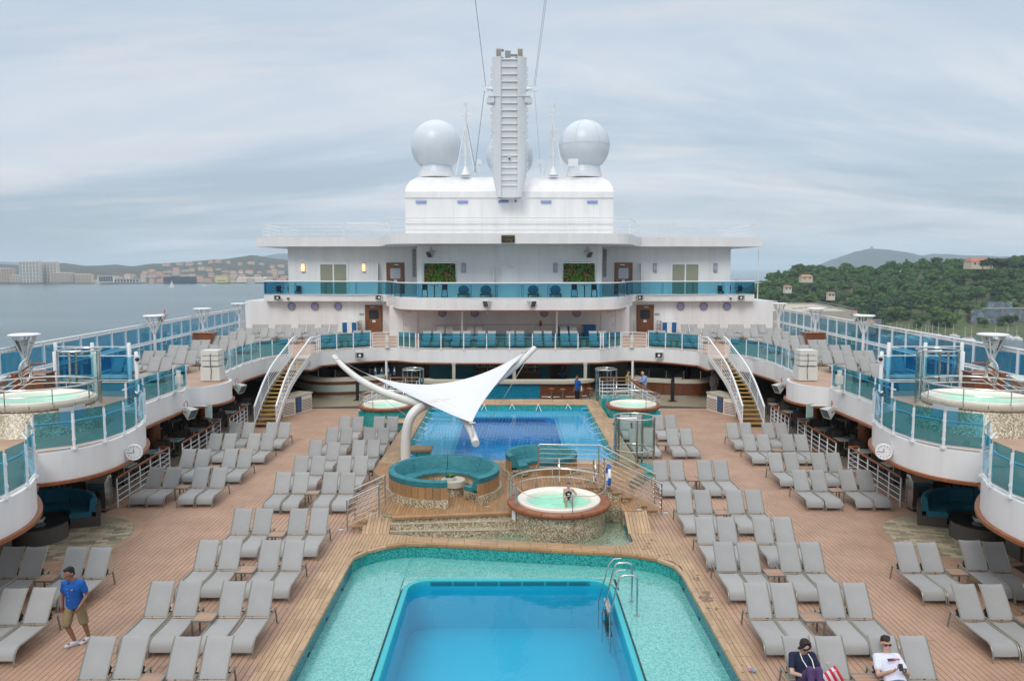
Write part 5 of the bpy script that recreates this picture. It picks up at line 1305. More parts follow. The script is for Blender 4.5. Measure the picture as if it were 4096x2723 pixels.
# ================================================================= staircases
for s, w in LR:
    t = thing('staircase', f'curved white staircase with yellow treads on the {w}', 'staircase', (s*12.8,41,0))
    cx_ = [(12.68,40.75),(12.74,41.4),(12.80,42.1),(12.86,42.85),(12.89,43.6),(12.90,44.5),(12.84,45.2),(12.75,45.9),(12.62,46.7),(12.5,47.6)]
    P = resample(smooth_path(cx_,1), .001+ (7.0/17)); n = len(P)-1
    Lp, Rp = [], []
    for i, p in enumerate(P):
        a = P[max(0,i-1)]; b = P[min(n,i+1)]; d = (b-a).normalized(); nn = Vector((d.y,-d.x))
        Lp.append((p-nn*.55, i/n*D17)); Rp.append((p+nn*.55, i/n*D17))
    for i in range(1, n+1):
        z = i*D17/(n+1)+.02; a, b = Lp[i-1][0], Rp[i-1][0]; c, d = Rp[i][0], Lp[i][0]
        m = MB().prism([(s*q.x,q.y) for q in (a.lerp(b,.03),b.lerp(a,.03),c.lerp(d,.03),d.lerp(c,.03))], z-.05, z); obj('tread', m, YTREAD, t)
        obj('nosing', MB().tube([(s*a.lerp(b,.03).x,a.y,z-.02),(s*b.lerp(a,.03).x,b.y,z-.02)], .03, 6), YTREAD, t)
    for side in (Lp, Rp):
        rows = [[(s*p.x,p.y,z+.12),(s*p.x,p.y,z-.22),(s*p.x+.03*s,p.y,z-.22),(s*p.x+.03*s,p.y,z+.12)] for p, z in side]
        rows = [[*r, r[0]] for r in rows]; obj('stringer', MB().grid(rows), WHITE, t)
        top = [(s*p.x,p.y,z+1.08) for p, z in side]
        top = top+[(top[-1][0]-s*0,top[-1][1]+.5,D17+1.08)]
        obj('handrail', MB().tube(top, .05, 8), WHITE2, t, True)
        for k in range(4): obj('bar', MB().tube([(x_,y_,z_-.2-.2*k) for x_,y_,z_ in top], .014, 5), WHITE2, t)
        for i in (0,4,8,12,n): obj('post', MB().tube([(s*side[i][0].x,side[i][0].y,side[i][1]-.1),(s*side[i][0].x,side[i][0].y,side[i][1]+1.08)], .025, 6), WHITE2, t)
    q = [(s*12.02,47.75),(s*11.75,48.2),(s*11.8,48.9),(s*11.98,49.6)]
    t = thing('tube_railing', f'curved white tube railing at the head of the {w} staircase', 'railing', (q[1][0],q[1][1],D17))
    for k in range(5): obj('rail', MB().tube([(*v,D17+.2+.22*k) for v in smooth_path(q,2)], .018 if k<4 else .028, 6), WHITE2, t, True)
    for v in q: obj('post', MB().tube([(*v,D17),(*v,D17+1.08)], .024, 6), WHITE2, t)
    # towel station at the foot
    t = thing('towel_station', f'cream slatted towel station with blue towels beside the {w} staircase', 'cabinet', (s*12.1,44.8,0))
    q = [(s*12.62,43.7),(s*12.12,44.4),(s*11.55,45.95),(s*12.4,46.4),(s*13.2,44.4)]
    obj('body', MB().prism(q, 0, .98), SHELL, t); obj('worktop', MB().prism([(q[0][0],q[0][1]-.06),(q[1][0]-s*.05,q[1][1]-.04),(q[2][0]-s*.06,q[2][1]),(q[3][0],q[3][1]),(q[4][0],q[4][1])], .98, 1.05), CREAM, t)
    for k in range(8):
        for (a, b), u0, u1 in ((((q[0]),(q[1])),.05,.95),(((q[1]),(q[2])),.42,.97)):
            A, B2 = Vector(a), Vector(b); d = (B2-A).normalized(); nn = Vector((d.y,-d.x))*(1 if s<0 else -1)
            c1_, c2_ = A.lerp(B2,u0), A.lerp(B2,u1); m_ = (c1_+c2_)/2+nn*0
            obj('slat_gap', MB().obox((m_.x,m_.y,.10+.085*k),((c2_-c1_).length,.03,.028), math.atan2(d.y,d.x)), MAHOG, t)
    A, B2 = Vector(q[1]), Vector(q[2]); d = (B2-A).normalized(); m_ = A.lerp(B2,.2); ang = math.atan2(d.y,d.x)
    obj('shelf_case', MB().obox((m_.x,m_.y,.5),(.56,.05,.86),ang), MAHOG, t)
    for k in range(4): obj('towel_roll', MB().obox((m_.x-d.y*0,m_.y,.2+.2*k),(.44,.09,.13),ang), TOWEL, t)
    obj('lid', MB().lathe([(0,1.055),(.2,1.055),(.2,1.05)],20,(s*12.7,44.7)), BLACK, t)

# ================================================================= bars under the deck
t = thing('pool_bar', 'long pool bar with blue tiled front and cream counter behind the back pool', 'bar', (0,50,0))
obj('tile_backing', MB().box(-4.85,49.64,0,1.93,50.1,1.0), GROUT, t)
tl = []
k = 0
for r in range(9):
    x = -4.83-(.13 if r%2 else 0)
    while x < 1.92:
        a, b = max(x,-4.83), min(x+.255,1.92)
        if b-a > .03: tl.append((a,b,.03+r*.105))
        x += .265
for i, (a, b, z) in enumerate(tl):
    if i < 280: obj('tile', MB().box(a,49.62,z,b,49.66,z+.095), BTILE, t)
if len(tl) > 280:
    m = MB()
    for a, b, z in tl[280:]: m.box(a,49.62,z,b,49.66,z+.095)
    stuff(obj('tiles', m, BTILE, t))
curve = [(1.93,49.62),(3.0,49.55),(4.0,49.62),(4.8,49.95),(5.2,50.5)]
obj('wood_front', MB().ribbon(smooth_path(curve,2), 0, 1.0, .1), MAHOG, t, True)
obj('wood_front', MB().ribbon([(-5.6,50.6),(-5.3,50.0),(-4.85,49.66)], 0, 1.0, .1), MAHOG, t)
ct = [(-5.75,50.6),(-5.4,49.75),(-4.85,49.45),(1.93,49.42)]+smooth_path([(1.93,49.42),(3.0,49.33),(4.1,49.4),(5.0,49.8),(5.45,50.5)],2)[1:]
obj('counter', MB().prism(ct+[(4.6,50.7),(3.5,50.3),(-4.8,50.3),(-5.2,50.8)], 1.0, 1.18), CREAM, t)
obj('foot_rail', MB().tube([(2.0,49.3,.2),(3.0,49.22,.2),(4.1,49.3,.2),(4.9,49.7,.2)], .025, 6), STEEL, t)
for k, (x, y) in enumerate(((2.62,48.95),(3.3,48.75),(4.45,48.75),(5.0,49.05),(-5.9,49.6))):
    t = thing('bar_stool', ['brown bar stool at the wooden bar end, leftmost','second brown bar stool at the wooden bar end','brown bar stool beside the waiter in blue','brown bar stool at the corner of the pool bar','brown bar stool at the far left end of the pool bar'][k], 'bar stool', (x,y,.006))
    obj('seat', MB().lathe([(0,.70),(.19,.70),(.2,.74),(.18,.79),(0,.80)],20,(x,y)), VARN, t, True); obj('stem', MB().tube([(x,y,.02),(x,y,.70)], .045, 10), STEEL, t, True)
    obj('foot_ring', MB().lathe([(.05,.28),(.19,.28),(.19,.31),(.05,.31)],20,(x,y)), STEEL, t); obj('base', MB().lathe([(0,.04),(.22,.02),(.22,0.006)],20,(x,y)), STEEL, t)
for x in (-3.6,.30,4.9):
    t = thing('bar_post', f'square cream post standing on the pool bar, {"left" if x<0 else ("middle" if x<2 else "right")} one', 'pillar', (x,51,1.18)); obj('shaft', MB().box(x-.1,50.9,0,x+.1,51.1,2.12), CREAM, t); obj('cap', MB().box(x-.13,50.87,2.02,x+.13,51.13,2.11), CREAM, t)
for s, w in LR:
    x, y = s*8.1, 51.9; t = thing('pillar', f'slim white pillar holding the deck edge beside the {w} grill bar', 'pillar', (x,y,0)); obj('shaft', MB().tube([(x,y,0),(x,y,2.15)], .08, 12), WHITE2, t, True); obj('base', MB().lathe([(0,.04),(.15,.04),(.15,.006)],14,(x,y)), STEEL, t)
# back walls of the arcade
bw = MB().box(-20.5,57.5,0,-5.7,57.9,2.12).box(5.7,57.5,0,20.5,57.9,2.12)
struct(obj('arcade_wall', bw, GREYW))
struct(obj('bar_wall', MB().box(-5.6,55.0,0,5.6,55.3,2.12), BTILE_W))
for s in (-1,1):
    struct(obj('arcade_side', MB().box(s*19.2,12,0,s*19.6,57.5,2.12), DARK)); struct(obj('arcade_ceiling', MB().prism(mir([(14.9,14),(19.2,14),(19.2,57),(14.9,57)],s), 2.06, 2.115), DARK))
    struct(obj('lounge_wall', MB().box(s*16.6 if s>0 else -19,26.2,0,19 if s>0 else -16.6,26.45,2.12), M('taupe_wall',(.16,.155,.14),.6)))
def shelf_unit(label, x0, x1, col, nb):
    t = thing('bar_shelf', label, 'shelf', ((x0+x1)/2,54.9,0))
    obj('case', MB().box(x0,54.75,0,x0+.08,55,2.1).box(x1-.08,54.75,0,x1,55,2.1).box(x0,54.96,0,x1,55,2.1), MAHOG, t)
    for z in (1.05,1.4,1.75): obj('board', MB().box(x0+.08,54.72,z,x1-.08,54.96,z+.03), STEEL, t)
    rb = random.Random(int(x0*10)); cols = [(.25,.14,.03),(.02,.10,.05),(.35,.35,.33),(.20,.03,.02),(.03,.07,.18)]
    for zi, z in enumerate((1.08,1.43,1.78)):
        for i in range(nb):
            x = x0+.16+(x1-x0-.32)*i/(nb-1); h = rb.uniform(.2,.27); bi = rb.randrange(5)
            b = tag(obj('bottle', MB().lathe([(0,z),(.038,z),(.038,z+h*.6),(.014,z+h*.78),(.014,z+h),(0,z+h)],8,(x,54.82)), BOT[bi], None, True), f'{BOTN[bi]} bottle, {ORD[i]} from left on {("lowest","middle","top")[zi]} shelf {label.split("shelf ")[-1]}', 'bottle', 'bottles behind the pool bar')
BOTN = ['amber','green','clear','red','blue']
BOT = [M(f'bottle_glass_{i}', c, .12) for i, c in enumerate([(.25,.14,.03),(.02,.10,.05),(.35,.35,.33),(.20,.03,.02),(.03,.07,.18)])]
shelf_unit('mahogany bar shelf left of the middle bar post', -2.4, -.3, 0, 11)
shelf_unit('mahogany bar shelf right of the middle bar post', .45, 2.1, 0, 9)
t = thing('bar_doorway', 'dark service doorway in the blue bar wall', 'doorway', (3.4,54.95,0)); obj('opening', MB().box(2.9,54.9,0,3.9,55.0,2.0), BLACK, t); obj('frame', MB().box(2.8,54.88,0,2.9,55,2.1).box(3.9,54.88,0,4.0,55,2.1), MAHOG, t)
for s, w in LR:
    t = thing('service_door', f'dark door at the {w} end of the pool bar', 'door', (s*6.1,56,0)); obj('leaf', MB().box(s*6.1-.5,55.9,0,s*6.1+.5,56,2.05), M('dark_door',(.06,.05,.045),.5), t); obj('porthole', MB().ball((s*6.1,55.9,1.5),(.16,.03,.22),14,8), GL_WIN, t)
# grill counters
GC = [(7.9,52.6),(8.3,51.2),(9.6,50.6),(11.3,50.15),(12.7,50.35),(14.1,52.2),(14.8,53.8)]
for s, w in LR:
    g = mir(smooth_path(GC,2), s)
    t = thing('grill_counter', ('curved grill counter with pale green band and mahogany stripes on the left' if s<0 else 'curved mahogany grill counter on the right'), 'counter', (s*11,50.2,0))
    th = -.5 if s < 0 else .5
    bands = [(0,.14,STEEL,0),(.14,.36,MAHOG,0),(.36,.80,M('pale_green_panel',(.36,.44,.40),.3),.0),(.80,1.02,MAHOG,0)] if s<0 else [(0,.12,STEEL,0),(.12,.86,MAHOG,0),(.86,.90,VARN,0)]
    for z0, z1, m_, o_ in bands: obj('front_band', MB().ribbon(g, z0, z1, th), m_, t, True)
    zt = 1.02 if s<0 else .90
    obj('counter_top', MB().ribbon([(x,y-.06) for x,y in g], zt, zt+.20, th*1.4), CREAM, t, True)
    for i, p in enumerate(resample(g, 1.1)[1:-1]):
        obj('screen_post', MB().tube([(p.x,p.y+.25,zt+.2),(p.x,p.y+.25,zt+.75)], .02, 6), STEEL, t)
    rs = resample(g, 1.1)
    for a, b in zip(rs, rs[1:]):
        d = b-a; m_ = (a+b)/2; obj('sneeze_glass', MB().obox((m_.x,m_.y+.25,zt+.48),(d.length-.06,.012,.48), math.atan2(d.y,d.x)), GL_CLEAR, t)
    if s > 0:
        for p in resample(g, .62): obj('panel_joint', MB().obox((p.x,p.y-.005,.49),(.015,.03,.72)), BLACK, t)
    t = thing('kitchen_hood', f'dark kitchen recess with a blue light strip behind the {w} grill counter', 'kitchen', (s*10.7,57.3,0))
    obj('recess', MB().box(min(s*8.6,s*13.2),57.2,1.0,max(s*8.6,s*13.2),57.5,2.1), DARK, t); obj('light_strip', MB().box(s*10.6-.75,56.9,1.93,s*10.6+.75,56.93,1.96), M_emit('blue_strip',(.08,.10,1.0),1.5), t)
    obj('appliance', MB().box(min(s*9,s*12.6),56.4,.2,max(s*9,s*12.6),57.2,1.15), M('dark_steel',(.12,.12,.12),.3,.8), t)
    x, y = (s*9.5,49.2) if s<0 else (10.12,48.8)
    t = thing('queue_post', f'thick black post standing before the {w} grill counter', 'post', (x,y,.006)); obj('shaft', MB().box(x-.10,y-.08,.03,x+.10,y+.08,1.42), BLACK, t); obj('base', MB().box(x-.24,y-.24,.006,x+.24,y+.24,.03), BLACK, t); obj('sign', MB().obox((x+.3*s,y-.1,1.45),(.45,.03,.10)), GREYW, t)
for k in range(4):
    x = -7.6-k*.42; t = thing('beer_tap', f'blue and steel bottle dispenser on the left grill counter, {ORD[k]} from the right', 'dispenser', (x,52.1,1.22)); obj('vessel', MB().lathe([(0,1.22),(.1,1.22),(.1,1.5),(.04,1.6),(.04,1.72),(0,1.74)],12,(x,52.1)), STEEL, t, True); obj('label_band', MB().lathe([(.104,1.28),(.104,1.45)],12,(x,52.1)), TOWEL, t)

# fascia fittings of the sun deck
for s, w in LR:
    horn(f'horn loudspeaker on the deck edge above the {w} grill counter', s*9.75, 51.55, 2.55)
    floodlight(f'floodlight under the deck edge beyond the {w} speaker stack', s*13.7, 40.0, 2.2, s*-1.25, .5)
    floodlight(f'floodlight under the deck edge before the {w} speaker stack', s*13.6, 33.4, 2.15, s*-1.25, .5)
    t = thing('notice_board', f'white no-jumping notice on the deck edge beside the {w} speaker stack', 'sign', (s*14.2,39.2,2.5))
    obj('board', MB().obox((s*14.22,39.1,2.52),(.02,1.1,.52)), M('notice_white',(.66,.67,.74),.4), t); obj('rim', MB().obox((s*14.21,39.1,2.79),(.03,1.12,.02)).obox((s*14.21,39.1,2.25),(.03,1.12,.02)), M('notice_rim',(.25,.27,.45),.4), t)
    NI = M('notice_ink',(.22,.24,.45),.5)
    rz_ = -pi/2 if s > 0 else pi/2
    text('NO JUMPING', s*14.195, 39.25, 2.56, .15, NI, t, rz=rz_); text('OR DIVING', s*14.195, 39.25, 2.38, .15, NI, t, rz=rz_)
    m = MB().lathe([(.09,0),(.12,0),(.12,.01),(.09,.01)],20,(0,0),closed_prof=True); m.v = [(s*14.195,38.72+a if s>0 else 38.72+a,2.52+b) for a,b,c in m.v]; obj('red_ring', m, RED, t)
    # loudspeaker stack
    t = thing('speaker_stack', f'stack of four off-white loudspeakers on the {w} deck edge', 'speaker', (s*13.95,37.0,D17))
    for z0, z1, hw in ((3.02,3.66,.44),(3.72,3.94,.40),(3.97,4.18,.40),(4.21,4.43,.40)): obj('cabinet', MB().obox((s*13.9,37.0,(z0+z1)/2),(hw*2,.75,z1-z0)), SPKW, t)
    obj('stand', MB().box(s*14.28-.05,36.7,D17,s*14.28+.05,37.3,4.3), SPKW, t); obj('cable', MB().tube([(s*13.85,36.60,4.3),(s*13.86,36.58,3.9),(s*13.83,36.6,3.5),(s*13.86,36.58,3.1)], .014, 5), BLACK, t)
    t = thing('signal_lamp', f'white swivelling signal lamp on the side deck edge, {w}', 'lamp', (s*13.95,34.9,D17)); x, y = s*13.92, 33.2
    obj('pedestal', MB().lathe([(.17,D17),(.17,D17+.1),(.09,D17+.14),(.09,D17+.4)],12,(x,y)), SPKW, t, True); obj('head', MB().obox((x,y,D17+.58),(.26,.22,.36)).obox((x,y,D17+.86),(.14,.14,.22)), SPKW, t)
    for q in ((14.1,33.1),(14.1,34.3)): pass
    t = thing('hanging_sign', f'pale green back of a hanging sign under the deck edge, {w}', 'sign', (s*13.4,34.5,2.0)); obj('plate', MB().obox((s*13.25,34.6,1.98),(.42,.03,.62),s*.5), M('frosted_green',(.40,.50,.46),.3), t); obj('arm', MB().tube([(s*14.0,34.6,2.2),(s*13.3,34.6,2.2)], .03, 6), WHITE2, t)
    # clock
    t = thing('clock', f'round white clock on the {w} round balcony', 'clock', (s*12.1,25.2,2.42))
    ang = rad(-78) if s > 0 else rad(-102)   # faces the camera
    Rm = Matrix.Translation((s*11.93,24.85,2.42)) @ Matrix.Rotation(math.atan2(-1,-s*.45)+pi/2,4,'Z') @ Matrix.Rotation(pi/2,4,'X')
    def trm(m_): m_.v = [tuple(Rm @ Vector(p)) for p in m_.v]; return m_
    obj('case', trm(MB().lathe([(.001,-.1),(.25,-.1),(.26,.03),(.235,.05),(.22,.03)],32)), WHITE2, t, True); obj('dial', trm(MB().lathe([(.22,.03),(.001,.03)],32)), M('clock_dial',(.8,.8,.8),.4), t)
    for k in range(12):
        a = 2*pi*k/12; obj('hour_mark', trm(MB().obox((.18*sin(a),.18*cos(a),.034),(.014,.04,.006),-a)), BLACK, t)
    obj('hour_hand', trm(MB().obox((-.005,.055,.04),(.016,.12,.006),.05)), BLACK, t); obj('minute_hand', trm(MB().obox((-.08,.0,.044),(.012,.17,.006),pi/2)), BLACK, t)

# ================================================================= lamp standards, screens, upper hot tubs
for s, w in LR:
    for k, (x, y) in enumerate(((19.7,32.2),(20.15,45.0),(20.4,52.8),(20.55,60.4))):
        t = thing('lamp_standard', f'white disc-topped lamp standard on the {w} windscreen, {ORD[k]} from the camera', 'street lamp', (s*x,y,D17))
        obj('pole', MB().tube([(s*x,y,D17),(s*x,y,4.55),(s*x,y,4.75)], [.085,.085,.11], 12), WHITE2, t, True)
        for i in range(7):
            a = 2*pi*i/7+.3; obj('strut', MB().tube([(s*x+.08*cos(a),y+.08*sin(a),4.55),(s*x+.44*cos(a),y+.44*sin(a),5.52)], .03, 6), WHITE2, t)
        obj('disc', MB().lathe([(.001,5.49),(.50,5.49),(.59,5.52),(.59,5.56),(.5,5.59),(.001,5.60)],36,(s*x,y)), WHITE2, t, True)
        if k == 0: floodlight(f'floodlight held inside the nearest lamp standard, {w}', s*x+s*.02, y-.1, 5.15, s*.6, .25)
    floodlight(f'floodlight on top of the {w} windscreen between two lamp standards', s*20.65, 47.2, 5.35, s*.5, .35)
    # glass partition screens
    for r, (y, zt, xs) in enumerate(((33.4,5.08,(19.15,17.6,16.05)),(32.0,4.85,(18.4,16.75,15.1)))):
        t = thing('screen_partition', f'{("farther","nearer")[r]} blue glass screen across the {w} sun deck', 'glass screen', (s*17,y,D17))
        for x in xs: obj('post', MB().tube([(s*x,y,D17),(s*x,y,zt),(s*x,y,zt+.03)], [.075,.075,.05], 12), WHITE2, t, True)
        for a, b in zip(xs, xs[1:]):
            obj('glass_panel', MB().box(min(s*a,s*b)+.12,y-.007,3.75,max(s*a,s*b)-.12,y+.007,zt-.2), GL_DEEP, t); obj('glass_panel', MB().box(min(s*a,s*b)+.12,y-.007,3.05,max(s*a,s*b)-.12,y+.007,3.6), GL_DEEP, t)
            for z in (zt-.16,3.7,3.62): obj('bar', MB().box(min(s*a,s*b)+.08,y-.02,z,max(s*a,s*b)-.08,y+.02,z+.035), WHITE2, t)
    camera_unit(f'dome camera on the {w} glass screen post', s*15.0, 31.95, 4.6)
    # timber lockers and grey chests at the windscreen
    for k, (x, y) in enumerate(((18.7,31.0),(19.3,50.2))):
        t = thing('timber_locker', f'brown timber locker by the {w} windscreen, {("near the hot tub","farther aft")[k]}', 'cabinet', (s*x,y,D17)); obj('body', MB().box(s*x-.62,y-.4,D17,s*x+.62,y+.4,D17+1.15), DOORW, t); obj('lid', MB().box(s*x-.66,y-.44,D17+1.15,s*x+.66,y+.44,D17+1.19), VARN, t)
        x2 = x+1.1*(1 if k else 1); x2 = min(x2, 20.0)
        t = thing('waste_chest', f'grey slope-topped waste chest by the {w} windscreen, {("near the hot tub","farther aft")[k]}', 'bin', (s*x2,y-.7*(1-k)+.9*k,D17)); yy2 = y-.7*(1-k)+.9*k; obj('body', MB().box(s*x2-.35,yy2-.3,D17,s*x2+.35,yy2+.3,D17+.95), GREYW, t); obj('lid', MB().obox((s*x2,yy2,D17+1.02),(.74,.66,.06),0,.2), SPKW, t)
    # upper hot tub
    ht = hot_tub(f'large upper hot tub clad in sand mosaic, {w} round balcony', (s*15.75,26.3), D17, 3.92, 1.70, M_SAND, CREAM, 0, 1.62, 3.85, rail_gap=(rad(0),rad(359)), rail_h=.5, rimw=.05, base_r=2.2)
    obj('glazed_band', MB().lathe([(1.765,3.46),(1.765,3.76)],48,(s*15.75,26.3)), M('dark_glazed_band',(.10,.085,.07),.12), ht, True)
    shower(f'glass shower with steel posts beside the {w} upper hot tub', (s*16.4,30.2), D17, 2.15, .75, None)
    t = thing('tub_stair', f'railed steps with timber handrail beyond the {w} upper hot tub', 'stairs', (s*17.6,28.6,D17))
    for k in range(4): obj('step', MB().box(min(s*(17.0+.28*k),s*(17.28+.28*k)),28.3,D17,max(s*(17.0+.28*k),s*(17.28+.28*k)),29.3,D17+.8-.2*k), M_SAND, t)
    obj('handrail', MB().tube([(s*16.6,28.25,4.85),(s*17.0,28.25,4.85),(s*18.4,28.25,4.0)], .035, 8), VARN, t, True)
    for k in range(3): obj('bar', MB().tube([(s*16.6,28.25,4.65-.2*k),(s*17.0,28.25,4.65-.2*k),(s*18.4,28.25,3.8-.2*k)], .016, 6), WHITE2, t)
    for a in (0,.9): obj('grab_loop', MB().tube([(s*(17.0+a*.3),27.7+.33*cos(rad(b))+a*.6,4.62+.38*sin(rad(b))) for b in range(0,360,18)], .028, 8, True), STEEL, t, True)
    x, y = s*12.9, 25.6
    t = thing('vent_locker', f'pale slatted locker doors on the {w} upper tub wall', 'cabinet', (s*14.1,25.2,D17)); obj('leaf', MB().obox((s*13.98,25.55,3.45),(.03,.42,.75),s*.38), M('pale_blue_door',(.45,.50,.55),.4), t); obj('leaf', MB().obox((s*14.12,25.05,3.45),(.03,.42,.75),s*.75), M('pale_blue_door2',(.45,.50,.55),.4), t)

# ================================================================= side lounges and rails on the main deck
for s, w in LR:
    for k, (y0, y1) in enumerate(((26.9,31.6),(32.4,37.3),(38.0,41.2))):
        t = thing('dining_railing', f'white railing with varnished handrail before the {w} arcade, {("nearest","middle","farthest")[k]}', 'railing', (s*13.6,(y0+y1)/2,0))
        xa, xb = s*13.55, s*13.75
        obj('handrail', MB().tube([(xa,y0,1.04),(xb,y1,1.04),(xb+s*.4,y1,1.04)], .04, 8), VARN, t, True)
        n_ = 5
        for i in range(n_+1):
            f = i/n_; obj('post', MB().tube([(xa+(xb-xa)*f,y0+(y1-y0)*f,0),(xa+(xb-xa)*f,y0+(y1-y0)*f,1.02)], .028, 6), WHITE2, t)
        obj('post', MB().tube([(xb+s*.4,y1,0),(xb+s*.4,y1,1.02)], .028, 6), WHITE2, t)
        for q in range(4): obj('bar', MB().tube([(xa,y0,.2+.2*q),(xb,y1,.2+.2*q),(xb+s*.4,y1,.2+.2*q)], .014, 5), WHITE2, t)
    for k, y in enumerate((28.9,34.6,40.3)):
        t = thing('timber_column', f'round varnished timber column in the {w} arcade, {("nearest","middle","farthest")[k]}', 'column', (s*15.7,y,0)); obj('shaft', MB().lathe([(.27,0.1),(.27,2.1)],24,(s*15.7,y)), VARN, t, True); obj('base', MB().lathe([(0,.1),(.29,.1),(.29,0)],24,(s*15.7,y)), STEEL, t)
    t = thing('waste_bin', f'stainless waste bin at the end of the {w} railing', 'bin', (s*13.95,26.6,0)); x, y = s*13.95, 26.55
    obj('body', MB().prism([(x-.28,y-.25),(x+.28,y-.25),(x+.28,y+.25),(x-.28,y+.25)], .08, 1.02), STEEL, t); obj('plinth', MB().box(x-.23,y-.2,0,x+.23,y+.2,.08), BLACK, t); obj('top', MB().add([(x-.28,y-.25,1.02),(x+.28,y-.25,1.02),(x+.28,y+.25,1.02),(x-.28,y+.25,1.02),(x-.25,y+.05,1.2),(x+.25,y+.05,1.2),(x+.25,y+.25,1.2),(x-.25,y+.25,1.2)], [(0,1,5,4),(1,2,6,5),(2,3,7,6),(3,0,4,7),(4,5,6,7)]), STEEL, t); obj('badge', MB().lathe([(.09,0),(.0,0)],16).__class__().obox((x,y-.255,.62),(.16,.01,.16)), BLACK, t)
    # curved sofa, drum table, armchair
    c = (s*15.0,24.2); t = thing('curved_sofa', f'curved brown wicker sofa with teal cushions under the {w} round balcony', 'sofa', (*c,.006))
    def arc(r0, r1, z0, z1, a0, a1): return MB().lathe([(r0,z0),(r1,z0),(r1,z1),(r0,z1)],12,c,a0,a1,True)
    A0, A1 = (rad(20),rad(135)) if s < 0 else (rad(45),rad(160))
    obj('frame', arc(1.15,2.0,.02,.34,A0,A1), WICK, t); obj('back_frame', arc(1.88,2.02,.34,.72,A0,A1), WICK, t)
    for k in range(4):
        b0 = A0+(A1-A0)*k/4+.012; b1 = A0+(A1-A0)*(k+1)/4-.012
        obj('seat_cushion', MB().lathe([(1.12,.34),(1.12,.46),(1.16,.50),(1.75,.50),(1.75,.34)],8,c,b0,b1,True), CUSH2, t, True); obj('back_cushion', MB().lathe([(1.68,.48),(1.74,.90),(1.80,.94),(1.9,.92),(1.92,.48)],8,c,b0,b1,True), CUSH2, t, True)
    c2 = (s*14.35,23.65); t = thing('drum_table', f'big round dark wicker drum table under the {w} balcony', 'table', (*c2,.016)); obj('drum', MB().lathe([(.78,.016),(.78,.50)],48,c2), WICK, t, True); obj('glass_top', MB().lathe([(0.001,.53),(.80,.53),(.80,.50),(0.001,.50)],48,c2), M('black_glass_top',(.02,.022,.022),.08), t)
    bowl_plant(f'white bowl planter on the {w} drum table', (c2[0]+s*.05,c2[1]+.05), .53, .20)
    c3 = (s*15.0,21.9); t = thing('wicker_armchair', f'dark wicker armchair with teal cushion in front of the {w} drum table', 'armchair', (*c3,0)); obj('shell', MB().box(c3[0]-.6,c3[1]-.42,.05,c3[0]+.6,c3[1]-.28,.80).box(c3[0]-s*.6-.07,c3[1]-.28,.05,c3[0]-s*.6+.07,c3[1]+.4,.55).box(c3[0]-.55,c3[1]-.28,.05,c3[0]+.55,c3[1]+.4,.34), WICK, t); obj('seat_cushion', MB().obox((c3[0],c3[1]+.08,.41),(1.0,.66,.14)), CUSH2, t); obj('back_cushion', MB().obox((c3[0],c3[1]-.2,.66),(1.0,.14,.42)), CUSH2, t)
    t = thing('stone_cabinet', f'stone-grey cabinet at the picture edge behind the {w} rail loungers', 'cabinet', (s*14.9,20.3,0)); obj('body', MB().box(s*14.9-.4,19.9,0,s*14.9+.4,20.7,1.0), GREYW, t); obj('top', MB().box(s*14.9-.43,19.87,1.0,s*14.9+.43,20.73,1.05), CREAM, t)
# floor drains
for k, (x, y, z) in enumerate(((-5.35,24.6,.0),(-3.2,25.6,PZ),(-.75,25.6,PZ),(5.3,26.3,0),(4.2,25.2,PZ))):
    tag(obj('floor_drain', MB().lathe([(.001,z+.008),(.09,z+.008),(.10,z)],20,(x,y)), STEEL, None, True, origin=(0,0,0)), ['round steel drain at the foot of the left steps','round steel drain left of the large banquette','round steel drain before the large banquette','round steel drain at the foot of the right steps','steel drain cover on the right ramp'][k], 'drain')

# ================================================================= people
class Flesh(MB):
    def cap(s, a, b, ra, rb, n=12):
        """tapered limb with rounded ends"""
        a, b = Vector(a), Vector(b); d = (b-a); L = d.length
        if L < 1e-5: return s.ball(a, ra, n, 8)
        d.normalize(); pts = []; rs = []
        for q in (1,.8,.5,.2): pts.append(a-d*ra*q); rs.append(max(.0015, ra*math.sqrt(1-q*q)))
        pts += [a, b]; rs += [ra, rb]
        for q in (.2,.5,.8,1): pts.append(b+d*rb*q); rs.append(max(.0015, rb*math.sqrt(1-q*q)))
        return s.tube(pts, rs, n)
    def loft(s, secs, n=20):
        """secs: (centre, half width vector, half depth vector)"""
        v = []; f = []
        for c, a, b in secs:
            c, a, b = Vector(c), Vector(a), Vector(b)
            for k in range(n): t_ = 2*pi*k/n; v.append(c+a*cos(t_)+b*sin(t_))
        for i in range(len(secs)-1):
            for k in range(n): f.append((i*n+k,i*n+(k+1)%n,(i+1)*n+(k+1)%n,(i+1)*n+k))
        f += [tuple(range(n-1,-1,-1)), tuple(range((len(secs)-1)*n,len(secs)*n))]
        return s.add(v, f)
def flesh_obj(name, mb, mat, parent, vox=.013, sm=3):
    o = obj(name, mb, mat, parent, True)
    r = o.modifiers.new('remesh', 'REMESH'); r.mode = 'VOXEL'; r.voxel_size = vox; r.use_smooth_shade = True
    if sm: k = o.modifiers.new('smooth', 'SMOOTH'); k.iterations = sm; k.factor = .5
    return o
def cloth(name, col, var=.25, vs=5.): return M(name, col, .85, var=var, vs=vs, bmp=.9, bs=11)
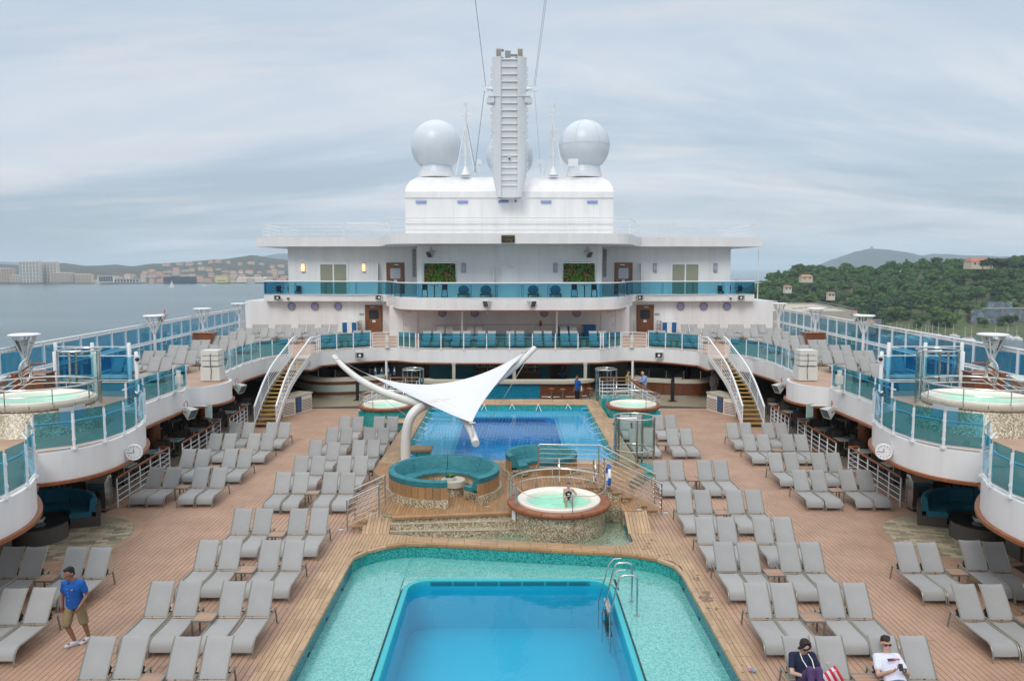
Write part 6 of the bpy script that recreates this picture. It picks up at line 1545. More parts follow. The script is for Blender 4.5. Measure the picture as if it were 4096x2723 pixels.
def hand(m, w, dirn, palm_n, size=1., curl=.5):
    """palm and five bent fingers growing from wrist w along dirn; palm_n is the side the fingers curl to"""
    w, d, p = Vector(w), Vector(dirn).normalized(), Vector(palm_n).normalized(); p = (p-d*p.dot(d)).normalized(); sdir = d.cross(p)
    kn = w+d*.085*size
    m.loft([(w,sdir*.026*size,p*.018*size),(w+d*.05*size,sdir*.040*size,p*.016*size),(kn,sdir*.042*size,p*.013*size)],12)
    for i, l in enumerate((.068,.078,.074,.058)):
        b0 = kn+sdir*(.031-.0205*i)*size; b1 = b0+(d*cos(curl)+p*sin(curl))*l*.55*size; b2 = b1+(d*cos(curl*2)+p*sin(curl*2))*l*.5*size
        m.cap(b0,b1,.0088*size,.0082*size,8); m.cap(b1,b2,.0082*size,.0072*size,8)
    t0 = w+d*.02*size+sdir*.032*size; t1 = t0+(d*.7+sdir*.6+p*.35).normalized()*.045*size; t2 = t1+(d*.85+p*.45).normalized()*.035*size
    m.cap(t0,t1,.0115*size,.0105*size,8); m.cap(t1,t2,.0105*size,.0085*size,8)
def head(m, c, fwd, up, k=1.):
    k *= 1.13
    c, f, u = Vector(c), Vector(fwd).normalized(), Vector(up).normalized(); u = (u-f*u.dot(f)).normalized(); r = f.cross(u)
    R = Matrix((r, f, u)).transposed()
    m.ball(c+u*.02*k, (.074*k,.092*k,.10*k), 20, 14, R)
    m.ball(c-u*.055*k+f*.022*k, (.056*k,.066*k,.062*k), 16, 10, R)
    m.cap(c+f*.088*k+u*.012*k, c+f*.108*k-u*.022*k, .010*k, .015*k, 8)                 # nose
    m.cap(c+f*.086*k-u*.058*k-r*.018*k, c+f*.086*k-u*.058*k+r*.018*k, .009*k, .009*k, 8)  # lips
    m.ball(c+f*.072*k-u*.098*k, (.022*k,.02*k,.016*k), 10, 8, R)                       # chin
    for s in (-1,1):
        m.ball(c+r*s*.078*k-u*.005*k-f*.005*k, (.012*k,.022*k,.032*k), 10, 8, R)        # ears
        m.cap(c+r*s*.018*k+f*.082*k+u*.034*k, c+r*s*.05*k+f*.07*k+u*.034*k, .009*k, .008*k, 8)   # brows
    return r, f, u, R
def person(label, loc, rz, J, skin, parts, hair=None, k=1., hats=None, face=True):
    """J: joints in the person's frame (facing -Y)"""
    t = thing('person', label, 'person', loc, rz)
    ORI[t.name] = (0,0,0)
    V = lambda n: Vector(J[n])
    b = Flesh()
    up = (V('neck')-V('pelvis')).normalized(); side = (V('shl')-V('shr')).normalized(); fw = side.cross(up).normalized()*-1
    if fw.y > 0 and 'fwd' not in J: fw = -fw
    if 'fwd' in J: fw = Vector(J['fwd']).normalized()
    P0, N0 = V('pelvis'), V('neck'); ch = P0.lerp(N0, .68); wa = P0.lerp(N0, .32)
    b.loft([(P0-up*.08*k,side*.13*k,fw*.09*k),(P0,side*.165*k,fw*.115*k),(wa,side*.142*k,fw*.10*k),(ch,side*.172*k,fw*.118*k),(P0.lerp(N0,.88),side*.15*k,fw*.09*k),(N0-up*.01,side*.06*k,fw*.055*k)])
    hd = V('head'); b.cap(N0-up*.04*k, hd-up*.06*k, .066*k, .060*k)
    hf = Vector(J.get('look', tuple(fw))).normalized(); hu = Vector(J.get('headup', tuple(up)))
    r, f, u, R = head(b, hd, hf, hu, k)
    for s in 'lr':
        sh, el, wr = V('sh'+s), V('el'+s), V('wr'+s); hp, kn, an, to = V('hip'+s), V('kn'+s), V('an'+s), V('toe'+s)
        b.cap(N0.lerp(sh,.35)-up*.05*k, sh, .07*k, .062*k); b.cap(sh, el, .056*k, .043*k); b.cap(el, wr, .043*k, .029*k)
        hdv = Vector(J.get('hand'+s, tuple((wr-el).normalized()))); pn = Vector(J.get('palm'+s, (0,-.3,-1) if abs(hdv.z) < .6 else ((-1 if s=='l' else 1),-.5,0)))
        hand(b, wr, hdv, pn, k, J.get('curl', .5))
        b.cap(hp, kn, .088*k, .062*k); b.cap(kn, kn.lerp(an,.35), .058*k, .056*k); b.cap(kn.lerp(an,.35), an, .056*k, .037*k)
        b.cap(an, to, .042*k, .034*k); b.cap(an+(an-to).normalized()*.03*k-Vector((0,0,.03*k)), to-Vector((0,0,.012*k)), .034*k, .028*k)
    flesh_obj('body', b, skin, t, .011*k)
    for nm, mat, fn, vox in parts:
        m = Flesh(); fn(m, V, up, side, fw, k); flesh_obj(nm, m, mat, t, vox)
    if face:
        m = MB()
        for s in (-1,1): m.ball(hd+r*s*.035*k+f*.098*k+u*.012*k, (.010*k,.005*k,.0055*k), 8, 6, R)
        obj('eyes', m, BLACK, t, True)
    if hair: m = Flesh(); hair(m, hd, r, f, u, R, k); flesh_obj('hair', m, J['hairmat'], t, .010*k, 1)
    if hats: hats(t, hd, r, f, u, R, k)
    return t
def shirt(sleeve=.6, hem=-.02, fat=1.0, loose=.016):
    def fn(m, V, up, side, fw, k):
        P0, N0 = V('pelvis'), V('neck'); ch = P0.lerp(N0,.68); wa = P0.lerp(N0,.32); e = loose
        m.loft([(P0+up*hem*k,side*(.172+e)*k*fat,fw*(.122+e)*k*fat),(wa,side*(.155+e)*k*fat,fw*(.112+e)*k*fat),(ch,side*(.176+e)*k,fw*(.122+e)*k),(P0.lerp(N0,.87),side*(.155+e)*k,fw*(.094+e)*k),(N0-up*.035*k,side*.085*k,fw*.075*k)])
        for s in 'lr':
            sh, el, wr = V('sh'+s), V('el'+s), V('wr'+s)
            m.cap(N0.lerp(sh,.35)-up*.05*k, sh, .078*k, .072*k)
            if sleeve <= 1: m.cap(sh, sh.lerp(el,sleeve), .070*k, .066*k)
            else: m.cap(sh, el, .070*k, .055*k); m.cap(el, el.lerp(wr,sleeve-1), .055*k, .042*k)
    return fn
def trousers(leng=2., loose=.014, top=.04):
    def fn(m, V, up, side, fw, k):
        P0 = V('pelvis'); e = loose
        m.loft([(P0-up*.10*k,side*(.14+e)*k,fw*(.10+e)*k),(P0,side*(.168+e)*k,fw*(.118+e)*k),(P0+up*top*k,side*(.160+e)*k,fw*(.112+e)*k)])
        for s in 'lr':
            hp, kn, an = V('hip'+s), V('kn'+s), V('an'+s)
            if leng <= 1: m.cap(hp, hp.lerp(kn,leng), (.092+e)*k, (.082+e)*k)
            else: m.cap(hp, kn, (.090+e)*k, (.068+e)*k); m.cap(kn, kn.lerp(an,leng-1), (.066+e)*k, (.046+e)*k)
    return fn
def shoes(m, V, up, side, fw, k):
    for s in 'lr':
        an, to = V('an'+s), V('toe'+s); d = (to-an); d.z = 0; d = d.normalized() if d.length > 1e-4 else Vector((0,-1,0))
        m.cap(an-d*.035*k+Vector((0,0,-.035*k)), to+Vector((0,0,-.005*k)), .043*k, .042*k); m.cap(an+Vector((0,0,.0)), an.lerp(to,.45), .048*k, .044*k)
        m.cap(an-d*.04*k+Vector((0,0,-.06*k)), to+Vector((0,0,-.030*k)), .03*k, .03*k)
def short_hair(vol=1.):
    def fn(m, c, r, f, u, R, k):
        k *= 1.13
        m.ball(c+u*.058*k-f*.026*k, (.081*k,.084*k,.074*k*vol), 18, 12, R); m.ball(c+u*.105*k+f*.035*k+r*.012*k, (.052*k,.050*k,.030*k*vol), 14, 10, R); m.ball(c+u*.115*k-f*.01*k-r*.02*k, (.05*k,.05*k,.028*k*vol), 12, 8, R); m.ball(c-f*.045*k-u*.005*k, (.072*k,.055*k,.075*k), 14, 10, R)
    return fn
def bob_hair(m, c, r, f, u, R, k):
    k *= 1.10
    m.ball(c+u*.035*k-f*.02*k, (.092*k,.098*k,.098*k), 20, 14, R)
    for s in (-1,1): m.cap(c+r*s*.082*k+u*.02*k+f*.02*k, c+r*s*.078*k-u*.095*k+f*.005*k, .03*k, .022*k)
    m.cap(c-f*.07*k, c-f*.06*k-u*.10*k, .06*k, .045*k); m.cap(c+f*.07*k+u*.07*k-r*.04*k, c+f*.085*k+u*.035*k+r*.05*k, .024*k, .018*k)
SK1 = M('skin_tan', (.26,.125,.075), .55, var=.12, vs=8); SK2 = M('skin_fair', (.52,.31,.23), .55, var=.1, vs=8); SK3 = M('skin_brown', (.16,.08,.05), .55, var=.12, vs=8)
HB = M('black_hair', (.008,.007,.008), .85, bmp=.6, bs=80); HBR = M('dark_brown_hair', (.022,.009,.008), .8, bmp=.6, bs=80); HG = M('grey_hair',(.35,.33,.31),.6)
STAND = dict(pelvis=(0,0,.96), neck=(0,.01,1.47), head=(0,-.02,1.63), shl=(.185,.01,1.41), shr=(-.185,.01,1.41), ell=(.235,.03,1.12), elr=(-.235,.03,1.12), wrl=(.235,-.06,.88), wrr=(-.235,-.06,.88),
             hipl=(.095,0,.92), hipr=(-.095,0,.92), knl=(.10,-.02,.50), knr=(-.10,-.02,.50), anl=(.10,.03,.085), anr=(-.10,.03,.085), toel=(.12,-.14,.05), toer=(-.12,-.14,.05), hairmat=HB)
# walker in the blue shirt
J = dict(STAND, pelvis=(-.01,.02,.98), neck=(.01,-.05,1.49), head=(-.015,-.11,1.665), shl=(.205,-.03,1.44), shr=(-.185,-.05,1.42), ell=(.275,.03,1.15), elr=(-.26,-.02,1.14), wrl=(.19,-.14,.93), wrr=(-.275,-.02,.88), handl=(-.35,-.5,-.8), palml=(-1,.2,.2),
         hipl=(.095,.02,.94), hipr=(-.095,.02,.94), knl=(.13,.08,.52), knr=(-.13,-.13,.53), anl=(.15,.20,.10), anr=(-.02,-.02,.09), toel=(.09,.03,.05), toer=(-.14,-.16,.05), look=(-.30,-.9,-.28))
BLUEC = cloth('royal_blue_shirt', (.004,.095,.40), .35, 4)
w_ = person('dark-haired man in a blue shirt and khaki shorts walking between the loungers', (-9.50,16.80,0), rad(-6), J, SK1,
    [('shirt', BLUEC, shirt(.62,-.09,1.0,.034), .010), ('shorts', cloth('khaki_cotton',(.25,.19,.10)), trousers(.98,.018), .010), ('shoes', M('white_sneaker',(.55,.56,.66),.6,var=.2,vs=20), shoes, .009)], short_hair(1.05))
def bead(o, pts, r, mat, nm):
    m = MB()
    for p in pts: m.ball(p, r, 8, 6)
    obj(nm, m, mat, o, True)
bead(w_, [(-.012,-.215+.012*i,1.36-.085*i) for i in range(4)], .0055, WHITE2, 'buttons'); bead(w_, [(.085,-.195,1.335)], .018, M('badge_gold',(.4,.28,.1),.4), 'badge')
m_ = Flesh()
for s in (-1,1): m_.loft([((s*.03,-.125,1.475),(.03,-.02,0),(0,0,.004)),((s*.075,-.135,1.44),(.03,-.03,0),(0,0,.004)),((s*.085,-.09,1.48),(.02,.03,0),(0,0,.005))],10)
m_.tube([(.075*cos(a),-.055+.07*sin(a),1.49+.0*a) for a in [2*pi*i/16 for i in range(16)]], .018, 8, True)
flesh_obj('collar', m_, BLUEC, w_, .008, 1)
# woman reading on a lounger
J = dict(pelvis=(5.62,14.42,.46), neck=(5.60,14.62,.93), head=(5.62,14.52,1.09), shl=(5.79,14.58,.87), shr=(5.41,14.58,.87), ell=(5.86,14.36,.66), elr=(5.33,14.36,.64), wrl=(5.72,14.20,.70), wrr=(5.47,14.17,.68),
         hipl=(5.71,14.36,.45), hipr=(5.53,14.36,.45), knl=(5.68,13.98,.88), knr=(5.53,13.98,.89), anl=(5.69,13.78,.44), anr=(5.52,13.78,.44), toel=(5.69,13.58,.40), toer=(5.51,13.58,.40), fwd=(0,-.9,.35), look=(.10,-.72,-.75), headup=(0,-.6,.8), hairmat=HBR, handl=(-.6,-.4,.2), handr=(.6,-.4,.2), palml=(0,0,1), palmr=(0,0,1))
wm = person('woman in a navy top and purple leggings reading on a lounger', (0,0,0), 0, J, SK2,
    [('top', cloth('navy_top',(.006,.012,.045)), shirt(.62,.0,1.0,.016), .010), ('leggings', M('purple_speckled_leggings',(.035,.014,.085),.8,alt=(.10,.05,.14),vs=90), trousers(1.9,.008), .010)], bob_hair)
obj('lanyard', MB().tube([(5.53,14.50,.945),(5.55,14.42,.86),(5.62,14.30,.74),(5.66,14.26,.72)], .009, 6).tube([(5.68,14.50,.945),(5.73,14.42,.86),(5.74,14.32,.74),(5.73,14.26,.70)], .009, 6), WHITE2, wm, True)
m_ = MB(); m_.ball((5.585,14.405,1.195),(.036,.014,.022),12,8); m_.ball((5.665,14.405,1.195),(.036,.014,.022),12,8); m_.tube([(5.585,14.405,1.195),(5.665,14.405,1.195)], .006, 5)
tag(obj('sunglasses', m_, M('dark_lens',(.012,.012,.02),.1), None, True), 'sunglasses pushed up on the hair of the reading woman', 'sunglasses')
tag(obj('tablet', MB().obox((5.60,14.12,.73),(.26,.18,.012),.1,.55), BLACK), 'dark tablet resting against the knees of the reading woman', 'tablet')
# man with phone
J = dict(pelvis=(7.28,14.30,.47), neck=(7.31,14.80,.80), head=(7.31,14.83,.985), shl=(7.50,14.74,.76), shr=(7.10,14.74,.76), ell=(7.58,14.46,.55), elr=(7.02,14.46,.54), wrl=(7.36,14.22,.76), wrr=(7.19,14.22,.75),
         hipl=(7.38,14.24,.45), hipr=(7.19,14.24,.45), knl=(7.43,13.82,.52), knr=(7.14,13.82,.52), anl=(7.40,13.45,.40), anr=(7.17,13.45,.40), toel=(7.45,13.30,.50), toer=(7.12,13.30,.50), fwd=(0,-.55,.83), look=(0,-.97,-.22), headup=(0,.2,1), hairmat=HBR, handl=(-.55,-.3,.55), handr=(.55,-.3,.55), palml=(-.2,.2,1), palmr=(.2,.2,1), curl=.75)
mn = person('man in a white T-shirt and sunglasses holding a phone on a lounger', (0,0,0), 0, J, SK2,
    [('tshirt', cloth('white_tshirt',(.66,.67,.78),.12), shirt(.62,-.02,1.12,.018), .010), ('jeans', cloth('blue_denim',(.02,.11,.24)), trousers(1.9,.016), .010), ('shoes', WHITE2, shoes, .012)], short_hair(1.0))
obj('shirt_print', MB().obox((7.24,14.43,.855),(.15,.012,.05),.15,-.85), M('print_dark',(.04,.03,.07),.7), mn); obj('shirt_print', MB().obox((7.33,14.43,.862),(.14,.012,.03),.1,-.85), M('print_red',(.5,.05,.05),.7), mn)
obj('wristwatch', MB().tube([(7.40+.036*cos(a),14.25,.735+.036*sin(a)) for a in [2*pi*i/14 for i in range(14)]], .012, 6, True), BLACK, mn)
m_ = MB(); m_.ball((7.272,14.725,.998),(.036,.016,.022),12,8); m_.ball((7.348,14.725,.998),(.036,.016,.022),12,8); m_.tube([(7.235,14.86,.985),(7.235,14.75,1.0),(7.31,14.72,1.004),(7.385,14.75,1.0),(7.385,14.86,.985)], .006, 5)
tag(obj('sunglasses', m_, M('black_lens',(.008,.008,.010),.08), None, True), 'wraparound sunglasses worn by the man with the phone', 'sunglasses')
tag(obj('phone', MB().obox((7.275,14.13,.86),(.075,.015,.13),0,-.5), BLACK), 'black phone in the hands of the man on the lounger', 'phone')
# bag and goggles toy
t = thing('beach_bag', 'red and white striped beach bag lying on the lounger beside the woman', 'bag', (6.1,14.3,.36))
rows = []; NB = 7
for i in range(NB):
    z = i/(NB-1); a_, b_ = .21+.05*z, .09+.05*z
    c = Vector((5.93+.26*z, 14.25-.02*z, .50+.16*z)); ax = Vector((-.45,0,.88)); ax2 = Vector((0,1,0)); rows.append([tuple(c+ax*a_*.8*cos(q)+ax2*b_*sin(q)) for q in [2*pi*k/20 for k in range(21)]])
for i in range(NB-1): obj('stripe', MB().grid(rows[i:i+2]), M('bag_red',(.55,.012,.03),.7) if i%2 else M('bag_white',(.62,.58,.66),.7), t, True)
obj('base', MB().add(rows[0][:-1],[tuple(range(20))]), M('bag_base',(.55,.012,.03),.7), t)
for q in (-1,1): obj('rope_handle', MB().tube([(6.14,14.25+q*.13,.60),(6.06,14.25+q*.17,.70),(6.0,14.25+q*.17,.80),(6.06,14.25+q*.13,.82)], .011, 6), CREAM, t, True)
t = thing('toy_goggles', 'small pink and blue swimming goggles lying on the right pool surround', 'goggles', (4.95,15.6,.03))
obj('lens', MB().ball((4.93,15.55,.055),(.035,.03,.025),10,8), M('goggle_pink',(.7,.08,.25),.4), t, True); obj('lens', MB().ball((4.99,15.52,.055),(.035,.03,.025),10,8), M('goggle_blue',(.05,.3,.55),.4), t, True); obj('strap', MB().tube([(4.9,15.56,.05),(4.92,15.66,.045),(4.99,15.66,.045),(5.02,15.54,.05)], .009, 6), M('goggle_strap',(.1,.35,.6),.5), t)
# girl in the hot tub
J = dict(pelvis=(0,0,.15), neck=(0,.02,.46), head=(0,-.01,.58), shl=(.13,.01,.42), shr=(-.13,.01,.42), ell=(.25,.0,.28), elr=(-.16,-.03,.22), wrl=(.16,-.12,.16), wrr=(-.16,-.15,.10), hipl=(.07,0,.12), hipr=(-.07,0,.12), knl=(.10,-.26,.05), knr=(-.10,-.26,.05), anl=(.12,-.36,-.15), anr=(-.10,-.36,-.15), toel=(.12,-.44,-.16), toer=(-.1,-.44,-.16), look=(0,-.95,-.25), hairmat=M('brown_hair_pulled',(.11,.05,.03),.5))
gl = person('girl in a black swimsuit with pink goggles bathing in the front hot tub', (1.93,25.45,.60), 0, J, SK2, [('swimsuit', cloth('black_lycra',(.012,.012,.018)), lambda m,V,up,side,fw,k: m.loft([(V('pelvis')-up*.06,side*.105,fw*.085),(V('pelvis')+up*.1,side*.105,fw*.082),(V('neck')-up*.11,side*.118,fw*.09),(V('neck')-up*.06,side*.095,fw*.075)]), .010)], short_hair(.9), k=.72)
obj('swimsuit_print', MB().ball((0,-.088,.30),(.045,.006,.028),12,8), M('print_white',(.6,.65,.65),.7), gl)
m_ = MB(); [m_.ball((1.93+s*.025,25.365,1.235),(.024,.014,.015),10,8) for s in (-1,1)]; m_.tube([(1.93+.068*cos(a),25.44+.075*sin(a),1.238) for a in [2*pi*i/20 for i in range(20)]], .008, 5, True)
tag(obj('swim_goggles', m_, M('goggle_magenta',(.35,.03,.28),.3), None, True), 'pink swim goggles on the forehead of the bathing girl', 'goggles')
# people at the bars
W1 = cloth('navy_trousers',(.008,.008,.014)); GTR = cloth('grey_trousers',(.24,.24,.25)); LBL = cloth('light_blue_shirt',(.26,.36,.62)); YEL = cloth('mustard_top',(.30,.27,.07)); PAT = cloth('patterned_top',(.28,.25,.24),.6,25)
J = dict(STAND, wrl=(.20,.05,.95), ell=(.24,.12,1.15), look=(.2,-.95,-.1))
person('waiter in a blue shirt walking past the pool bar with a white pad', (4.12,47.75,0), rad(-60), J, SK1, [('shirt', BLUEC, shirt(.7,-.14,1.,.02), .014), ('trousers', W1, trousers(1.95,.014), .014), ('shoes', BLACK, shoes, .014)], short_hair())
tag(obj('order_pad', MB().obox((4.33,47.6,.98),(.04,.22,.30),rad(20)), WHITE2), 'white order pad under the arm of the waiter', 'pad')
J = dict(STAND, neck=(0,-.08,1.46), head=(0,-.15,1.61), ell=(.22,-.22,1.15), elr=(-.22,-.22,1.15), wrl=(.14,-.45,1.12), wrr=(-.14,-.45,1.18), look=(0,-.9,-.4), hairmat=HG)
person('balding man in a light blue shirt and grey trousers at the right grill counter', (8.55,49.75,0), rad(-75), J, SK2, [('shirt', LBL, shirt(1.85,-.03,1.05,.02), .014), ('trousers', GTR, trousers(1.95,.018), .014), ('shoes', BLACK, shoes, .014)], lambda m,c,r,f,u,R,k: m.ball(c-f*.05*k-u*.01*k,(.074,.05,.05),12,8,R))
J = dict(STAND, ell=(.22,-.15,1.14), wrl=(.12,-.38,1.15), elr=(-.22,-.1,1.12), wrr=(-.12,-.34,1.12), look=(0,-.9,-.4))
person('woman in a mustard top holding a plate at the right grill counter', (7.52,50.1,0), rad(80), J, SK2, [('top', YEL, shirt(1.8,-.16,1.0,.03), .014), ('trousers', W1, trousers(1.95,.016), .014), ('shoes', BLACK, shoes, .014)], short_hair(1.1))
tag(obj('plate', MB().lathe([(.001,1.14),(.10,1.14),(.13,1.165),(.125,1.17),(.09,1.15),(.001,1.15)],20,(7.98,50.05)), WHITE2, None, True), 'white plate held by the woman in mustard', 'plate')
J = dict(STAND)
def sunhat(t, c, r, f, u, R, k):
    m = MB().lathe([(.001,.13),(.07,.125),(.09,.07),(.095,.03),(.17,.01),(.175,.0),(.09,.015)],24); m.v = [tuple(c+Vector(p)) for p in m.v]; obj('hat', m, M('grey_sunhat',(.42,.42,.46),.8), t, True)
person('person in a sun hat and patterned top by the right grill counter', (12.9,49.6,0), rad(165), J, SK2, [('top', PAT, shirt(.8,-.16,1.1,.03), .014), ('trousers', GTR, trousers(1.95,.03), .014), ('shoes', BLACK, shoes, .014)], short_hair(), hats=sunhat)
J = dict(STAND, wrl=(.14,-.4,1.2), wrr=(-.14,-.4,1.18), ell=(.22,-.2,1.18), elr=(-.22,-.2,1.18))
person('bartender in dark blue working behind the pool bar', (3.55,52.6,.05), rad(-10), J, SK3, [('shirt', cloth('dark_blue_shirt',(.008,.05,.14)), shirt(.7,-.05), .016), ('trousers', W1, trousers(1.95), .016)], short_hair())
person('cook in dark clothes behind the right grill counter', (12.1,53.6,.05), rad(10), dict(STAND), SK3, [('jacket', cloth('cook_black',(.012,.012,.02)), shirt(1.8,-.1), .016), ('trousers', W1, trousers(1.95), .016)], short_hair())

# ================================================================= the world round the ship
SEA = CAMH-45.0
def sea_mat():
    m, t, b = new_mat('sea_water'); b.inputs['Base Color'].default_value = (.035,.085,.10,1); b.inputs['Roughness'].default_value = .22; b.inputs['IOR'].default_value = 1.33
    v = world_coords(t, (1,1,1)); v2 = world_coords(t, (.35,1,1))
    n1 = noise(t, v, .35, 3); n2 = noise(t, v2, .06, 4)
    a = nd(t, 'ShaderNodeMath', operation='ADD'); t.links.new(n1, a.inputs[0]); t.links.new(n2, a.inputs[1])
    bump(t, b, a.outputs[0], .38, 1.2)
    # slicks: calmer, paler lanes
    sl = mrange(t, noise(t, world_coords(t, (.25,1,1)), .006, 5, .6), .50, .68)
    t.links.new(mixc(t, sl, (.05,.10,.115), (.10,.16,.175)), b.inputs['Base Color'])
    return m
struct(obj('sea', MB().add([(-60000,-60000,SEA),(60000,-60000,SEA),(60000,60000,SEA),(-60000,60000,SEA)],[(0,1,2,3)]), sea_mat()))
from mathutils import noise as mn_
def fb(x, y, sc, o=4):
    return mn_.fractal(Vector((x*sc, y*sc, 3.7)), .9, 2.1, o)
def ridge(name, skyline, Y, front, back, mat, nx=160, ny=14, rough=4., seed=0., zshore=None):
    """a range of hills: crest heights given along x at distance Y, falling to the sea before and behind"""
    xs = [p[0] for p in skyline]; rows = []
    def crest(x):
        for (a, za), (b, zb) in zip(skyline, skyline[1:]):
            if a <= x <= b: w = (x-a)/(b-a); w = w*w*(3-2*w)*.6+w*.4; return za+(zb-za)*w
        return skyline[0][1] if x < xs[0] else skyline[-1][1]
    for j in range(-ny, ny+1):
        r = []; f = j/ny; y = Y+(f*front if f < 0 else f*back); k = (1-abs(f)); k = k*k*(3-2*k)*.55+k*.45
        for i in range(nx+1):
            x = xs[0]+(xs[-1]-xs[0])*i/nx; h = SEA-1+(crest(x)-SEA+1)*k
            h += rough*(fb(x+seed, y, 1/180.)+.5*fb(x-seed, y, 1/45.))*min(1, k*3)
            r.append((x, y, h))
        rows.append(r)
    return struct(obj(name, MB().grid(rows), mat, smooth=True))
def veg_mat(name, c1, c2, c3, sc=.03):
    m, t, b = new_mat(name); b.inputs['Roughness'].default_value = .9
    v = world_coords(t); a = mrange(t, noise(t, v, sc, 6, .7), .35, .65); q = mrange(t, noise(t, v, sc*6, 4, .7), .42, .62)
    c = mixc(t, a, c1, c2); c = mixc(t, q, c, c3); t.links.new(c, b.inputs['Base Color'])
    bump(t, b, noise(t, v, sc*5, 4, .7), .8, 6.); return m
VEG = veg_mat('maquis_slope', (.014,.030,.020), (.026,.046,.026), (.09,.08,.06), .02)
VEGF = veg_mat('far_wooded_slope', (.014,.028,.022), (.025,.042,.03), (.045,.052,.045), .008)
def wx(ov, Y): return (ov-1174)*1.7364/3178*Y          # bearing on the picture -> metres at distance Y
def wz(ovy, Y): return CAMH+(616.8-ovy)*1.7364/3178*Y
# far shore on the left: town hills, far ranges
Y1 = 3400
ridge('town_hills', [(wx(-350,Y1),wz(607,Y1)),(wx(-60,Y1),wz(604,Y1)),(wx(60,Y1),wz(609,Y1)),(wx(150,Y1),wz(606,Y1)),(wx(215,Y1),wz(614,Y1)),(wx(260,Y1),wz(609,Y1)),(wx(330,Y1),wz(613,Y1)),(wx(400,Y1),wz(606,Y1)),(wx(450,Y1),wz(602,Y1)),(wx(510,Y1),wz(599,Y1)),(wx(550,Y1),wz(594,Y1)),(wx(592,Y1),wz(588,Y1)),(wx(640,Y1),wz(596,Y1)),(wx(720,Y1),wz(606,Y1)),(wx(860,Y1),wz(612,Y1)),(wx(960,Y1),wz(626,Y1))], Y1, 1130, 700, VEG, 220, 16, 5.)
Y2 = 9000
ridge('far_mountains', [(wx(-500,Y2),wz(612,Y2)),(wx(-40,Y2),wz(601,Y2)),(wx(40,Y2),wz(604,Y2)),(wx(110,Y2),wz(613,Y2)),(wx(330,Y2),wz(614,Y2)),(wx(560,Y2),wz(600,Y2)),(wx(660,Y2),wz(584,Y2)),(wx(760,Y2),wz(596,Y2)),(wx(980,Y2),wz(614,Y2))], Y2, 2500, 2500, VEGF, 120, 10, 14.)
Y3 = 6000
isl_h = ridge('island_hill', [(wx(1868,Y3),SEA-1),(wx(1882,Y3),wz(616,Y3)),(wx(1905,Y3),wz(607,Y3)),(wx(1940,Y3),wz(592,Y3)),(wx(1975,Y3),wz(578,Y3)),(wx(2005,Y3),wz(571.5,Y3)),(wx(2035,Y3),wz(574,Y3)),(wx(2080,Y3),wz(582,Y3)),(wx(2118,Y3),wz(587,Y3)),(wx(2145,Y3),wz(584,Y3)),(wx(2200,Y3),wz(588,Y3)),(wx(2260,Y3),wz(589,Y3)),(wx(2400,Y3),wz(595,Y3)),(wx(2600,Y3),wz(612,Y3))], Y3, 1100, 900, VEGF, 150, 12, 9., 40.)
t = thing('lookout_tower', 'tiny pale lookout tower on the island summit', 'tower', (wx(2004,Y3),Y3,wz(573,Y3)))
xx_, zz_ = wx(2004,Y3), wz(574,Y3); obj('shaft', MB().box(xx_-6,Y3-6,zz_-15,xx_+6,Y3+6,zz_+14), BEIGE, t); obj('cap', MB().box(xx_-11,Y3-9,zz_+14,xx_+11,Y3+9,zz_+19), BEIGE, t)
# shore strip
struct(obj('shore', MB().prism([(-2600,2230),(-1200,2290),(-250,2330),(-250,2420),(-2600,2420)], SEA-2, SEA+2.5), M('shore_ground',(.20,.19,.16),.8,var=.3,vs=.02,world=True)))
WALLC = [M(f'house_wall_{i}', c, .8, var=.1, vs=.3) for i, c in enumerate([(.62,.52,.42),(.60,.42,.32),(.68,.60,.50),(.55,.47,.42),(.66,.50,.36),(.70,.66,.60)])]
ROOFC = [M(f'clay_roof_{i}', c, .8, var=.15, vs=.3) for i, c in enumerate([(.40,.17,.10),(.36,.20,.14),(.45,.22,.13)])]
PANE = M('far_window', (.05,.06,.07), .2); CNAME = ['cream','salmon','ivory','taupe','ochre','white']
def num(k):
    if k < 12: return ORD[k]
    b = ['thirteenth','fourteenth','fifteenth','sixteenth','seventeenth','eighteenth','nineteenth','twentieth']
    if k < 20: return b[k-12]
    return ['twenty','thirty','forty','fifty','sixty'][(k+1)//10-2]+'-'+ORD[(k+1)%10-1] if (k+1)%10 else ['thirtieth','fortieth','fiftieth','sixtieth'][(k+1)//10-3]
rh = random.Random(11)
def ground_of(o):
    return o
hill_o = bpy.data.objects['town_hills']; HV = [v.co for v in hill_o.data.vertices]; NXX = 221
def hill_z(x, y):
    j = min(range(0, len(HV), NXX), key=lambda q: abs(HV[q].y-y)); row = HV[j:j+NXX]; i = min(range(NXX), key=lambda q: abs(row[q].x-x)); return row[i].z
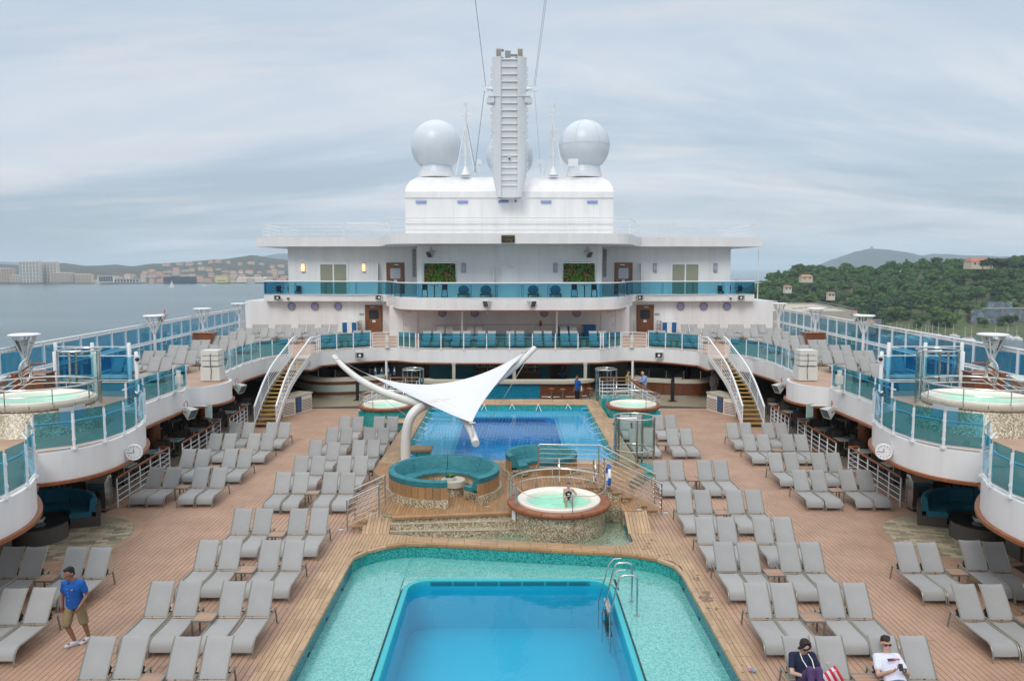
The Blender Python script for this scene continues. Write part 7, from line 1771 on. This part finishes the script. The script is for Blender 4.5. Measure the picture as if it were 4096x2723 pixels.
def house(name, label, x, y, z, w, d, h, wc, rc, group, floors=2, gable=True, deep=8.):
    t = thing(name, label, 'building', (x,y,z), 0, group)
    obj('wall', MB().box(x-w/2,y-d/2,z-deep,x+w/2,y+d/2,z+h), WALLC[wc], t)
    if gable: r = obj('roof', MB().add([(x-w/2-.4,y-d/2-.4,z+h),(x+w/2+.4,y-d/2-.4,z+h),(x+w/2+.4,y+d/2+.4,z+h),(x-w/2-.4,y+d/2+.4,z+h),(x-w/2+w*.12,y,z+h+d*.28),(x+w/2-w*.12,y,z+h+d*.28)],[(0,1,5,4),(1,2,5),(2,3,4,5),(3,0,4),(3,2,1,0)]), ROOFC[rc], t)
    else: obj('roof', MB().box(x-w/2-.3,y-d/2-.3,z+h,x+w/2+.3,y+d/2+.3,z+h+.8), WALLC[5], t)
    nw = max(2, int(w/5))
    for fl in range(floors):
        for k in range(nw):
            wx_ = x-w/2+w*(k+.5)/nw; zz = z+h*(fl+.35)/floors
            obj('window', MB().box(wx_-.9,y-d/2-.12,zz,wx_+.9,y-d/2+.02,zz+h/floors*.42), PANE, t)
    return t
# town: rows up the slope
rows_ = [('shore', 2345, 24, (150,660)), ('lower slope', 2520, 22, (250,665)), ('middle slope', 2740, 18, (330,665)), ('upper slope', 2980, 12, (380,665))]
for nm, Y, n, (o0, o1) in rows_:
    for k in range(n):
        ov = o0+(o1-o0)*(k+.5)/n+rh.uniform(-5,5); yy = Y+rh.uniform(-55,55); x = wx(ov, yy); z = max(SEA+2.5, hill_z(x, yy)-1)
        c = rh.randrange(6); f = rh.choice((2,2,3,4)); w = rh.uniform(13,28); d = rh.uniform(10,15); g = rh.random() < .75
        house('town_house', f'{CNAME[c]} house in the town across the water, {nm} row, {num(k)} from the left', x, yy, z, w, d, f*3.1+1, c, rh.randrange(3), 'houses of the town across the water', min(f,3), g)
# shoreline landmarks
def slab(name, label, ov0, ov1, ytop, Y, nf, wc, zb=None, d=18, nbay=8):
    x0, x1, z1 = wx(ov0,Y), wx(ov1,Y), wz(ytop,Y); z0 = SEA+2.5
    t = thing(name, label, 'building', ((x0+x1)/2,Y,z0))
    obj('wall', MB().box(x0,Y,z0,x1,Y+d,z1), WALLC[wc], t); obj('roof', MB().box(x0+2,Y+2,z1,x1-2,Y+d-2,z1+2.5), WALLC[3], t)
    for fl in range(nf):
        za = z0+(z1-z0)*(fl+.3)/nf
        for k in range(nbay):
            xa = x0+(x1-x0)*(k+.14)/nbay; xb = x0+(x1-x0)*(k+.86)/nbay
            obj('window', MB().box(xa,Y-.25,za,xb,Y+.02,za+(z1-z0)/nf*.5), PANE, t)
    return t
slab('apartment_tower', 'tall pale apartment tower on the far shore, left of the pair', 51, 96, 603.5, 2260, 15, 5, nbay=6)
slab('apartment_tower', 'tall pale apartment tower on the far shore, right of the pair', 100, 136, 605, 2290, 14, 2, nbay=5)
slab('apartment_block', 'long salmon apartment block at the left picture edge', -30, 35, 619.5, 2270, 9, 1, nbay=10)
slab('apartment_block', 'low cream block beside the right apartment tower', 124, 172, 629, 2285, 5, 0, nbay=8)
slab('apartment_block', 'low ivory block between salmon block and towers', 30, 52, 634, 2262, 4, 2, nbay=4)
slab('apartment_block', 'broad ochre block behind the boathouse', 174, 214, 632.5, 2290, 5, 4, nbay=7)
t = thing('boathouse', 'white hall with big glazed front on the far shore', 'building', (wx(249,2270),2270,SEA+2.5))
x0, x1 = wx(229,2270), wx(268,2270); z0 = SEA+2.5; z1 = wz(633.5,2270)
obj('wall', MB().box(x0,2270,z0,x1,2300,z1), WALLC[5], t); obj('roof', MB().box(x0-2,2268,z1,x1+2,2302,z1+2), ROOFC[1], t)
for k in range(6): obj('window', MB().box(x0+4+(x1-x0-8)*k/6,2269.6,z0+3,x0+4+(x1-x0-8)*(k+.85)/6,2270.1,z1-4), PANE, t)
t = thing('marine_station', 'long low white building with glazed bays right of the boathouse', 'building', (wx(295,2272),2272,SEA+2.5)); x0, x1 = wx(266,2272), wx(323,2272); z1 = wz(642,2272)
obj('wall', MB().box(x0,2272,z0,x1,2290,z1), WALLC[5], t); obj('roof', MB().box(x0-1,2271,z1,x1+1,2291,z1+1), WALLC[3], t)
for k in range(8): obj('window', MB().box(x0+2+(x1-x0)*k/8,2271.6,z0+1.5,x0+2+(x1-x0)*(k+.7)/8,2272.1,z1-1.5), PANE, t)
t = thing('dark_pavilion', 'long flat navy-blue pavilion on the far shore', 'building', (wx(413,2280),2280,SEA+2.5)); x0, x1 = wx(380,2280), wx(447,2280); z1 = wz(638,2280)
obj('wall', MB().box(x0,2280,z0,x1,2310,z1), M('navy_cladding',(.012,.03,.06),.35), t); obj('roof', MB().box(x0-1,2279,z1,x1+1,2311,z1+1), M('navy_roof',(.03,.045,.07),.5), t)
for k in range(9): obj('panel_joint', MB().box(x0+(x1-x0)*(k+1)/10-.3,2279.7,z0,x0+(x1-x0)*(k+1)/10+.3,2280.05,z1), PANE, t)
t = thing('warehouse', 'pale yellow warehouse right of the navy pavilion', 'building', (wx(513,2290),2290,SEA+2.5)); x0, x1 = wx(500,2290), wx(526,2290); z1 = wz(636,2290); obj('wall', MB().box(x0,2290,z0,x1,2310,z1), M('pale_yellow_wall',(.66,.56,.24),.7), t); obj('roof', MB().box(x0-1,2289,z1,x1+1,2311,z1+1), WALLC[2], t); obj('window', MB().box(x0+3,2289.7,z0+5,x1-3,2290.05,z0+7), PANE, t)
t = thing('shed_row', 'row of pale pitched sheds near the ship on the far shore', 'building', (wx(575,2300),2300,SEA+2.5))
for k in range(7):
    xa, xb = wx(548+9*k,2300), wx(557+9*k,2300); zt = wz(641,2300); obj('shed', MB().add([(xa,2300,z0),(xb,2300,z0),(xb,2300,zt),((xa+xb)/2,2300,zt+3.5),(xa,2300,zt),(xa,2330,z0),(xb,2330,z0),(xb,2330,zt),((xa+xb)/2,2330,zt+3.5),(xa,2330,zt)],[(0,1,2,3,4),(9,8,7,6,5),(4,3,8,9),(3,2,7,8),(1,6,7,2),(5,0,4,9)]), WALLC[2], t)
# leaf-clump crowns
LEAF = [M(f'foliage_{i}', c, .85, alt=tuple(v*.55 for v in c), vs=.35, rand=.25) for i, c in enumerate([(.070,.145,.032),(.045,.105,.030),(.10,.18,.036),(.19,.125,.03),(.036,.072,.036)])]
TRUNK = M('pine_bark', (.085,.06,.045), .9, var=.3)
def crown_mesh(kind, seed):
    r = random.Random(seed); m = MB(); clumps = []
    if kind == 'pine':
        for k in range(9): a = r.uniform(0,2*pi); q = r.uniform(0,3.2); clumps.append(((q*cos(a),q*sin(a),6.6+r.uniform(-.8,1.0)-q*.22), r.uniform(1.4,2.2), .62))
    elif kind == 'cypress':
        for k in range(8): clumps.append(((r.uniform(-.3,.3),r.uniform(-.3,.3),1.2+k*1.15), 1.25-.1*k, 1.3))
    else:
        for k in range(10): a = r.uniform(0,2*pi); q = r.uniform(0,2.6); clumps.append(((q*cos(a),q*sin(a),r.uniform(2.2,6.4)-q*.35), r.uniform(1.3,2.1), .85))
    for c, R, sq in clumps:
        c = Vector(c); m.ball(c, (R*.72,R*.72,R*.72*sq), 7, 5)
        for k in range(46):
            d = Vector((r.gauss(0,1),r.gauss(0,1),r.gauss(0,1)+.35)).normalized(); p = c+Vector((d.x*R,d.y*R,d.z*R*sq))*r.uniform(.72,1.12)
            n_ = (d+Vector((r.gauss(0,.5),r.gauss(0,.5),r.gauss(0,.5)))).normalized(); u = n_.orthogonal().normalized()*r.uniform(.25,.5); w = n_.cross(u).normalized()*r.uniform(.2,.42)
            m.add([p-u-w,p+u-w*.6,p+u*.7+w,p-u*.8+w*.9],[(0,1,2,3)])
    return m
def trunk_mesh(kind, seed):
    r = random.Random(seed); m = MB(); top = 6.0 if kind == 'pine' else (9 if kind=='cypress' else 4.2)
    m.tube([(0,0,-2.5),(.1,0,1.5),(r.uniform(-.3,.3),r.uniform(-.3,.3),top*.6),(r.uniform(-.4,.4),r.uniform(-.4,.4),top)], [.28,.22,.16,.07], 7)
    if kind != 'cypress':
        for k in range(4): a = r.uniform(0,2*pi); m.tube([(0,0,top*.5),(1.2*cos(a),1.2*sin(a),top*.8),(2.2*cos(a),2.2*sin(a),top*1.0)], [.12,.08,.04], 5)
    return m
KINDS = [('pine',21),('pine',22),('broad',23),('broad',24),('cypress',25),('pine',26)]
CM = [(k, mesh_of('crown', crown_mesh(k, s), LEAF[0]), mesh_of('trunk', trunk_mesh(k, s), TRUNK, smooth=True)) for k, s in KINDS]
CMV = {}
def tree(label, x, y, z, sc, ki, li, group):
    k, cm, tm = CM[ki]; nm = {'pine':'pine_tree','broad':'leafy_tree','cypress':'cypress_tree'}[k]
    t = thing(nm, label, 'tree', (x,y,z), rh.uniform(0,6.28), group); t.scale = (sc*rh.uniform(.9,1.15),sc*rh.uniform(.9,1.15),sc*rh.uniform(.88,1.12))
    for n_, me in (('trunk',tm),('crown',cm)):
        if n_ == 'crown' and li:
            if (ki,li) not in CMV: q = me.copy(); q.materials.clear(); q.materials.append(LEAF[li]); CMV[ki,li] = q
            me = CMV[ki,li]
        o = bpy.data.objects.new(n_, me); COL.objects.link(o); o.parent = t
    return t
# right headland
ZR = [(.24,-36),(.285,-16),(.309,-6),(.342,-3),(.369,1),(.424,1.5),(.457,-2),(.473,2.5),(.50,6),(.533,7.5),(.577,6.5),(.60,9),(.647,10),(.72,12),(.85,14)]
def zr(u):
    for (a, za), (b, zb) in zip(ZR, ZR[1:]):
        if a <= u <= b: return za+(zb-za)*(u-a)/(b-a)
    return ZR[0][1] if u < ZR[0][0] else ZR[-1][1]
def shore_d(u): return 560-60*max(0,min(1,(u-.45)/.2))
def gz(x, y):
    u = x/y; d0 = shore_d(u); k = (y-d0)/(810-d0); R = zr(u)
    if k <= 0: return SEA-1.5
    if k <= 1: s_ = k*k*(3-2*k)*.5+k*.5; return SEA+1.5+(R-SEA-1.5)*s_+1.5*fb(x,y,1/60.)*min(1,k*4)
    return R-(k-1)*26+1.5*fb(x,y,1/60.)
rows = []
for j in range(60):
    y = 490+j*9.0; rows.append([((.24+.62*i/90)*y, y, gz((.24+.62*i/90)*y, y)) for i in range(91)])
GRASS = veg_mat('headland_ground', (.045,.075,.022), (.085,.15,.030), (.11,.10,.055), .03)
struct(obj('headland', MB().grid(rows), GRASS, smooth=True))
rt = random.Random(5); cnt = 0; spots = []
for j in range(24):
    y = 572+j*11.5
    u = .272+.0035*j
    while u < .70:
        yy = y+rt.uniform(-7,7); uu = u+rt.uniform(-.005,.005)
        clearing = ((uu > .56 and yy < 625) or (.47 < uu < .53 and yy < 600)) and rt.random() < .62
        if rt.random() > .05 and not clearing: spots.append((uu*yy, yy))
        u += .0112*700/y*rt.uniform(.8,1.2)
spots.sort(key=lambda p: p[1])
rest = MB()
HX = [(380,790,12),(412,690,26),(268,690,11),(260,640,8),(225,660,8),(372,560,34)]
spots = [p for p in spots if not any(abs(p[0]-a) < r and b-14 < p[1] < b+9 for a, b, r in HX)]
lead = {}
for st in range(4):
    for q, p in enumerate(sorted(spots[st*36:st*36+36], key=lambda p: p[0]/p[1])): lead[p] = (st, q)
for x, y in spots:
    z = gz(x, y)-.3; sc = rt.uniform(.85,1.5); ki = rt.choice((0,1,2,3,5,2,3,0)); li = rt.choice((0,1,2,0,1,2,4,0))
    if rt.random() < .03: li = 3; ki = 2; sc *= .85
    if rt.random() < .03: ki = 4; li = 4
    if (x, y) in lead:
        st, q = lead[x, y]
        tree(f'{("green","dark green","bright green","russet","blackish green")[li]} {("umbrella pine","umbrella pine","leafy tree","leafy tree","cypress","umbrella pine")[ki]} on the headland, {ORD[st]} strip above the shore, {num(q)} from left', x, y, z, sc, ki, li, 'trees on the wooded headland')
    else:
        k, cm, tm = CM[ki]; a = rt.uniform(0,6.28); ca, sa = cos(a)*sc, sin(a)*sc; off = len(rest.v)
        rest.v += [(x+v.co.x*ca-v.co.y*sa, y+v.co.x*sa+v.co.y*ca, z+v.co.z*sc) for v in cm.vertices]; rest.f += [tuple(i+off for i in p.vertices) for p in cm.polygons]
stuff(obj('far_woodland', rest, M('woodland_foliage',(.078,.16,.036),.85,alt=(.036,.082,.024),vs=.07,world=True)))
# big pines at the right edge
for k, (x, y, sc) in enumerate(((332,505,1.9),(345,520,2.1),(357,512,2.0),(371,530,2.2),(322,530,1.3),(384,522,2.0))):
    xx_ = x*1.0; tree(f'tall dark pine of the clump at the right picture edge, {num(k)} from the left', wx(2262+18*k,660+8*k), 660+8*k, wz(617,660+8*k)-4-gz(0,1)*0, sc*.62, (0,1,5,0,1,5)[k], 4, 'tall pines at the right picture edge')
# near trees by the marina
for k, (ov, y, sc, li) in enumerate(((1958,540,.95,1),(2160,545,1.3,1),(2185,552,1.2,0),(2200,548,1.35,2),(2118,556,.8,0),(2260,560,.8,0),(2290,565,.9,1),(2345,560,.8,2),(2240,566,.75,3),(2272,545,1.0,2),(2310,548,.9,0),(2330,546,1.15,1))):
    tree(f'bushy tree near the marina wall, {num(k)} from the left', wx(ov,y), y, max(gz(wx(ov,y),y),SEA+1.5), sc, 2 if k%2 else 3, li, 'bushy trees near the marina')
# houses on the headland
def villa(label, ov0, ov1, ytop, ybot, Y, wc, rc, wins=3):
    x0, x1 = wx(ov0,Y), wx(ov1,Y); z0, z1 = wz(ybot,Y), wz(ytop,Y); w = x1-x0; x = (x0+x1)/2; h = (z1-z0)*.68
    house('villa', label, x, Y, z0, w, min(w*.7,12), h, wc, rc, 'houses among the headland trees', 1, True, 2.5)
villa('white house with tiled gable among the headland trees', 2044, 2062, 626, 639, 790, 5, 0)
villa('long stone villa with red tiled roof on the headland crest', 2226, 2276, 598, 613, 690, 0, 0)
villa('low house with orange tiled roof half hidden by trees, left slope', 1843, 1868, 634, 644, 690, 0, 2)
villa('small pale house showing between trees above the long building', 1906, 1922, 671, 684, 640, 2, 1)
villa('second small pale house showing between trees near the ship', 1806, 1822, 656, 668, 660, 2, 1)
# long flat-roofed terminal
t = thing('terminal_building', 'long flat-roofed beige terminal building beyond the right windscreen', 'building', (145,400,SEA))
RP = [(112,366),(160.6,366),(175,452),(122,452)]; zt = -12.6
obj('wall', MB().prism(RP, SEA, zt), BEIGE, t); obj('parapet', MB().ribbon(RP, zt, zt+1.0, .5, True), BEIGE, t)
obj('roof', MB().prism([(113,367),(160,367),(174,451),(123,451)], zt-.1, zt+.15), M('terminal_roof',(.46,.42,.34),.8,var=.12,vs=.1), t); obj('roof_house', MB().box(126,444,zt,150,451,zt+2.4), BEIGE, t)
for k in range(8): obj('roof_hatch', MB().box(128+5*k,400+5*(k%3),zt+.15,130+5*k,402+5*(k%3),zt+.6), GREYW, t)
obj('wall_sign', MB().obox((163.2,380,zt-4),(.3,6,2.2),-.17), M('sign_maroon',(.25,.05,.08),.6), t)
obj('roof_rail', MB().tube([(161,367,zt+1.9),(175,451,zt+1.9)], .12, 5), GREYW, t)
struct(obj('quay', MB().prism([(60,280),(190,280),(205,480),(60,480)], SEA-2, SEA+1.6), M('quay_concrete',(.28,.27,.25),.8,var=.2,vs=.05,world=True)))
# painted wall and ruins
def graffiti():
    m, t, b = new_mat('graffiti_wall'); b.inputs['Roughness'].default_value = .8; v = world_coords(t)
    vo = nd(t, 'ShaderNodeTexVoronoi'); vo.inputs['Scale'].default_value = .55; t.links.new(v, vo.inputs['Vector'])
    r = nd(t, 'ShaderNodeValToRGB'); r.color_ramp.interpolation = 'CONSTANT'; sp = nd(t, 'ShaderNodeSeparateColor'); t.links.new(vo.outputs['Color'], sp.inputs[0]); t.links.new(sp.outputs[0], r.inputs[0])
    el = r.color_ramp.elements; cs = [(.10,.14,.22),(.12,.11,.17),(.06,.26,.25),(.34,.35,.38),(.06,.06,.09),(.26,.15,.20),(.17,.22,.28)]
    el[0].color = (*cs[0],1); el[1].position = 1/7; el[1].color = (*cs[1],1)
    for i in range(2,7): e = el.new(i/7); e.color = (*cs[i],1)
    t.links.new(mixc(t, mrange(t, noise(t, v, 1.2, 4), .4, .6), r.outputs[0], (.15,.19,.23)), b.inputs['Base Color']); return m
GRF = graffiti()
t = thing('graffiti_wall', 'long ruined wall covered in blue and teal graffiti on the right slope', 'wall', (wx(2300,560),560,-30)); xa, xb = wx(2243,560), wx(2440,560); za, zb = wz(740,560), wz(711,560)
obj('wall', MB().add([(xa,560,za-4),(xb,560,za-4),(xb,560,zb),(xa+8,560,zb-.5),(xa,560,zb-1.5),(xa,562,za-4),(xb,562,za-4),(xb,562,zb),(xa+8,562,zb-.5),(xa,562,zb-1.5)],[(0,1,2,3,4),(9,8,7,6,5),(4,3,8,9),(3,2,7,8),(1,6,7,2),(5,0,4,9)]), GRF, t)
obj('coping', MB().box(xa+8,559.7,zb,xb,562.3,zb+.6), BEIGE, t); obj('upper_wall', MB().box(xa+14,566,zb-2,xa+32,567.5,zb+4.5), GRF, t)
t = thing('graffiti_wall', 'low painted wall across the grass above the marina', 'wall', (wx(1990,560),560,-34)); xa, xb = wx(1960,562), wx(2035,562); obj('wall', MB().box(xa,562,wz(745,562)-4,xb,563,wz(737,562)), GRF, t); obj('coping', MB().box(xa,561.7,wz(737,562),xb,563.3,wz(737,562)+.4), BEIGE, t)
t = thing('stone_hut', 'small stone hut with tiled roof by the marina', 'building', (wx(2011,535),535,SEA+1.6)); xa, xb = wx(2003,535), wx(2021,535); z1 = wz(742,535); obj('wall', MB().box(xa,535,SEA,xb,541,z1), BEIGE, t); obj('roof', MB().add([(xa-.4,534.6,z1),(xb+.4,534.6,z1),(xb+.4,541.4,z1),(xa-.4,541.4,z1),((xa+xb)/2,538,z1+1.6)],[(0,1,4),(1,2,4),(2,3,4),(3,0,4)]), ROOFC[2], t)
t = thing('retaining_wall', 'low stone retaining wall beside the stone hut', 'wall', (wx(1980,532),532,SEA+1.6)); obj('wall', MB().box(wx(1958,532),532,SEA,wx(2003,532),533,wz(747,532)), BEIGE, t); obj('coping', MB().box(wx(1958,532),531.8,wz(747,532),wx(2003,532),533.2,wz(747,532)+.4), BEIGE, t)
# marina
BOATW = M('boat_white',(.70,.70,.70),.35); MASTA = M('alloy_mast',(.50,.50,.50),.4)
def sailboat(label, x, y, mast, L, sails=False, rz=0., group=None):
    t = thing('sailing_boat', label, 'boat', (x,y,SEA), rz, group); ORI[t.name] = (0,0,0); w = L*.16
    pr_ = [(-L/2,-w*.8),(-L/2,w*.8),(0,w),(L*.35,w*.6),(L/2,0),(L*.35,-w*.6),(0,-w)]
    obj('hull', MB().prism(pr_, -.2, L*.11), BOATW, t); obj('cabin', MB().box(-L*.2,-w*.55,L*.11,L*.18,w*.55,L*.17), BOATW, t)
    obj('mast', MB().tube([(L*.08,0,L*.1),(L*.08,0,mast)], [.16,.09], 6), MASTA, t); obj('boom', MB().tube([(L*.08,0,L*.24),(-L*.38,0,L*.24)], .10, 5), MASTA, t); obj('spreader', MB().tube([(L*.08,-1,mast*.6),(L*.08,1,mast*.6)], .06, 5), MASTA, t)
    if sails:
        obj('mainsail', MB().add([(L*.06,0,L*.27),(-L*.36,.25,L*.27),(-L*.1,.3,mast*.6),(L*.06,0,mast*.98)],[(0,1,2,3)]), M('sail_cloth',(.75,.75,.74),.7), t); obj('jib', MB().add([(L*.1,0,mast*.9),(L*.48,0,L*.14),(L*.14,.3,L*.2)],[(0,1,2)]), M('jib_cloth',(.75,.75,.74),.7), t)
    return t
sailboat('small white sailing boat under sail on the open bay', wx(398,1820), 1820, 17.5, 12, True, rad(10))
tag(obj('motor_boat', MB().prism([(wx(473,2000)-6,1999),(wx(473,2000)+5,1998.6),(wx(473,2000)+8,2000),(wx(473,2000)+5,2001.4),(wx(473,2000)-6,2001)], SEA-.3, SEA+1.2).box(wx(473,2000)-2,1999.2,SEA+1.2,wx(473,2000)+3,2000.8,SEA+2.6), BOATW), 'tiny pale motor boat far out on the bay right of the sailing boat', 'boat')
rm = random.Random(9)
for k, (ov, top) in enumerate(((1994,729),(2039,738),(2056,749),(2071,739),(2082,756),(2090,763),(2100,745),(2117,761),(2129,765),(2138,760),(2145,766),(2155,763),(2168,768),(2184,767),(2203,758),(2232,763),(2245,757),(2300,770),(2330,765),(2350,772))):
    Y = 505+rm.uniform(-24,18); x = wx(ov, Y); sailboat(f'moored yacht in the marina, {num(k)} bare mast from the left', x, Y, max(9,(wz(top,Y)-SEA)), rm.uniform(9,13), False, rad(rm.uniform(70,110)), 'yachts moored in the marina')
# air
hz = bpy.data.materials.new('sea_haze'); hz.use_nodes = True; tt = hz.node_tree; tt.nodes.clear()
pv = nd(tt, 'ShaderNodeVolumePrincipled'); pv.inputs['Color'].default_value = (.76,.89,1.0,1); pv.inputs['Density'].default_value = 1.05e-4; pv.inputs['Anisotropy'].default_value = .0
oo = nd(tt, 'ShaderNodeOutputMaterial'); tt.links.new(pv.outputs[0], oo.inputs['Volume'])
stuff(obj('haze', MB().box(-61000,-61000,SEA-1.5,61000,61000,215), hz))
